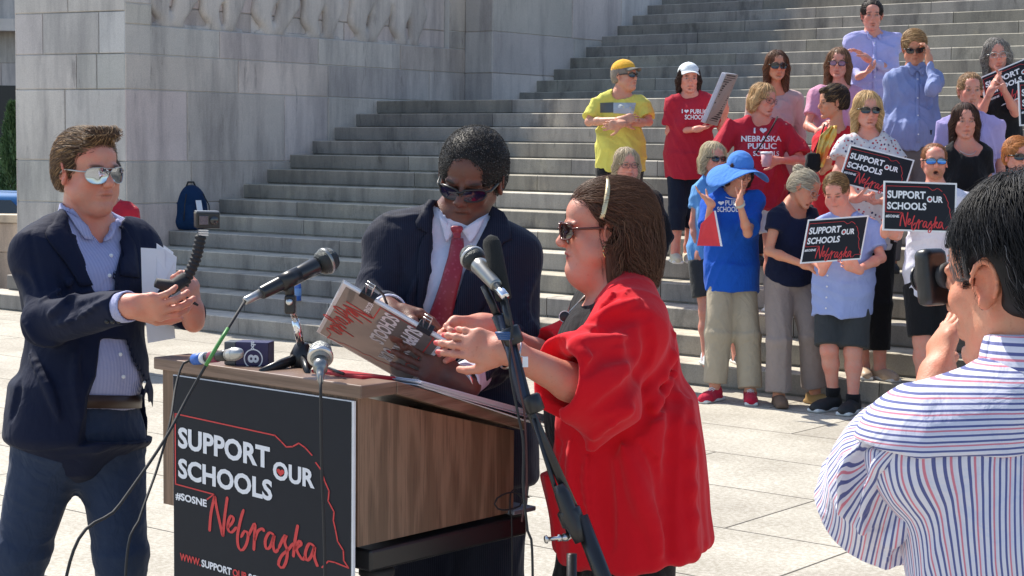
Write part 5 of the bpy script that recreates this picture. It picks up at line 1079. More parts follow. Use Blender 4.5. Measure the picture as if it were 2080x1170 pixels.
shirt_text(c3, [('<3', 1390, 222, 9, 8), ('I', 1385, 222, 2, 8), ('PUBLIC', 1402, 222, 35, 9), ('SCHOOLS', 1391, 233, 44, 10)], M_TXTW)
def newspaper():
    a, b, c, d = pt(1476, 149, 13.05), pt(1500, 152, 13.1), pt(1457, 256, 13.2), pt(1433, 250, 13.1); root = empty('newspaper', c); tag(root, 'folded newspaper with dark printing held up by the woman in the white cap', 'newspaper'); M = plain('newsprint', (.30, .28, .25, 1), .9, bmp=.3, bscale=80)
    for i in range(5): q = R2 * -.008 * i + FWD * .005 * i + U2 * .003 * i; MB().prism([a + q, b + q * .8, c + q * .6, d + q], FWD * .004).build('page', M_PAPER if i else M, root)
    m = MB(); r = random.Random(3)
    for i in range(22): t = .04 + i * .042; p0, p1 = lerp(a, d, t), lerp(b, c, t); m.cbox(lerp(p0, p1, r.uniform(.42, .58)) - FWD * .003, (p1 - p0) * r.uniform(.55, .85), FWD * .001, (d - a) * r.uniform(.010, .03))
    m.build('newsprint_columns', plain('black_ink', (.03, .03, .03, 1), .8), root)
newspaper()
# C4
c4 = B(dict(label='long haired woman in round sunglasses and pale pink cardigan', group=crowd, D=13.1, lev=5, head=(1578, 134), yaw=3, skin='tan', hairc=K_(96, 66, 50), g=dict(fem=True, w=.95),
    top=dict(mat=cloth('pale_pink_knit', (.52, .36, .35, 1)), hem=-.12, sleeve=1.95, neck='vee', name='cardigan', vd=.1), bottom=dict(mat=M_NAVY, leg=2), hair=dict(style='long', n=600, length=.14, hlen=.2, width=.004, hl=HL(K_(150, 105, 75))), glasses=dict(kind='sun', w=.029, h=.024)))
# C5 red tee, cup
c5 = B(dict(label='blond woman with glasses in a red T-shirt holding a pink cup', group=crowd, D=12.5, lev=3, head=(1551, 203), yaw=40, tyaw=12, pitch=6, roll=6, skin='pink', hairc=K_(186, 148, 104), g=dict(fem=True, w=1.22, d=1.2, belly=.03, bust=1.1, arm=1.1),
    j=dict(sL=(1493, 258, .02), sR=(1597, 262, .0), eL=(1456, 312, 0), wL=(1490, 372, -.1), eR=(1626, 326, -.05), wR=(1580, 326, -.30)), hands=dict(R=dict(d=(-.95, -.1, .05), n=(0, .9, 0), curl=.9)), top=dict(mat=M_RED, hem=-.10, sleeve=.85, sl=.025, name='tshirt', amp=.014, loose=.02), bottom=dict(mat=cloth('white_denim', (.62, .62, .66, 1)), leg=.62, name='shorts'),
    hair=dict(style='bob', n=600, length=.10, hlen=.075, width=.0045, vol=1.1, hl=HL(K_(222, 190, 140))), glasses=dict(kind='clear', lens=M_CLEAR), shoes=dict(L=dict(mat=M_WHITE, kind='laced', sole=M_SOLE), R=dict(mat=M_WHITE, kind='laced', sole=M_SOLE))))
shirt_text(c5, [('I', 1531, 260, 3.5, 11), ('<3', 1543, 259, 15, 12), ('NEBRASKA', 1506, 276, 81, 12), ('PUBLIC', 1519, 291, 58, 12), ('SCHOOLS', 1530, 307, 52, 10)], M_TXTW)
m = MB(); q = [pt(1578, 238, 12.3), pt(1566, 262, 12.22), pt(1548, 290, 12.2), pt(1534, 312, 12.2)]; m.tube([p - FWD * .03 for p in q], .006, 6).build('bag_strap', M_BLK, c5['root'], smooth=True)
def cup():
    c = pt(1557, 330, 12.12); root = empty('drink_cup', c); tag(root, 'pink paper cup with a white lid in the hand of the woman in red', 'cup'); MB().lathe(c - ZX * .03, ZX, [(0, .028), (.002, .030), (.09, .040)], 20).build('cup_body', plain('pink_paper', (.62, .33, .36, 1), .6), root, smooth=True); MB().lathe(c + ZX * .06, ZX, [(0, .042), (.006, .043), (.012, .040), (.014, .03)], 20).build('lid', M_WHITE, root, smooth=True)
cup()
# C6
c6 = B(dict(label='blond woman in sunglasses and light blue polo half hidden by the blue hat', group=crowd, D=12.0, lev=1, head=(1449, 322), yaw=22, skin='pink', hairc=K_(196, 178, 146), g=dict(fem=True, w=.98),
    j=dict(sL=(1420, 383, 0), sR=(1478, 383, 0), eL=(1408, 455, .0), wL=(1422, 520, -.05), aL=(1437, 738, 0), aR=(1500, 738, .1)), hands=dict(L=dict(d=(.1, 0, -1), n=(1, 0, 0))), top=dict(mat=cloth('light_blue_cotton', (.14, .36, .72, 1)), hem=-.1, sleeve=.6, neck='collar', name='polo_shirt'), bottom=dict(mat=M_GREYC, leg=.72, name='shorts'), hair=dict(style='bob', n=500, length=.12, hlen=.09, width=.0045, vol=1.1), glasses=dict(kind='sun'), shoes=dict(L=dict(mat=M_WHITE, kind='laced', sole=M_SOLE), R=dict(mat=M_BLACKR, kind='laced', sole=M_SOLE))))
# C7 blue hat
c7 = B(dict(label='woman in a wide brimmed blue sun hat clapping her hands', group=crowd, D=11.35, lev=0, head=(1503, 352), yaw=18, pitch=12, roll=4, skin='mid', hairc=K_(70, 45, 38), g=dict(fem=True, w=1.02, d=1.05),
    j=dict(sL=(1443, 410, 0), sR=(1534, 408, .04), eR=(1519, 474, -.16), wR=(1502, 412, -.30), eL=(1437, 478, -.14), wL=(1443, 412, -.30), aL=(1452, 782, -.0), aR=(1524, 792, -.05)), hands=dict(R=dict(d=(.16, -.1, 1), n=(-1, .1, .1), curl=.12, thumb=.2, side=-1), L=dict(d=(-.72, -.1, .6), n=(.6, -.1, .75), curl=.18, thumb=.7, side=1)),
    top=dict(mat=cloth('royal_blue_cotton', (.010, .085, .45, 1)), hem=-.13, sleeve=.8, sl=.03, name='tshirt', loose=.03, amp=.009), bottom=dict(mat=M_KHA, leg=1.98, inf=.010, rk=.088, ra=.082, amp=.010), fyaw=dict(L=-35, R=-5), hair=dict(style='bob', n=350, length=.06, hlen=.08, width=.0045, th=.002), glasses=dict(kind='clear', lens=M_CLEAR), shoes=dict(L=dict(mat=cloth('red_canvas', (.48, .02, .05, 1)), kind='laced', sole=M_SOLE), R=dict(mat=cloth('red_canvas', (.48, .02, .05, 1)), kind='laced', sole=M_SOLE))))
sun_hat(c7['F'], c7['root'], cloth('blue_straw', (.07, .22, .62, 1), var=.2)); shirt_text(c7, [('<3', 1458, 408, 13, 9), ('PUBLIC', 1473, 407, 40, 11), ('SCHOOLS', 1456, 420, 48, 11)], M_TXTW)
MB().lathe(c7['J']['wR'], c7['J']['wR'] - c7['J']['eR'], [(-.022, .029), (-.021, .033), (-.005, .033), (-.004, .029)], 18).build('wristwatch', plain('pale_strap', (.5, .5, .42, 1), .4), c7['root'], smooth=True)
necklace(c7, M_WHITE, .075, .07)
def folder():
    a, b, c, d = pt(1450, 428, 11.0), pt(1463, 500, 11.0), pt(1416, 499, 11.05), pt(1424, 455, 11.05); root = empty('red_folder', c); tag(root, 'bright red folder tucked under the elbow of the woman in the blue hat', 'folder'); MB().prism([a, b, c, d], FWD * .006).build('cover', plain('red_card', (.68, .03, .04, 1), .5), root); MB().prism([a + R2 * .012, b + R2 * .014 - U2 * .002, b + R2 * .002, a + R2 * .002], FWD * .01).build('page_edge', M_PAPER, root)
folder()
# C8
c8 = B(dict(label='young woman with long hair and glasses in a pink T-shirt', group=crowd, D=12.8, lev=5, head=(1703, 129), yaw=-14, roll=3, skin='pink', hairc=K_(120, 88, 66), g=dict(fem=True, w=1.04, d=1.05, arm=1.0),
    j=dict(sL=(1661, 194, 0), sR=(1748, 194, 0), eL=(1640, 256, -.05), wL=(1664, 268, -.28), eR=(1765, 260, 0)), hands=dict(L=dict(d=(.5, -.3, .7), n=(.6, .2, -.3), curl=.3)), top=dict(mat=cloth('pink_cotton', (.62, .30, .42, 1)), hem=-.14, sleeve=.7, name='tshirt'), bottom=dict(mat=M_NAVY, leg=2), hair=dict(style='long', n=600, length=.14, hlen=.19, width=.004, hl=HL(K_(160, 122, 90))), glasses=dict(kind='clear', lens=plain('tinted_lens', (.25, .12, .2, 1), .1), rim=.002)))
# C9
c9 = B(dict(label='woman in profile with a short brown pixie cut and yellow orange scarf', group=crowd, D=12.0, lev=3, head=(1691, 208), yaw=-78, tyaw=-40, pitch=4, skin='tan', hairc=K_(58, 44, 38), g=dict(fem=True, w=.95),
    j=dict(sL=(1668, 283, -.0), sR=(1722, 278, .0), eL=(1655, 335, .0), wL=(1672, 345, -.2), eR=(1730, 340, .1)), hands=dict(L=dict(d=(.3, -.2, .8), n=(.3, .8, 0), curl=1.1)), top=dict(mat=cloth('red_silk', (.55, .02, .03, 1)), hem=-.1, sleeve=.6, neck='vee', name='blouse'), bottom=dict(mat=M_BLK, leg=2), hair=dict(style='pixie', n=500, length=.06, flow='fwd', width=.004, hl=HL(K_(150, 120, 80), .25))))
def scarf():
    root = empty('silk_scarf', c9['J']['nb']); root.parent = None; A = [pt(x, y, 11.72) for x, y in ((1693, 255), (1680, 275), (1671, 300), (1664, 328), (1662, 340))]; P = []
    for i, a in enumerate(A): w = (.035, .09, .07, .06, .045)[i]; P.append([a + R2 * w * t + FWD * .03 * math.cos(3.14 * t) + FWD * .02 * math.sin(t * 12) for t in np.linspace(-.5, .7, 9)])
    m, t, b = newmat('orange_yellow_silk'); v = coords(t); t.links.new(ramp(t, noise(t, v, 9, 3), [(.35, (.75, .16, .03, 1)), (.5, (.8, .42, .06, 1)), (.62, (.7, .62, .2, 1)), (.75, (.75, .25, .1, 1))]), b.inputs['Base Color']); b.inputs['Roughness'].default_value = .6
    o = MB().grid(P).build('scarf', m, c9['root'], smooth=True); o.modifiers.new('s', 'SOLIDIFY').thickness = .004; bpy.data.objects.remove(root)
scarf()
def handbag():
    c = pt(1652, 328, 11.75); root = empty('handbag', c); tag(root, 'small black shoulder bag beside the woman with the yellow scarf', 'bag'); S = SDF(); S.box(c, V(.045, .028, .06), None, .02, .02); S.ell(c - ZX * .03, V(.05, .035, .04), None, .03); v, f = S.mesh(.006, wrinkle(.004, 30, 2)); obj('pouch', v, f, M_BLK, root); MB().tube([c + ZX * .06, c + ZX * .15 + R2 * .04, c + ZX * .25 + R2 * .07], .005, 6).build('strap', M_BLK, root, smooth=True)
handbag()
# C10
c10 = B(dict(label='tall dark haired man in a lavender shirt at the top of the crowd', group=crowd, D=13.4, lev=7, head=(1771, 31), yaw=-6, pitch=4, skin='pink', hairc=K_(50, 40, 36), g=dict(w=1.0, nose=1.15),
    j=dict(sL=(1726, 86, 0), sR=(1818, 88, 0), eL=(1733, 146, -.02), wL=(1748, 154, -.24), eR=(1806, 142, -.05), wR=(1760, 118, -.24)), hands=dict(R=dict(d=(-.7, -.1, .5), n=(-.1, 0, -1), curl=.4), L=dict(d=(.5, -.2, .3), n=(0, 0, 1), curl=.5)), top=dict(mat=M_LAV, hem=.0, sleeve=1.95, neck='collar', amp=.014, name='dress_shirt', loose=.02), bottom=dict(mat=M_BLK, leg=2), hair=dict(style='high', n=400, length=.04, flow='back', width=.004)))
# C11
c11 = B(dict(label='man in a blue dress shirt and sunglasses holding his hand to his hair', group=crowd, D=12.4, lev=5, head=(1857, 97), yaw=-10, pitch=14, roll=-3, skin='tan', hairc=K_(150, 118, 84), g=dict(w=1.14, d=1.15, belly=.05, fat=.003, arm=1.02),
    j=dict(sL=(1812, 163, .0), sR=(1898, 158, .03), eL=(1801, 232, .03), wL=(1818, 298, -.05), eR=(1898, 180, -.27), wR=(1887, 122, -.16)), hands=dict(R=dict(d=(-.12, .1, 1), n=(-.9, .35, 0), curl=[.9, .8, .7, .6], side=-1)), top=dict(mat=cloth('blue_grey_oxford', (.25, .30, .52, 1)), hem=.005, sleeve=1.95, neck='collar', amp=.016, name='dress_shirt', loose=.03), bottom=dict(mat=cloth('grey_wool', (.16, .15, .15, 1)), leg=2), hair=dict(style='short', n=700, length=.07, flow='side', width=.004, th=.018, hl=HL(K_(205, 170, 120), .35)), glasses=dict(kind='sun')))
belt(c11, plain('black_belt', (.015, .015, .017, 1), .4), zf=.36, k=1.06)
# C12
c12 = B(dict(label='blond woman in sunglasses and a floral blouse holding a tilted sign', group=crowd, D=11.35, lev=1, head=(1762, 224), yaw=2, skin='pink', hairc=K_(196, 160, 112), g=dict(fem=True, w=1.08, d=1.1, arm=1.05),
    j=dict(sL=(1722, 296, 0), sR=(1806, 296, 0), eL=(1702, 350, -.05), wL=(1738, 404, -.22), eR=(1836, 360, -.05), wR=(1800, 408, -.24), aL=(1755, 745, .1), aR=(1787, 748, 0)), hands=dict(L=dict(d=(.9, -.3, .1), n=(0, .3, 1), curl=.9, side=1), R=dict(d=(-.9, -.3, -.1), n=(0, .3, 1), curl=.9)), top=dict(mat=cloth('floral_blouse', (.62, .60, .62, 1), kind='floral'), hem=-.12, sleeve=.55, neck='vee', vd=.07, name='blouse', sl=.02), bottom=dict(mat=M_BLK, leg=1.72, name='cropped_trousers'), fyaw=dict(L=-5, R=25), hair=dict(style='long', n=800, length=.12, hlen=.14, width=.004, hl=HL(K_(230, 200, 150), .4)), glasses=dict(kind='sun', w=.027, h=.02), shoes=dict(R=dict(mat=plain('tan_leather', (.5, .36, .25, 1), .5), kind='sandal', sole=M_SOLE, name='sandal'), L=dict(mat=plain('tan_leather', (.5, .36, .25, 1), .5), kind='sandal', sole=M_SOLE, name='sandal'))))
# C13 bending woman
c13 = B(dict(label='woman with a grey blond bun leaning down to whisper to the boy', group=crowd, D=11.2, lev=0, head=(1634, 384), yaw=52, tyaw=20, pitch=24, roll=16, skin='tan', hairc=K_(170, 158, 138), hgt=1.66, g=dict(fem=True, w=1.0, d=1.05, lip=(.5, .02, .04)), face=dict(lip=(.5, .03, .05)), pel=(1606, 560, .12),
    j=dict(sL=(1578, 442, -.05), sR=(1642, 436, .1), eL=(1561, 510, -.1), wL=(1640, 540, -.25), eR=(1670, 500, .1), wR=(1690, 540, .0), aL=(1582, 800, -.02), aR=(1655, 790, .05), kL=(1582, 690, -.03), kR=(1650, 680, .0)), hands=dict(L=dict(d=(1, -.2, 0), n=(0, .4, -1), curl=.4)), top=dict(mat=cloth('navy_cotton', (.008, .012, .035, 1)), hem=-.03, sleeve=.42, neck='scoop', name='top', amp=.006), bottom=dict(mat=cloth('taupe_linen', (.30, .245, .22, 1)), leg=1.98, inf=.02, rk=.085, ra=.09, amp=.013), fyaw=dict(L=0, R=35),
    hair=dict(style='bun', n=700, length=.07, flow='back', width=.004, hl=HL(K_(215, 205, 180), .4)), glasses=dict(kind='clear', lens=M_CLEAR, frame=M_SILV), shoes=dict(L=dict(mat=plain('brown_suede', (.16, .10, .065, 1), .8, bmp=.3), kind='flat'), R=dict(mat=plain('bronze_leather', (.42, .26, .10, 1), .4), kind='flat'))))
# C14 boy
c14 = B(dict(label='boy in a light blue shirt and grey shorts looking down at his sign', group=crowd, D=10.95, lev=0, head=(1698, 390), yaw=-22, pitch=22, roll=-4, skin='pink', sc=.94, hairc=K_(120, 92, 62), g=dict(w=1.12, d=1.15, belly=.03, fat=.004, arm=1.05, nose=.9),
    j=dict(sL=(1664, 456, -.02), sR=(1768, 456, .03), eL=(1652, 522, -.05), wL=(1672, 548, -.28), eR=(1790, 524, -.05), wR=(1742, 548, -.26), aL=(1692, 795, .05), aR=(1733, 808, -.04), kL=(1684, 712, 0), kR=(1733, 716, -.03)), hands=dict(L=dict(d=(.25, -.2, .9), n=(.1, .9, 0), curl=.9, side=1), R=dict(d=(-.8, -.2, .4), n=(0, .9, .1), curl=.9, side=-1)), top=dict(mat=cloth('chambray', (.30, .37, .66, 1)), hem=-.16, sleeve=.8, sl=.025, neck='collar', name='shirt', loose=.03, amp=.014), bottom=dict(mat=M_GREYC, leg=.92, name='shorts', inf=.02, flare=.02), fyaw=dict(L=-50, R=-30),
    hair=dict(style='short', n=900, length=.02, flow='side', width=.0032, th=.009, hl=HL(K_(190, 155, 105), .4)), shoes=dict(L=dict(mat=M_BLACKR, sole=M_SOLE, sc=1.08), R=dict(mat=M_BLACKR, sole=M_SOLE, sc=1.08))))
for s in 'LR': a = c14['J']['a' + s]; MB().lathe(a - ZX * .03, ZX, [(0, .044), (.05, .046), (.055, .04)], 16).build('sock', M_BLK, c14['root'], smooth=True)
m = MB(); 
for i in range(4): q = pin(c14['tb'], 1681 - i * 1.0, 560 + i * 22, .003, 10.7); m.lathe(q, -FWD, [(0, .006), (.003, .005)], 10)
o = m.build('shirt_buttons', M_WHITE, None); reparent(o, c14['top'])
# C15
c15 = B(dict(label='shouting bearded man in blue mirrored sunglasses and white T-shirt with a sign', group=crowd, D=10.75, lev=0, head=(1898, 329), yaw=-6, pitch=-4, skin='pink', hairc=K_(150, 100, 66), g=dict(w=1.04, d=1.05, mouth=.016), face=dict(beard=.85),
    j=dict(sL=(1850, 402, 0), sR=(1952, 402, 0), eL=(1822, 478, -.08), wL=(1797, 470, -.28), eR=(1985, 470, 0), wR=(1955, 500, -.2), aL=(1876, 800, 0), aR=(1925, 800, 0)), hands=dict(L=dict(d=(-.05, -.2, 1), n=(.8, -.3, 0), curl=1.0, side=1)), top=dict(mat=cloth('white_cotton', (.66, .66, .76, 1)), hem=-.12, sleeve=.6, name='tshirt', loose=.02), bottom=dict(mat=M_BLK, leg=.95, name='shorts', inf=.02), hair=dict(style='high', n=400, length=.015, th=.005, width=.0035), glasses=dict(kind='sun', w=.030, h=.019, lens=M_MIRB), shoes=dict(L=dict(mat=M_WHITE, kind='laced'), R=dict(mat=M_WHITE, kind='laced'))))
# C16
c16 = B(dict(label='young man with short sandy hair in a lavender polo shirt', group=crowd, D=11.6, lev=3, head=(1971, 184), yaw=-3, skin='pink', hairc=K_(140, 108, 78), g=dict(w=1.08, d=1.1), j=dict(sL=(1921, 256, 0), sR=(2022, 256, 0)), top=dict(mat=cloth('pale_lavender', (.40, .34, .62, 1)), hem=-.1, sleeve=.8, neck='collar', name='polo_shirt'), bottom=dict(mat=M_NAVY, leg=2), hair=dict(style='short', n=600, length=.03, flow='fwd', width=.0035, th=.009, hl=HL(K_(180, 140, 95), .4))))
# C17
c17 = B(dict(label='teenage girl with long dark hair in a black T-shirt', group=crowd, D=11.1, lev=2, head=(1960, 247), yaw=-5, skin='pink', sc=.94, hairc=K_(62, 42, 36), g=dict(fem=True, w=.95), j=dict(sL=(1925, 310, 0), sR=(1999, 310, 0)), top=dict(mat=M_BLK, hem=-.1, sleeve=.55, neck='scoop', name='tshirt'), bottom=dict(mat=M_NAVY, leg=2), hair=dict(style='long', n=700, length=.15, hlen=.20, width=.004, vol=.9, hl=HL(K_(105, 75, 58), .3))))
necklace(c17, M_STEEL, .06, .10)
# C18
c18 = B(dict(label='woman with wavy grey hair and glasses clapping beside a tilted sign', group=crowd, D=12.1, lev=5, head=(2024, 112), yaw=-6, roll=-6, skin='pink', hairc=K_(118, 112, 106), g=dict(fem=True, w=1.05), j=dict(sL=(1990, 180, 0), sR=(2070, 176, 0), eR=(2062, 228, -.1), wR=(2036, 176, -.28), eL=(1990, 235, -.1), wL=(2012, 186, -.3)), hands=dict(R=dict(d=(-.35, -.1, 1), n=(-.8, .1, .1), curl=.12, thumb=.7, side=1), L=dict(d=(.3, -.1, .9), n=(.9, .1, 0), curl=.15, side=-1)),
    top=dict(mat=M_BLK, hem=-.1, sleeve=.5, neck='vee', name='top'), bottom=dict(mat=M_BLK, leg=2), hair=dict(style='long', n=700, length=.12, hlen=.12, width=.0045, vol=1.25, wave=.6, hl=HL(K_(170, 165, 158), .4)), glasses=dict(kind='clear', lens=M_CLEAR, frame=M_SILV)))
# C19
c19 = B(dict(label='smiling woman in dark sunglasses with short strawberry blond hair', group=crowd, D=10.7, lev=1, head=(2068, 318), yaw=8, skin='pink', hairc=K_(190, 125, 75), g=dict(fem=True, w=1.05, jaw=1.05), top=dict(mat=cloth('dark_denim_shirt', (.03, .035, .05, 1)), hem=-.1, sleeve=1.2, neck='collar', name='shirt'), bottom=dict(mat=M_NAVY, leg=2), hair=dict(style='short', n=600, length=.06, flow='side', width=.004, th=.018), glasses=dict(kind='sun', w=.029, h=.021)))
# F5 half hidden figure in red
f5 = B(dict(label='person in a red T-shirt almost hidden behind the man in the blazer', D=12.5, lev=0, head=(222, 352), yaw=10, skin='mid', hairc=K_(60, 45, 35), g=dict(w=1.0), top=dict(mat=M_RED, hem=-.1, sleeve=.6, name='tshirt'), bottom=dict(mat=M_NAVY, leg=2), hair=dict(style='short', n=200, length=.03), j=dict(sL=(176, 428, 0), sR=(268, 428, 0)), shoes=dict(L=dict(mat=M_BLACKR), R=dict(mat=M_BLACKR))))
for p_, m_, pl in ((c10, M_LAV, True), (c11, cloth('blue_grey_oxford', (.25, .30, .52, 1)), True), (c14, cloth('chambray', (.30, .37, .66, 1)), False), (c16, cloth('pale_lavender', (.40, .34, .62, 1)), False), (c6, cloth('light_blue_cotton', (.14, .36, .72, 1)), False)): shirt_details(p_, m_, pl)
# ------------------------------------------------------------------ signs
def sgn(label, a, b, c, D, db=0., dc=0., **k): return sign(label, pt(*a, D), pt(*b, D + db), pt(*c, D + dc), **k)
sgn('tilted campaign sign held by the woman in the floral blouse', (1727, 293), (1858, 325), (1702, 371), 11.05)
sgn('campaign sign held low by the boy in the light blue shirt', (1641.5, 446), (1765, 437), (1625, 536), 10.6)
sgn('upright campaign sign held by the shouting man', (1795, 367), (1944, 372), (1792.5, 468), 10.4)
sgn('campaign sign tilted up to the right behind the clapping grey haired woman', (1991, 157), (2124, 101), (2004, 228), 12.0)
sgn('campaign sign cut off by the right edge of the photo', (2067, 164), (2200, 158), (2071, 256), 11.4)
# ------------------------------------------------------------------ foreground figures
def figure(spec, body_extra=None):
    D, yaw, H = spec['D'], spec['yaw'], spec['head']; sc = spec['sc']; g = fit(spec.get('g', {}), sc); ctr = pt(*H, D); J, T = skeleton(D, ctr, yaw, 0., g=g, jn=spec['j'], tyaw=spec['tyaw'], pel=spec['pel'])
    F = Fr(ctr, yaw, spec.get('pitch', 0), spec.get('roll', 0), spec.get('hs', 1.)); S = SDF(); head_ops(S, F, g['fem'], g['jaw'], g['fat'], g['nose'], g['mouth']); neck_ops(S, F, J['nb'], spec.get('neckr', .06)); torso_ops(S, J, T, g)
    for s in 'LR':
        arm_ops(S, J, g, s); leg_ops(S, J, g, s); h = spec['hands'][s]; hand_ops(S, J['w' + s], V(*h['d']), V(*h['n']), h.get('sc', sc), h.get('curl', .4), h.get('thumb', .4), h.get('side', 1), h.get('spread', .05), fat=h.get('fat', 1.1))
        an = J['a' + s]; ff = T.f * V(1, 1, 0); S.cap(V(an[0], an[1], .045), V(an[0], an[1], .035) + nrm(ff) * .14, .03, .024, .03); S.cap(an, V(an[0], an[1], .05), .036, .033, .02)
    if body_extra: body_extra(S, F, J, T)
    v, f = S.mesh(spec.get('res', .0045)); fc = dict(g); fc.update(spec.get('face', {})); fc['tips'] = S.tips; base = V(J['pelvis'][0], J['pelvis'][1], 0)
    col = skin_color(v, F, SKIN[spec['skin']], spec['hairc'], fc)
    if 'paint' in spec: spec['paint'](v, col, J, F)
    root = obj('person', v, f, M_SKIN, None, base, col=col); tag(root, spec['label'], 'person'); return root, J, T, F, g
def garment(S, name, mat, parent, res=.0055, wr=None, col=None):
    v, f = S.mesh(res, wr); o = obj(name, v, f, mat, parent); return o, bvh_of(v, f), v, f
def trousers(J, T, g, root, mat, inf=.016, rk=.074, ra=.07, res=.0065, name='trousers', amp=.01, top=.35, seed=1, kind=None):
    S = SDF(); c = g['sc']; r = V(.158 * g['w'] * g['hip'] * c + inf, .112 * g['d'] * c + inf + g['belly'] * .15, .13 * c + inf); S.ell(J['pelvis'], r, T.R, .05); S.ell(lerp(J['pelvis'], J['chest'], .3), r * V(.9, .95, .8), T.R, .05)
    for s in 'LR': S.cap(J['h' + s], J['k' + s], .092 * c + inf, rk, .05); S.cyl(lerp(J['k' + s], J['a' + s], -.03), lerp(J['k' + s], J['a' + s], .97), rk, ra, .03)
    S.cut(lerp(J['pelvis'], J['chest'], top), T.z); return garment(S, name, mat, root, res, wsum(wrinkle(amp * 1.6, 15, seed, (1, 1, .6), 2.5), wrinkle(amp, 38, seed + 3, (1, 1, 1.3), 2.5)))
def buttons(name, pts, r, mat, parent, D):
    for p in pts: b = MB().lathe(p, -FWD, [(0, r), (.002, r), (.003, r * .7)], 12).build(name, mat, parent, smooth=True)
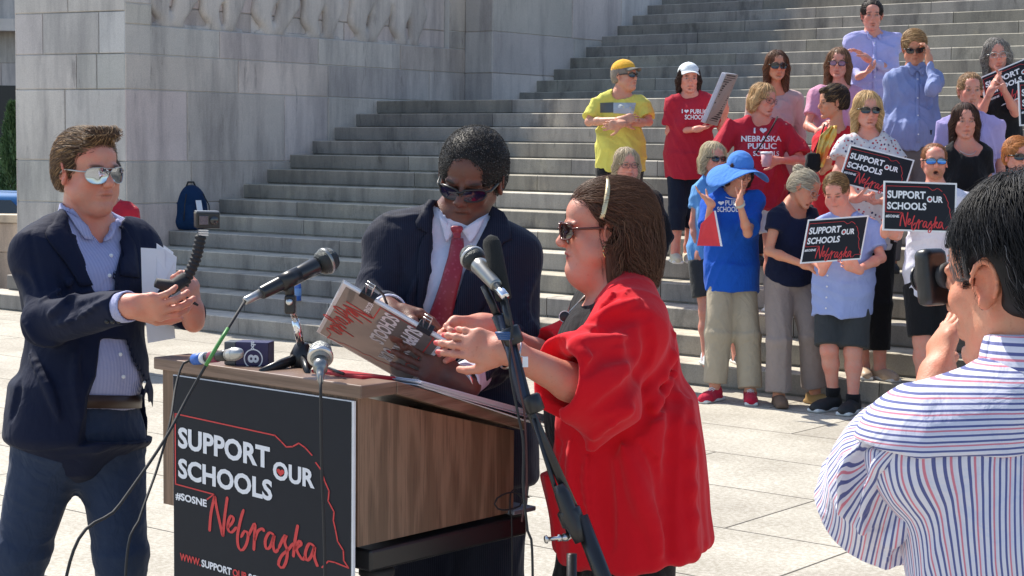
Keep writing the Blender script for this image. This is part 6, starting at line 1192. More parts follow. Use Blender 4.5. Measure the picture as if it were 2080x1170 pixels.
# ---------------- man in the navy blazer
def f1():
    SPEC = dict(label='man in a navy blazer and aviator sunglasses filming with a small camera on a grip', D=4.9, yaw=47, tyaw=32, head=(180, 348), pitch=3, roll=-1, sc=1., hs=.95, skin='ruddy', hairc=K_(92, 70, 54), g=dict(w=1.06, d=1.15, belly=.04, fat=.007, jaw=1.05, nose=1.25, arm=1.05, leg=1.05), res=.0037, face=dict(beard=.12), neckr=.058, pel=(160, 868, 0),
        j=dict(sL=(80, 508, -.10), sR=(272, 496, .14), eL=(92, 656, -.20), wL=(262, 622, -.42), eR=(346, 612, .06), wR=(392, 640, -.16), kL=(48, 1110, -.02), aL=(-30, 1400, .05), kR=(246, 1120, .0), aR=(248, 1440, .1)),
        hands=dict(L=dict(d=(.96, -.25, .02), n=(-.1, .9, .5), curl=[.55, .5, .5, .55], thumb=.25, side=-1, sc=1.05), R=dict(d=(-.05, -.25, 1), n=(-.9, .2, .1), curl=[1.1, 1.2, 1.2, 1.2], thumb=.5, side=-1)))
    root, J, T, F, g = figure(SPEC)
    def ex1(S): S.ell(F.p(0, .13, .0), V(.062, .085, .095), F.R, .01, 's'); S.box(F.p(0, .10, -.02), V(.12, .07, .07), F.R, .02, .01, 's'); S.cap(F.p(-.04, .07, .112), F.p(.04, .07, .112), .015, .016, .02)
    make_hair(F, root, 'short', SPEC['hairc'], res=.004, n=8000, length=.030, width=.0009, flow='back', th=.006, extra=ex1, hl=(K_(160, 128, 92), .35), var=.3, lift=.005)
    glasses(F, root, kind='aviator', frame=M_SILV, lens=M_MIRR, w=.031, h=.024, rim=.0012, tm=M_SILV)
    # shirt
    S = SDF(); torso_ops(S, J, T, g, .012); S.cyl(J['nb'] - T.z * .02, lerp(J['nb'], F.p(0, -.01, -.06), .62), .078, .070, .01, rnd=.008); S.cyl(J['nb'] + T.z * .015, F.p(0, .02, 0), .064, .068, .004, 's'); poly_op(S, [(160, 424), (232, 424), (222, 452), (206, 494), (188, 470)], 4.9, -.6, .06)
    S.cut(J['pelvis'] + T.z * .055, -T.z); SH = cloth('striped_blue_shirt', (.46, .47, .66, 1), (.22, .25, .46, 1), kind='stripe', pitch=.005)
    so_, sb, _, _ = garment(S, 'shirt', SH, root, .005, wrinkle(.006, 20, 3, (1, 1, .4)))
    patch('collar_wing', sb, [(132, 432), (150, 462), (168, 488)], [(158, 446), (176, 466), (186, 492)], SH, so_, 6, 4, .010, .004); patch('collar_wing', sb, [(232, 440), (232, 462), (224, 488)], [(220, 448), (212, 470), (210, 494)], SH, so_, 6, 4, .010, .004)
    buttons('button', [q for q in (pin(sb, 222, 560, .002), pin(sb, 225, 520, .002), pin(sb, 244, 720, .002), pin(sb, 250, 765, .002)) if q is not None], .0055, M_WHITE, so_, 0)
    for b in [c for c in so_.children]: pass
    # blazer
    N1 = cloth('navy_blazer_wool', (.009, .013, .034, 1), rough=.75, sheen=.03, var=.1, bmp=.25); S = SDF(); torso_ops(S, J, T, g, .026); c = 1.
    S.cyl(lerp(J['pelvis'], J['chest'], .35), J['pelvis'] - T.z * .045, .200, .215, .06, flat=.88, fdir=T.f, rnd=.02)
    for s in 'LR':
        S.cap(lerp(J['s' + s], J['nb'], .3), J['s' + s] + T.z * .004, .053, .056, .04); S.cap(J['s' + s] - T.z * .012, J['e' + s], .064, .056, .04); S.cyl(lerp(J['e' + s], J['w' + s], -.05), lerp(J['e' + s], J['w' + s], .93), .066, .049, .035)
    S.cyl(J['nb'] - T.z * .05, lerp(J['nb'], F.p(0, -.03, -.06), .4), .098, .074, .02, rnd=.01)
    poly_op(S, [(130, 370), (240, 370), (240, 500), (243, 560), (246, 588), (214, 590), (190, 530), (160, 470), (140, 430)], 4.9, -.6, .13)
    poly_op(S, [(264, 690), (292, 780), (306, 890), (196, 890), (205, 800), (222, 760), (228, 690)], 4.9, -.6, .13)
    S.cyl(J['nb'] - T.z * .04, F.p(0, -.0, -.02), .074, .08, .006, 's')
    creases(S, [([(98, 640), (140, 606), (192, 588)], .010, 'u'), ([(108, 664), (165, 640), (222, 604)], .009, 'u'), ([(84, 610), (120, 590), (150, 566)], .008, 'u'), ([(104, 650), (150, 622), (205, 600)], .006, 's'), ([(10, 556), (40, 560), (66, 590)], .008, 's'), ([(40, 640), (75, 690), (120, 700)], .010, 'u'),
        ([(62, 470), (72, 540), (92, 600)], .005, 's'), ([(120, 560), (140, 610), (150, 640)], .008, 's'), ([(288, 480), (296, 540), (300, 600)], .005, 's'), ([(310, 520), (322, 570), (330, 620)], .010, 'u'), ([(60, 720), (100, 790), (120, 850)], .012, 'u'), ([(25, 700), (35, 780), (20, 850)], .010, 's'), ([(170, 680), (150, 760), (160, 850)], .010, 'u')])
    jo, jb, _, _ = garment(S, 'blazer', N1, root, .0052, wsum(wrinkle(.014, 12, 8, (1, 1, .5), 1.6), wrinkle(.006, 28, 9, (1, 1, .8), 2.)))
    patch('lapel', jb, [(118, 428), (108, 455), (92, 478), (135, 540), (162, 582)], [(140, 430), (162, 470), (186, 520), (208, 580)], N1, jo, 18, 6, .004, .005)
    patch('lapel', jb, [(224, 438), (240, 500), (243, 560)], [(232, 434), (264, 480), (274, 505), (280, 565)], N1, jo, 14, 5, .004, .005)
    buttons('blazer_button', [q for q in (pin(jb, 203, 765, .003),) if q is not None], .0085, M_BLACKP, jo, 0)
    ax = nrm(J['wL'] - J['eL']); S = SDF(); S.cyl(J['wL'] - ax * .055, J['wL'] + ax * .004, .038, .041, .004); S.cyl(J['wL'] - ax * .02, J['wL'] + ax * .03, .034, .037, .002, 's'); garment(S, 'shirt_cuff', SH, root, .004)
    for i in range(3): q = pin(jb, 218 + i * 11, 652 + i * .5, .002); MB().lathe(q, -FWD, [(0, .006), (.003, .005)], 10).build('sleeve_button', M_BLACKP, jo, smooth=True)
    DN = cloth('dark_blue_denim', (.026, .040, .078, 1), (.06, .085, .14, 1), kind='denim', rough=.8); trousers(J, T, g, root, DN, .012, .076, .068, .0058, 'jeans', .005, .36, 4)
    P = [[lerp(J['pelvis'], J['chest'], .22) + T.x * .176 * math.cos(t) + T.f * .156 * math.sin(t) + T.z * s for s in (-.018, .018)] for t in np.linspace(0, 2 * math.pi, 49)]; MB().grid(P).build('belt', plain('brown_leather', (.045, .022, .015, 1), .45), root, smooth=True).modifiers.new('s', 'SOLIDIFY').thickness = .008
    for s in 'LR': shoe(root, J['a' + s], 0, 30, plain('brown_shoe', (.05, .03, .02, 1), .4), M_BLACKR, 1.05)
    return J
J1 = f1()
def paper_sheets():
    root = empty('held_papers', pt(320, 600, 4.8)); tag(root, 'loose white papers tucked under the arm of the man in the blazer', 'papers'); Dp = 4.86
    for k, (q, dd) in enumerate((([(286, 503), (334, 506), (340, 640), (290, 640)], 0), ([(318, 494), (359, 522), (352, 610), (330, 640), (318, 600)], .015), ([(332, 498), (352, 512), (345, 640), (334, 640)], .03), ([(290, 575), (346, 575), (356, 687), (300, 697)], .008))):
        MB().prism([pt(x, y, Dp + dd + .02 * math.sin(i)) for i, (x, y) in enumerate(q)], FWD * .0012).build('sheet', M_PAPER, root)
paper_sheets()
def action_cam():
    Dc = 4.60; root = empty('action_camera', pt(410, 470, Dc)); tag(root, 'small black action camera on a ribbed bendy grip held by the man in the blazer', 'camera')
    c = pt(420, 447, Dc); x = nrm(R2 * .93 + FWD * .36); y = nrm(np.cross(ZX, x)); m = MB().bbox(c, x * .062, y * .036, ZX * .042, .004); b = m.build('camera_body', M_BLACKP, root); MB().bbox(c - y * .0195 - x * .012, x * .026, y * .004, ZX * .026, .002).build('lens_cover', M_LENS, root); MB().bbox(c + ZX * .0225, x * .058, y * .033, ZX * .004, .0015).build('top_plate', plain('grey_plate', (.25, .27, .30, 1), .3), root); MB().lathe(c - y * .02 + x * .015, -y, [(0, .011), (.004, .011), (.005, .009)], 16).build('lens', M_LENS, root, smooth=True)
    for i in range(3): MB().cbox(c - ZX * (.027 + i * .006) - x * .010 + y * .002, x * .026, y * .018, ZX * .0032).build('mount_prong', M_STEEL, root)
    pts = smooth_path([pt(408, 478, Dc), pt(404, 500, Dc), pt(396, 530, Dc), pt(384, 556, Dc), pt(372, 578, Dc)], 50); r = [.0115 + .0042 * abs(math.sin(i * .75)) for i in range(50)]; MB().tube(pts, r, 14).build('ribbed_grip', M_BLACKR, root, smooth=True)
    MB().tube([pt(376, 566, Dc), pt(350, 584, Dc - .02), pt(316, 574, Dc - .04)], [.018, .02, .012], 12).build('handle', M_BLACKR, root, smooth=True); MB().tube([pt(372, 600, Dc - .02), pt(388, 612, Dc - .03), pt(402, 620, Dc - .04)], [.004, .005, .003], 8).build('wrist_strap', M_BLACKR, root, smooth=True)
action_cam()
# ---------------- man in the dark suit
def f2():
    def pnt(v, col, J, F):
        for s in 'LR':
            pass
    SPEC = dict(label='man in a dark suit and red tie reading the sign he holds behind the lectern', D=4.7, yaw=-16, tyaw=-8, head=(958, 362), pitch=21, roll=8, sc=1.04, hs=.99, skin='dark', hairc=(.016, .014, .014, 1), g=dict(w=1.12, d=1.08, jaw=1.0, nose=1.35, arm=1.0), res=.0037, neckr=.058, pel=(925, 905, .05), face=dict(brow=(.01, .008, .008)),
        j=dict(sL=(804, 492, .0), sR=(1040, 518, .0), eL=(752, 640, -.08), wL=(792, 634, -.36), eR=(1060, 700, -.12), wR=(938, 776, -.42)),
        hands=dict(L=dict(d=(.35, -.5, -.35), n=(.6, .5, -.6), curl=[.7, .9, 1.1, 1.2], thumb=.1, side=1), R=dict(d=(-.86, -.02, .46), n=(.1, 1, -.15), curl=[.2, .25, .3, .35], thumb=.7, side=1, sc=1.1, fat=1.0, spread=.1)))
    root, J, T, F, g = figure(SPEC)
    hv, _ = None, None
    def ex2(S): S.ell(F.p(0, .135, .005), V(.066, .088, .104), F.R, .012, 's')
    make_hair(F, root, 'short', (.022, .020, .020, 1), res=.004, n=14000, length=.006, width=.0011, flow='none', th=.014, extra=ex2, hl=((.10, .097, .095, 1), .22), var=.4, lift=.003, name='hair')
    glasses(F, root, kind='sun', w=.030, h=.017, lens=plain('purple_black_lens', (.008, .007, .03, 1), .12, 0, .6), rim=.0026, drop=.003)
    W_ = cloth('white_shirt', (.66, .68, .80, 1)); S = SDF(); torso_ops(S, J, T, g, .010); S.cyl(J['nb'] - T.z * .02, lerp(J['nb'], F.p(0, -.01, -.06), .7), .078, .070, .01, rnd=.008); S.cyl(J['nb'] + T.z * .02, F.p(0, .02, 0), .064, .068, .004, 's'); so_, sb, _, _ = garment(S, 'shirt', W_, root, .005, wrinkle(.005, 20, 3))
    U1 = cloth('charcoal_suit_wool', (.011, .014, .028, 1), (.035, .038, .060, 1), rough=.7, sheen=.04, kind='pin', pitch=.008, var=.08, bmp=.22); S = SDF(); torso_ops(S, J, T, g, .028)
    S.cyl(lerp(J['pelvis'], J['chest'], .35), J['pelvis'] - T.z * .10, .205, .232, .06, flat=.72, fdir=T.f, rnd=.02)
    for s in 'LR':
        S.cap(lerp(J['s' + s], J['nb'], .3), J['s' + s] + T.z * .006, .052, .057, .04); S.cap(J['s' + s] - T.z * .012, J['e' + s], .068, .057, .04); S.cyl(lerp(J['e' + s], J['w' + s], -.05), lerp(J['e' + s], J['w' + s], .86), .066, .052, .035)
    S.cyl(J['nb'] - T.z * .03, lerp(J['nb'], F.p(0, -.04, -.05), .45), .10, .080, .02, rnd=.01)
    poly_op(S, [(880, 380), (1004, 380), (985, 455), (962, 500), (935, 580), (905, 700), (868, 780), (845, 760), (862, 640), (882, 560)], 4.7, -.17, .05)
    S.cyl(J['nb'] - T.z * .04, F.p(0, 0, -.02), .076, .084, .006, 's')
    creases(S, [([(806, 470), (816, 540), (806, 620)], .005, 's'), ([(1040, 490), (1030, 560), (1040, 650)], .005, 's'), ([(850, 560), (830, 620), (840, 690)], .010, 'u'), ([(960, 560), (990, 640), (985, 720)], .012, 'u'), ([(1000, 560), (1010, 640), (1000, 730)], .008, 's'),
        ([(1088, 560), (1070, 620), (1090, 690)], .010, 'u'), ([(1060, 640), (1075, 690), (1060, 740)], .008, 's'), ([(1040, 720), (1000, 750), (970, 790)], .010, 'u'), ([(1062, 760), (1010, 775), (975, 800)], .007, 's'), ([(760, 430), (800, 445), (850, 440)], .006, 'u')])
    jo, jb, _, _ = garment(S, 'suit_jacket', U1, root, .0052, wsum(wrinkle(.014, 12, 18, (1, 1, .5), 1.6), wrinkle(.006, 28, 19, (1, 1, .8), 2.)))
    patch('lapel', jb, [(872, 405), (850, 440), (842, 462), (866, 472), (852, 500), (848, 600), (860, 720)], [(898, 408), (892, 450), (886, 500), (880, 560), (870, 620), (864, 680), (864, 724)], U1, jo, 20, 6, .004, .005)
    patch('lapel', jb, [(1000, 418), (985, 455), (962, 505), (938, 580), (915, 660), (885, 745)], [(1022, 430), (1040, 485), (1012, 500), (1018, 530), (975, 640), (892, 750)], U1, jo, 20, 7, .004, .005)
    # collar wings, tie
    cm = W_; 
    patch('collar_wing', sb, [(893, 440), (898, 466), (904, 494)], [(926, 464), (917, 480), (908, 494)], cm, so_, 6, 4, .012, .004); patch('collar_wing', sb, [(984, 440), (974, 468), (960, 494)], [(938, 466), (947, 480), (955, 494)], cm, so_, 6, 4, .012, .004)
    m, t, b = newmat('red_silk_tie'); v = coords(t, (110, 110, 110)); vo = N(t, 'ShaderNodeTexVoronoi'); vo.inputs['Scale'].default_value = .8; t.links.new(v, vo.inputs['Vector']); t.links.new(ramp(t, vo.outputs['Distance'], [(.15, (.36, .05, .08, 1)), (.35, (.27, .010, .026, 1))]), b.inputs['Base Color']); b.inputs['Roughness'].default_value = .42; b.inputs['Sheen Weight'].default_value = .3
    tie = patch('tie', sb, [(918, 484), (908, 540), (888, 600), (862, 668), (840, 740)], [(942, 486), (940, 540), (926, 610), (912, 690), (892, 770)], m, root, 18, 7, .014, .007, arch=.004)
    S = SDF(); k0 = pin(sb, 929, 474, .014); S.cap(k0 + U2 * .012 - R2 * .009, k0 + U2 * .012 + R2 * .009, .008, .008, .008); S.cap(k0 - U2 * .010 - R2 * .003, k0 - U2 * .010 + R2 * .003, .008, .008, .018); v_, f_ = S.mesh(.003); kn = obj('knot', v_, f_, m, None); reparent(kn, tie)
    for s, o_ in (('R', .0), ('L', .0)):
        ax = nrm(J['w' + s] - J['e' + s]); S = SDF(); S.cyl(J['w' + s] - ax * .085, J['w' + s] - ax * .002, .042, .046, .004); S.cyl(J['w' + s] - ax * .03, J['w' + s] + ax * .03, .038, .042, .002, 's'); garment(S, 'shirt_cuff', W_, root, .004)
    ax = nrm(J['wR'] - J['eR']); MB().lathe(J['wR'], ax, [(-.002, .033), (-.001, .036), (.012, .036), (.013, .033)], 20).build('wristwatch', M_STEEL, root, smooth=True)
    trousers(J, T, g, root, U1, .022, .094, .088, .0065, 'suit_trousers', .009, .36, 14)
    for s in 'LR': shoe(root, J['a' + s], 0, -10, plain('black_leather', (.012, .012, .012, 1), .25), M_BLACKR, 1.08)
    MB().tube([pt(786, 618, 4.26), pt(778, 598, 4.22), pt(762, 582, 4.20)], .0035, 8).build('pen', M_BLACKP, root, smooth=True)
    return J
J2 = f2()
def held_board():
    A_, B_, C_ = pt(697, 575, 4.16), pt(905, 694, 4.16), pt(835, 784, 4.50); D_ = A_ + C_ - B_   # bottom of the print runs A-D side
    # reading starts along A-B and runs towards D-C; the top of the print is the B-C edge
    M = plain('glossy_charcoal_print_glare', (.17, .165, .155, 1), .28, spec=1., bmp=.03, coat=1); root = sign('campaign sign used as a writing board by the man in the suit', B_, C_, A_, print_mat=M); n = nrm(np.cross(B_ - A_, D_ - A_)); n = n if n @ (CAM - A_) < 0 else -n  # print colour paled to carry glare, on top of the real gloss
    p = empty('paper_stack', A_); tag(p, 'thin pad of white papers clipped behind the sign held by the man in the suit', 'papers')
    for i in range(4): o = n * (.007 + .0022 * i); s = .006 * i; MB().prism([A_ + o + (D_ - A_) * .02 * i + nrm(A_ - B_) * .004, B_ + o + (D_ - A_) * .02 * i, C_ + o, D_ + o], n * .0012).build('sheet', M_PAPER, p)
    for k, q in enumerate(((746, 604), (862, 668))):
        t = (q[0] - 697) / 208; c = lerp(A_, B_, t) + n * .006; u = nrm(B_ - A_); w = nrm(D_ - A_); r = empty('binder_clip', c); tag(r, ('black binder clip on the sign edge beside the pen hand', 'black binder clip on the sign edge nearest the red tie')[k], 'binder clip', 'binder clips on the held sign')
        MB().prism([c - u * .019 - n * .010 + w * .014, c - u * .019 - n * .006 - w * .006, c - u * .019 + n * .012 - w * .006, c - u * .019 + n * .016 + w * .014], u * .038).build('clip_body', M_BLACKP, r, bevel=.0015)
        for sg in (-1, 1): e = c - w * .006 + n * .004 * sg; MB().tube([e - u * .006, e - u * .008 - w * .012 + ZX * .006, e - u * .010 - w * .018 + ZX * .016, e + u * .010 - w * .018 + ZX * .016, e + u * .008 - w * .012 + ZX * .006, e + u * .006], .0014, 6).build('wire_handle', M_STEEL, r, smooth=True)
held_board()
# ---------------- woman in red
def f3():
    def nails(v, col, J, F): pass
    SPEC = dict(label='woman in a flowing red kimono top and tortoiseshell sunglasses speaking at the microphones', D=4.3, yaw=-84, tyaw=-72, head=(1222, 466), pitch=3, roll=0, sc=.95, hs=.94, skin='ruddy', hairc=K_(88, 60, 46), g=dict(fem=True, w=1.06, d=1.35, belly=.05, fat=.013, jaw=1.08, nose=1.2, arm=1.22, leg=1.1, hip=1.05, bust=1.2), res=.0037, neckr=.058, pel=(1262, 940, .05), face=dict(lip=(.33, .06, .06), nails=(.62, .10, .10)),
        j=dict(sR=(1272, 662, -.16), sL=(1208, 622, .17), eR=(1205, 800, -.24), wR=(1028, 712, -.36), eL=(1125, 745, .18), wL=(978, 662, -.02)),
        hands=dict(R=dict(d=(-.95, .1, .16), n=(.1, .95, -.2), curl=[.18, .25, .32, .4], thumb=.1, side=1, sc=.98, fat=1.05, spread=.02), L=dict(d=(-.9, -.2, -.1), n=(0, -.8, -.5), curl=[.7, .9, 1.0, 1.1], thumb=.1, side=-1, sc=.96, fat=1.05)))
    def ex(S, F, J, T): S.ell(F.p(0, .025, -.12), V(.05, .055, .034), F.R, .04)
    root, J, T, F, g = figure(SPEC, ex)
    def extra(S):
        S.ell(F.p(0, -.075, .025), V(.082, .065, .085), F.R, .03); S.ell(F.p(0, -.085, -.07), V(.086, .055, .075), F.R, .03)
        S.box(F.p(0, .13, -.06), V(.14, .115, .10), F.R, .03, .012, 's'); S.box(F.p(0, .085, .0), V(.14, .055, .07), F.R, .03, .012, 's')
        for s in (-1, 1): S.ell(F.p(s * .088, .0, -.012), V(.032, .028, .042), F.R, .006, 's')
    make_hair(F, root, 'bob', SPEC['hairc'], res=.0045, n=9000, length=.15, width=.0010, flow='back', th=.011, hlen=.125, vol=1.0, extra=extra, wave=.35, lift=.005, hl=(K_(104, 74, 55), .2), var=.14, mask=lambda L: ~((np.abs(L[:, 0]) > .055) & (L[:, 1] > -.03) & (L[:, 2] < .03)))
    hs = hair_sdf(F, 'bob', .011, .125, 1.0); extra(hs); hv, hf = hs.mesh(.006); st = strands(hs, F, hv, hf, 3200, .10, .0010, SPEC['hairc'], .15, 9, 'down', .009, .45, 12, lambda L: (L[:, 2] < .03) & (L[:, 1] < -.01), hl=(K_(108, 78, 58), .25))
    obj('hair_curls', st[0], st[1], M_HAIR, root, col=st[2])
    glasses(F, root, kind='sun', w=.027, h=.021, lens=plain('brown_lens', (.03, .014, .012, 1), .06, 0, .8), frame=plain('tortoiseshell', (.10, .025, .015, 1), .2), rim=.0024, drop=-.003)
    P = [F.p(.098 * math.cos(a), .012 - .030 * math.sin(a) * 1, .036 + .098 * math.sin(a)) for a in np.linspace(-.05, math.pi + .05, 24)]; MB().tube(P, .0042, 8, squash=1.5).build('headband', plain('gold_band', (.62, .52, .32, 1), .35, .5), root, smooth=True)
    MB().tube([F.p(.084, -.0, -.038) + V(0, 0, 0) + (F.f * math.cos(a) * .010 + F.z * (math.sin(a) * .016 - .014)) for a in np.linspace(0, 6.28, 18)], .0016, 6).build('hoop_earring', M_GOLD, root, smooth=True)
    # black top and trousers
    S = SDF(); torso_ops(S, J, T, g, .012); S.ell(J['nb'] + T.f * .05 + T.z * .02, V(.075, .07, .06), T.R, .01, 's'); S.cyl(J['nb'] - T.z * .02, F.p(0, 0, -.04), .072, .08, .006, 's'); S.cut(J['pelvis'] - T.z * .10, -T.z); bo, bb, _, _ = garment(S, 'black_top', M_BLK, root, .006, wrinkle(.008, 16, 31))
    trousers(J, T, g, root, M_BLK, .03, .12, .105, .0075, 'trousers', .009, .36, 33)
    for s in 'LR': shoe(root, J['a' + s], 0, -80, M_BLACKR, None, 1.0)
    # kimono
    RD = cloth('red_chiffon', (.62, .008, .018, 1), rough=.95, sheen=.12, var=.05, bmp=.16); S = SDF(); torso_ops(S, J, T, dict(g, belly=.04, d=1.3), .030, .08)
    S.cyl(lerp(J['pelvis'], J['chest'], .62), J['pelvis'] - T.z * .225 - T.f * .01, .235, .245, .08, flat=.80, fdir=T.f, rnd=.03)
    poly_op(S, [(1172, 560), (1235, 545), (1252, 548), (1205, 612), (1160, 690), (1132, 770), (1122, 850), (1118, 960), (1040, 990), (1000, 800), (1030, 700), (1088, 622)], 4.3, -.5, .24)
    for s in 'LR':
        sh, el, wr_ = J['s' + s], J['e' + s], J['w' + s]; o = lerp(el, wr_, .42); S.cap(lerp(J['nb'], sh, .3), sh, .056, .062, .04); kq = 1. if s == 'R' else .6; S.cap(sh - ZX * .02, el + ZX * .015, .070 * kq, .100 * kq, .05); S.cyl(lerp(el, sh, .25), o + ZX * .0, .112 * kq, .092 * kq, .05, rnd=.01)
        S.cap(el + V(.03, 0, -.03), el + V(.0, 0, -.12), .080, .022, .04)
    e, w_ = J['eR'], J['wR']; 
    for s in 'LR': e, w_ = J['e' + s], J['w' + s]; S.cap(lerp(e, w_, .15), lerp(e, w_, .60), .060, .088, .01, 's'); S.cap(e + V(-.04, -.0, -.06), lerp(e, w_, .5) + V(-.03, 0, -.09), .01, .055, .01, 's')
    S.cyl(J['nb'] - T.z * .03, F.p(0, 0, -.03), .066, .078, .006, 's')
    creases(S, [([(1262, 572), (1210, 640), (1165, 712), (1135, 780)], .009, 'u'), ([(1282, 580), (1226, 640), (1180, 700)], .008, 'u'), ([(1300, 605), (1240, 630), (1190, 662)], .012, 'u'), ([(1320, 640), (1250, 655), (1200, 690)], .009, 's'), ([(1275, 682), (1215, 692), (1150, 708)], .013, 'u'), ([(1210, 740), (1180, 716), (1150, 700)], .009, 'u'),
        ([(1290, 720), (1230, 725), (1190, 760)], .010, 's'), ([(1340, 590), (1372, 680), (1350, 760), (1270, 840), (1205, 890)], .013, 'u'), ([(1310, 650), (1322, 720), (1280, 790), (1215, 835)], .014, 's'), ([(1205, 925), (1275, 885), (1345, 810), (1396, 700)], .018, 's'), ([(1330, 830), (1372, 760), (1398, 690)], .012, 'u'), ([(1390, 640), (1408, 780), (1402, 920), (1408, 1110)], .016, 'u'), ([(1378, 760), (1368, 900), (1355, 1020), (1360, 1120)], .016, 's'),
        ([(1262, 905), (1292, 985), (1325, 1060), (1340, 1120)], .016, 'u'), ([(1225, 925), (1228, 1000), (1240, 1110)], .013, 's'), ([(1300, 900), (1335, 960), (1350, 1060)], .012, 's'), ([(1160, 900), (1165, 1000), (1190, 1090)], .013, 'u'), ([(1135, 900), (1125, 960), (1150, 1040)], .009, 's'), ([(1195, 905), (1190, 980), (1205, 1090)], .010, 'u')])
    ko, kb, kv, kf = garment(S, 'kimono_top', RD, root, .0055, wsum(drape(J['pelvis'], T.z, T.x, T.f, 8, .42, -.2, .008, 1.), wrinkle(.014, 14, 41, (1, 1, .35), 1.5), wrinkle(.007, 26, 42, (1, 1, .35), 2.)))
    # lanyard and badge
    L = [q for q in (pin(bb, x, y, .004) for x, y in ((1222, 560), (1190, 600), (1150, 645), (1118, 680), (1098, 690))) if q is not None]
    if len(L) > 2:
        MB().tube(L, .0016, 6).build('lanyard', M_SILV, root, smooth=True); q = L[-1]; n = nrm(CAM - q); MB().lathe(q, n, [(0, .014), (.003, .014), (.004, .012)], 24).build('round_badge', M_BLACKP, root, smooth=True); MB().tube([q + n * .004 + (R2 * math.cos(a) + U2 * math.sin(a)) * .0135 for a in np.linspace(0, 6.283, 25)], .001, 6).build('badge_rim', M_WHITE, root, smooth=True)
    # bracelet, ring, nails
    ax = nrm(J['wR'] - J['eR']); c0 = J['wR'] - ax * .012; u = nrm(np.cross(ax, ZX)); w2 = np.cross(ax, u); MB().tube([c0 + (u * math.cos(a) + w2 * math.sin(a)) * .0385 for a in np.linspace(0, 6.283, 25)], .0022, 6).build('charm_bracelet', M_STEEL, root, smooth=True)
    m = MB(); 
    for a in (3.4, 4.1, 4.8): q = c0 + (u * math.cos(a) + w2 * math.sin(a)) * .040; m.tube([q, q - ZX * .018], .0013, 5); m.tube([q - ZX * .014 - R2 * .006, q - ZX * .014 + R2 * .006], .0013, 5)
    m.build('charms', M_STEEL, root, smooth=True)
    return J, F, root
J3, F3, root3 = f3()
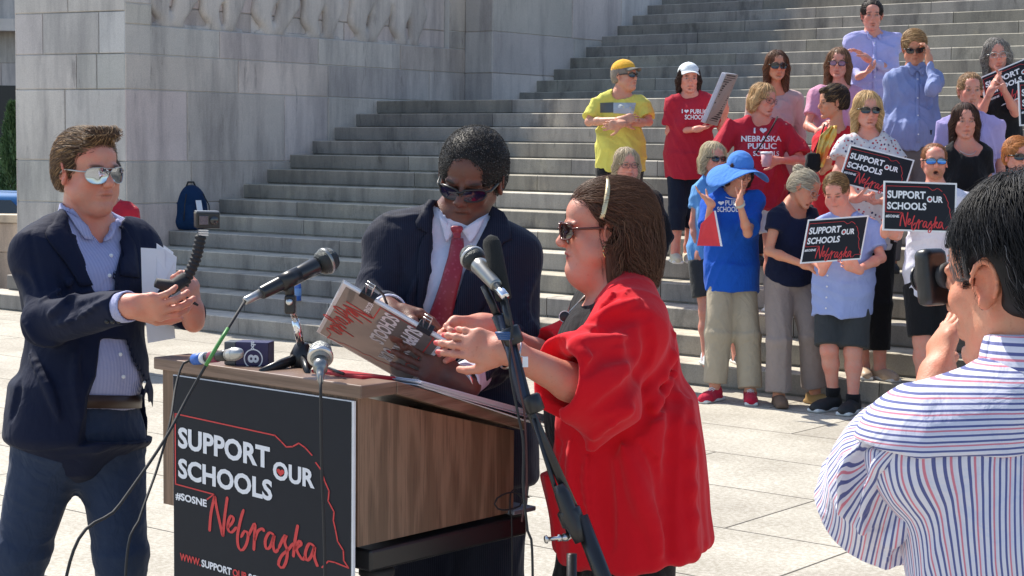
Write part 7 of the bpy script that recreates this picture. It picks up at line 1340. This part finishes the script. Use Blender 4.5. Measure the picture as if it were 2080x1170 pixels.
# ---------------- man in the striped shirt, seen from behind
def f4():
    SPEC = dict(label='dark haired man in a striped shirt seen from behind holding a camera to his eye', D=2.38, yaw=-142, tyaw=-172, head=(2066, 566), pitch=8, roll=0, sc=1., hs=1.0, skin='tan', hairc=(.012, .012, .014, 1), g=dict(w=1.08, d=1.15, belly=.03, arm=.95), res=.0038, neckr=.062, pel=(2110, 1700, .0),
        j=dict(sR=(1858, 905, -.05), sL=(2330, 880, .05), eR=(1792, 1030, .12), wR=(1902, 782, .20), eL=(2420, 1100, .2), wL=(2200, 900, .35)),
        hands=dict(R=dict(d=(.25, .55, .9), n=(.7, .1, -.1), curl=[.5, .5, .6, .7], thumb=.3, side=1, sc=1.0, fat=1.0), L=dict(d=(-.4, .2, .8), n=(-.7, 0, 0), curl=.8)))
    root, J, T, F, g = figure(SPEC)
    def extra(S): S.ell(F.p(0, -.04, .055), V(.084, .10, .085), F.R, .02); S.ell(F.p(0, -.08, -.055), V(.060, .040, .05), F.R, .02); S.ell(F.p(.088, -.002, -.012), V(.03, .03, .048), F.R, .006, 's'); S.box(F.p(0, .11, -.04), V(.12, .075, .10), F.R, .02, .01, 's')
    make_hair(F, root, 'short', (.010, .010, .012, 1), res=.0035, n=13000, length=.040, width=.0008, flow='down', th=.010, lift=.006, hl=((.07, .07, .075, 1), .06), var=.35, wave=.25, extra=extra, mask=lambda L: ~((np.abs(L[:, 0]) > .05) & (np.abs(L[:, 1]) < .05) & (L[:, 2] < .055)) & ~((np.abs(L[:, 0]) > .045) & (L[:, 2] < -.03) & (L[:, 1] > -.06)) & ~((L[:, 2] < -.05) & (L[:, 0] > .0) & (L[:, 1] > -.085)))
    # grey temple strands
    S = hair_sdf(F, 'short', .014); v, f = S.mesh(.005); st = strands(S, F, v, f, 500, .016, .0006, (.16, .155, .15, 1), .3, 5, 'down', .002, .0, 9, lambda L: (np.abs(L[:, 0]) > .055) & (L[:, 1] > .015) & (L[:, 2] < .05) & (L[:, 2] > -.01))
    if st: obj('grey_temple_hair', st[0], st[1], M_HAIR, root, col=st[2])
    # striped shirt: stripe coordinate stored per vertex
    m, t, b = newmat('red_and_blue_striped_cotton'); a = N(t, 'ShaderNodeAttribute', attribute_name='stripe'); sx = N(t, 'ShaderNodeSeparateXYZ'); t.links.new(a.outputs['Vector'], sx.inputs[0]); pm = N(t, 'ShaderNodeMath', operation='PINGPONG'); 
    fr = N(t, 'ShaderNodeMath', operation='FRACT'); t.links.new(sx.outputs[0], fr.inputs[0]); base = ramp(t, fr.outputs[0], [(.0, (.66, .66, .76, 1)), (.135, (.66, .66, .76, 1)), (.15, (.10, .115, .29, 1)), (.28, (.10, .115, .29, 1)), (.295, (.66, .66, .76, 1)), (.37, (.66, .66, .76, 1)), (.385, (.62, .63, .74, 1)), (.50, (.60, .62, .74, 1)), (.515, (.60, .20, .27, 1)), (.61, (.60, .20, .27, 1)), (.625, (.66, .66, .76, 1)), (.74, (.66, .66, .76, 1)), (.755, (.10, .115, .29, 1)), (.885, (.10, .115, .29, 1)), (.9, (.66, .66, .76, 1))])
    t.links.new(base, b.inputs['Base Color']); b.inputs['Roughness'].default_value = .8; b.inputs['Sheen Weight'].default_value = .15; b.inputs['Specular IOR Level'].default_value = .25
    fo = N(t, 'ShaderNodeTexNoise'); fo.inputs['Scale'].default_value = 14; fo.inputs['Detail'].default_value = 4; fo.inputs['Distortion'].default_value = 1.5; t.links.new(coords(t), fo.inputs['Vector']); bump(t, b, fo.outputs['Fac'], .5, .015)
    PT = .0185
    def stripe(o, vals): at = o.data.attributes.new('stripe', 'FLOAT_VECTOR', 'POINT'); q = np.zeros((len(vals), 3), np.float32); q[:, 0] = vals / PT; at.data.foreach_set('vector', q.ravel())
    def tor(inf): 
        S = SDF(); torso_ops(S, J, T, g, inf); S.cyl(lerp(J['pelvis'], J['chest'], .4), J['pelvis'] - T.z * .08, .20, .21, .06, flat=.8, fdir=T.f); return S
    wr = wsum(wrinkle(.012, 12, 51, (1, 1, .4), 2.2), wrinkle(.006, 30, 52, (1, 1, .5), 2.2)); zy = lerp(J['chest'], J['nb'], .50)
    yk = pt(1900, 905, 2.3)[2]
    S = tor(.022); S.cut(V(0, 0, yk), ZX + nrm(T.x) * .0); o, ob, v, f = garment(S, 'shirt_back', m, root, .0042, wr); q = v - lerp(J['chest'], J['pelvis'], .1); stripe(o, np.arctan2(q @ T.x, -(q @ T.f)) * .165 + .006 * np.sin((v @ ZX) * 9))
    S = tor(.0245); S.cyl(J['nb'] - T.z * .03, lerp(J['nb'], F.p(0, -.03, -.06), .35), .09, .078, .03, rnd=.01)
    for s in 'LR': S.cap(lerp(J['nb'], J['s' + s], .3), J['s' + s], .062, .078, .04)
    S.cut(V(0, 0, yk - .003), -ZX); S.cyl(J['nb'] - T.z * .0, F.p(0, 0, -.03), .068, .075, .006, 's'); yo, yb, v, f = garment(S, 'yoke', m, root, .0042, wr); stripe(yo, (v @ ZX) + .05 * np.abs((v - J['nb']) @ T.x) ** 1.5)
    for s in 'LR':
        sh, el, w_ = J['s' + s], J['e' + s], J['w' + s]; S = SDF(); S.cap(sh + T.z * .0, lerp(sh, el, .5), .072, .088, .04); S.cyl(lerp(sh, el, .2), lerp(sh, el, 1.0) + ZX * .0, .088, .098, .05, rnd=.012); S.cyl(lerp(sh, el, .9), lerp(sh, el, 1.12), .080, .085, .01, 's')
        if s == 'R': creases(S, [([(1770, 880), (1720, 950), (1705, 1040)], .012, 'u'), ([(1800, 920), (1755, 1000), (1752, 1080)], .012, 'u'), ([(1785, 900), (1738, 975), (1728, 1060)], .008, 's'), ([(1830, 1010), (1790, 1060), (1780, 1130)], .010, 's'), ([(1840, 1060), (1810, 1100), (1800, 1150)], .010, 'u')])
        ax = nrm(el - sh); so2, _, v, f = garment(S, 'sleeve', m, root, .0042, wsum(wrinkle(.016, 14, 61, (1, 1, .7), 2.2), wrinkle(.008, 34, 62))); u = nrm(np.cross(ax, FWD)); w2 = np.cross(ax, u); q = v - sh; stripe(so2, np.arctan2(q @ w2, q @ u) * .088 + (q @ ax) * .12)
    # collar
    P = []
    for a_ in np.linspace(0, 2 * math.pi, 41):
        c0 = J['nb'] + T.z * .012; r0, r1 = .082, .072; d = T.x * math.cos(a_) * 1.0 + T.f * math.sin(a_) * .95; up = lerp(J['nb'], F.p(0, -.03, -.07), .85) - J['nb']; P.append([c0 + d * (r0 + .006) - ZX * .006, c0 + d * (r0 + .003) + up * .45, c0 + d * (r1 + .004) + up * .92, c0 + d * r1 + up * .95, c0 + d * (r1 - .004) + up * .9, c0 + d * (r1 - .004)])
    co = MB().grid(P).build('collar', m, root, smooth=True); co.modifiers.new('s', 'SOLIDIFY').thickness = .0025; pp = np.array(P).reshape(-1, 3); ii = np.tile(np.arange(6), 41); stripe(co, ii * .011 + pp @ ZX * .3)
    trousers(J, T, g, root, M_KHA, .02, .08, .075, .012, 'trousers', .008, .3, 71)
    for s in 'LR': shoe(root, J['a' + s], 0, 200, M_BLACKR, None)
    return J, F
J4, F4 = f4()
def camera_box():
    c = F4.p(.028, .120, .012); root = empty('video_camera', c); tag(root, 'black camera held up to the face of the man in the striped shirt', 'camera'); S = SDF(); S.box(c, V(.024, .014, .040), F4.R, .010, .01); S.cap(c + F4.f * .004, c + F4.f * .012, .018, .018, .01); v, f = S.mesh(.004); obj('camera_body', v, f, M_BLACKP, root); MB().lathe(c - F4.f * .018, -F4.f, [(0, .016), (.010, .019), (.014, .015)], 18).build('eyecup', M_BLACKR, root, smooth=True); MB().lathe(c + F4.f * .022, F4.f, [(0, .016), (.002, .018), (.003, .015)], 24).build('lens_ring', M_BLACKP, root, smooth=True)
camera_box()
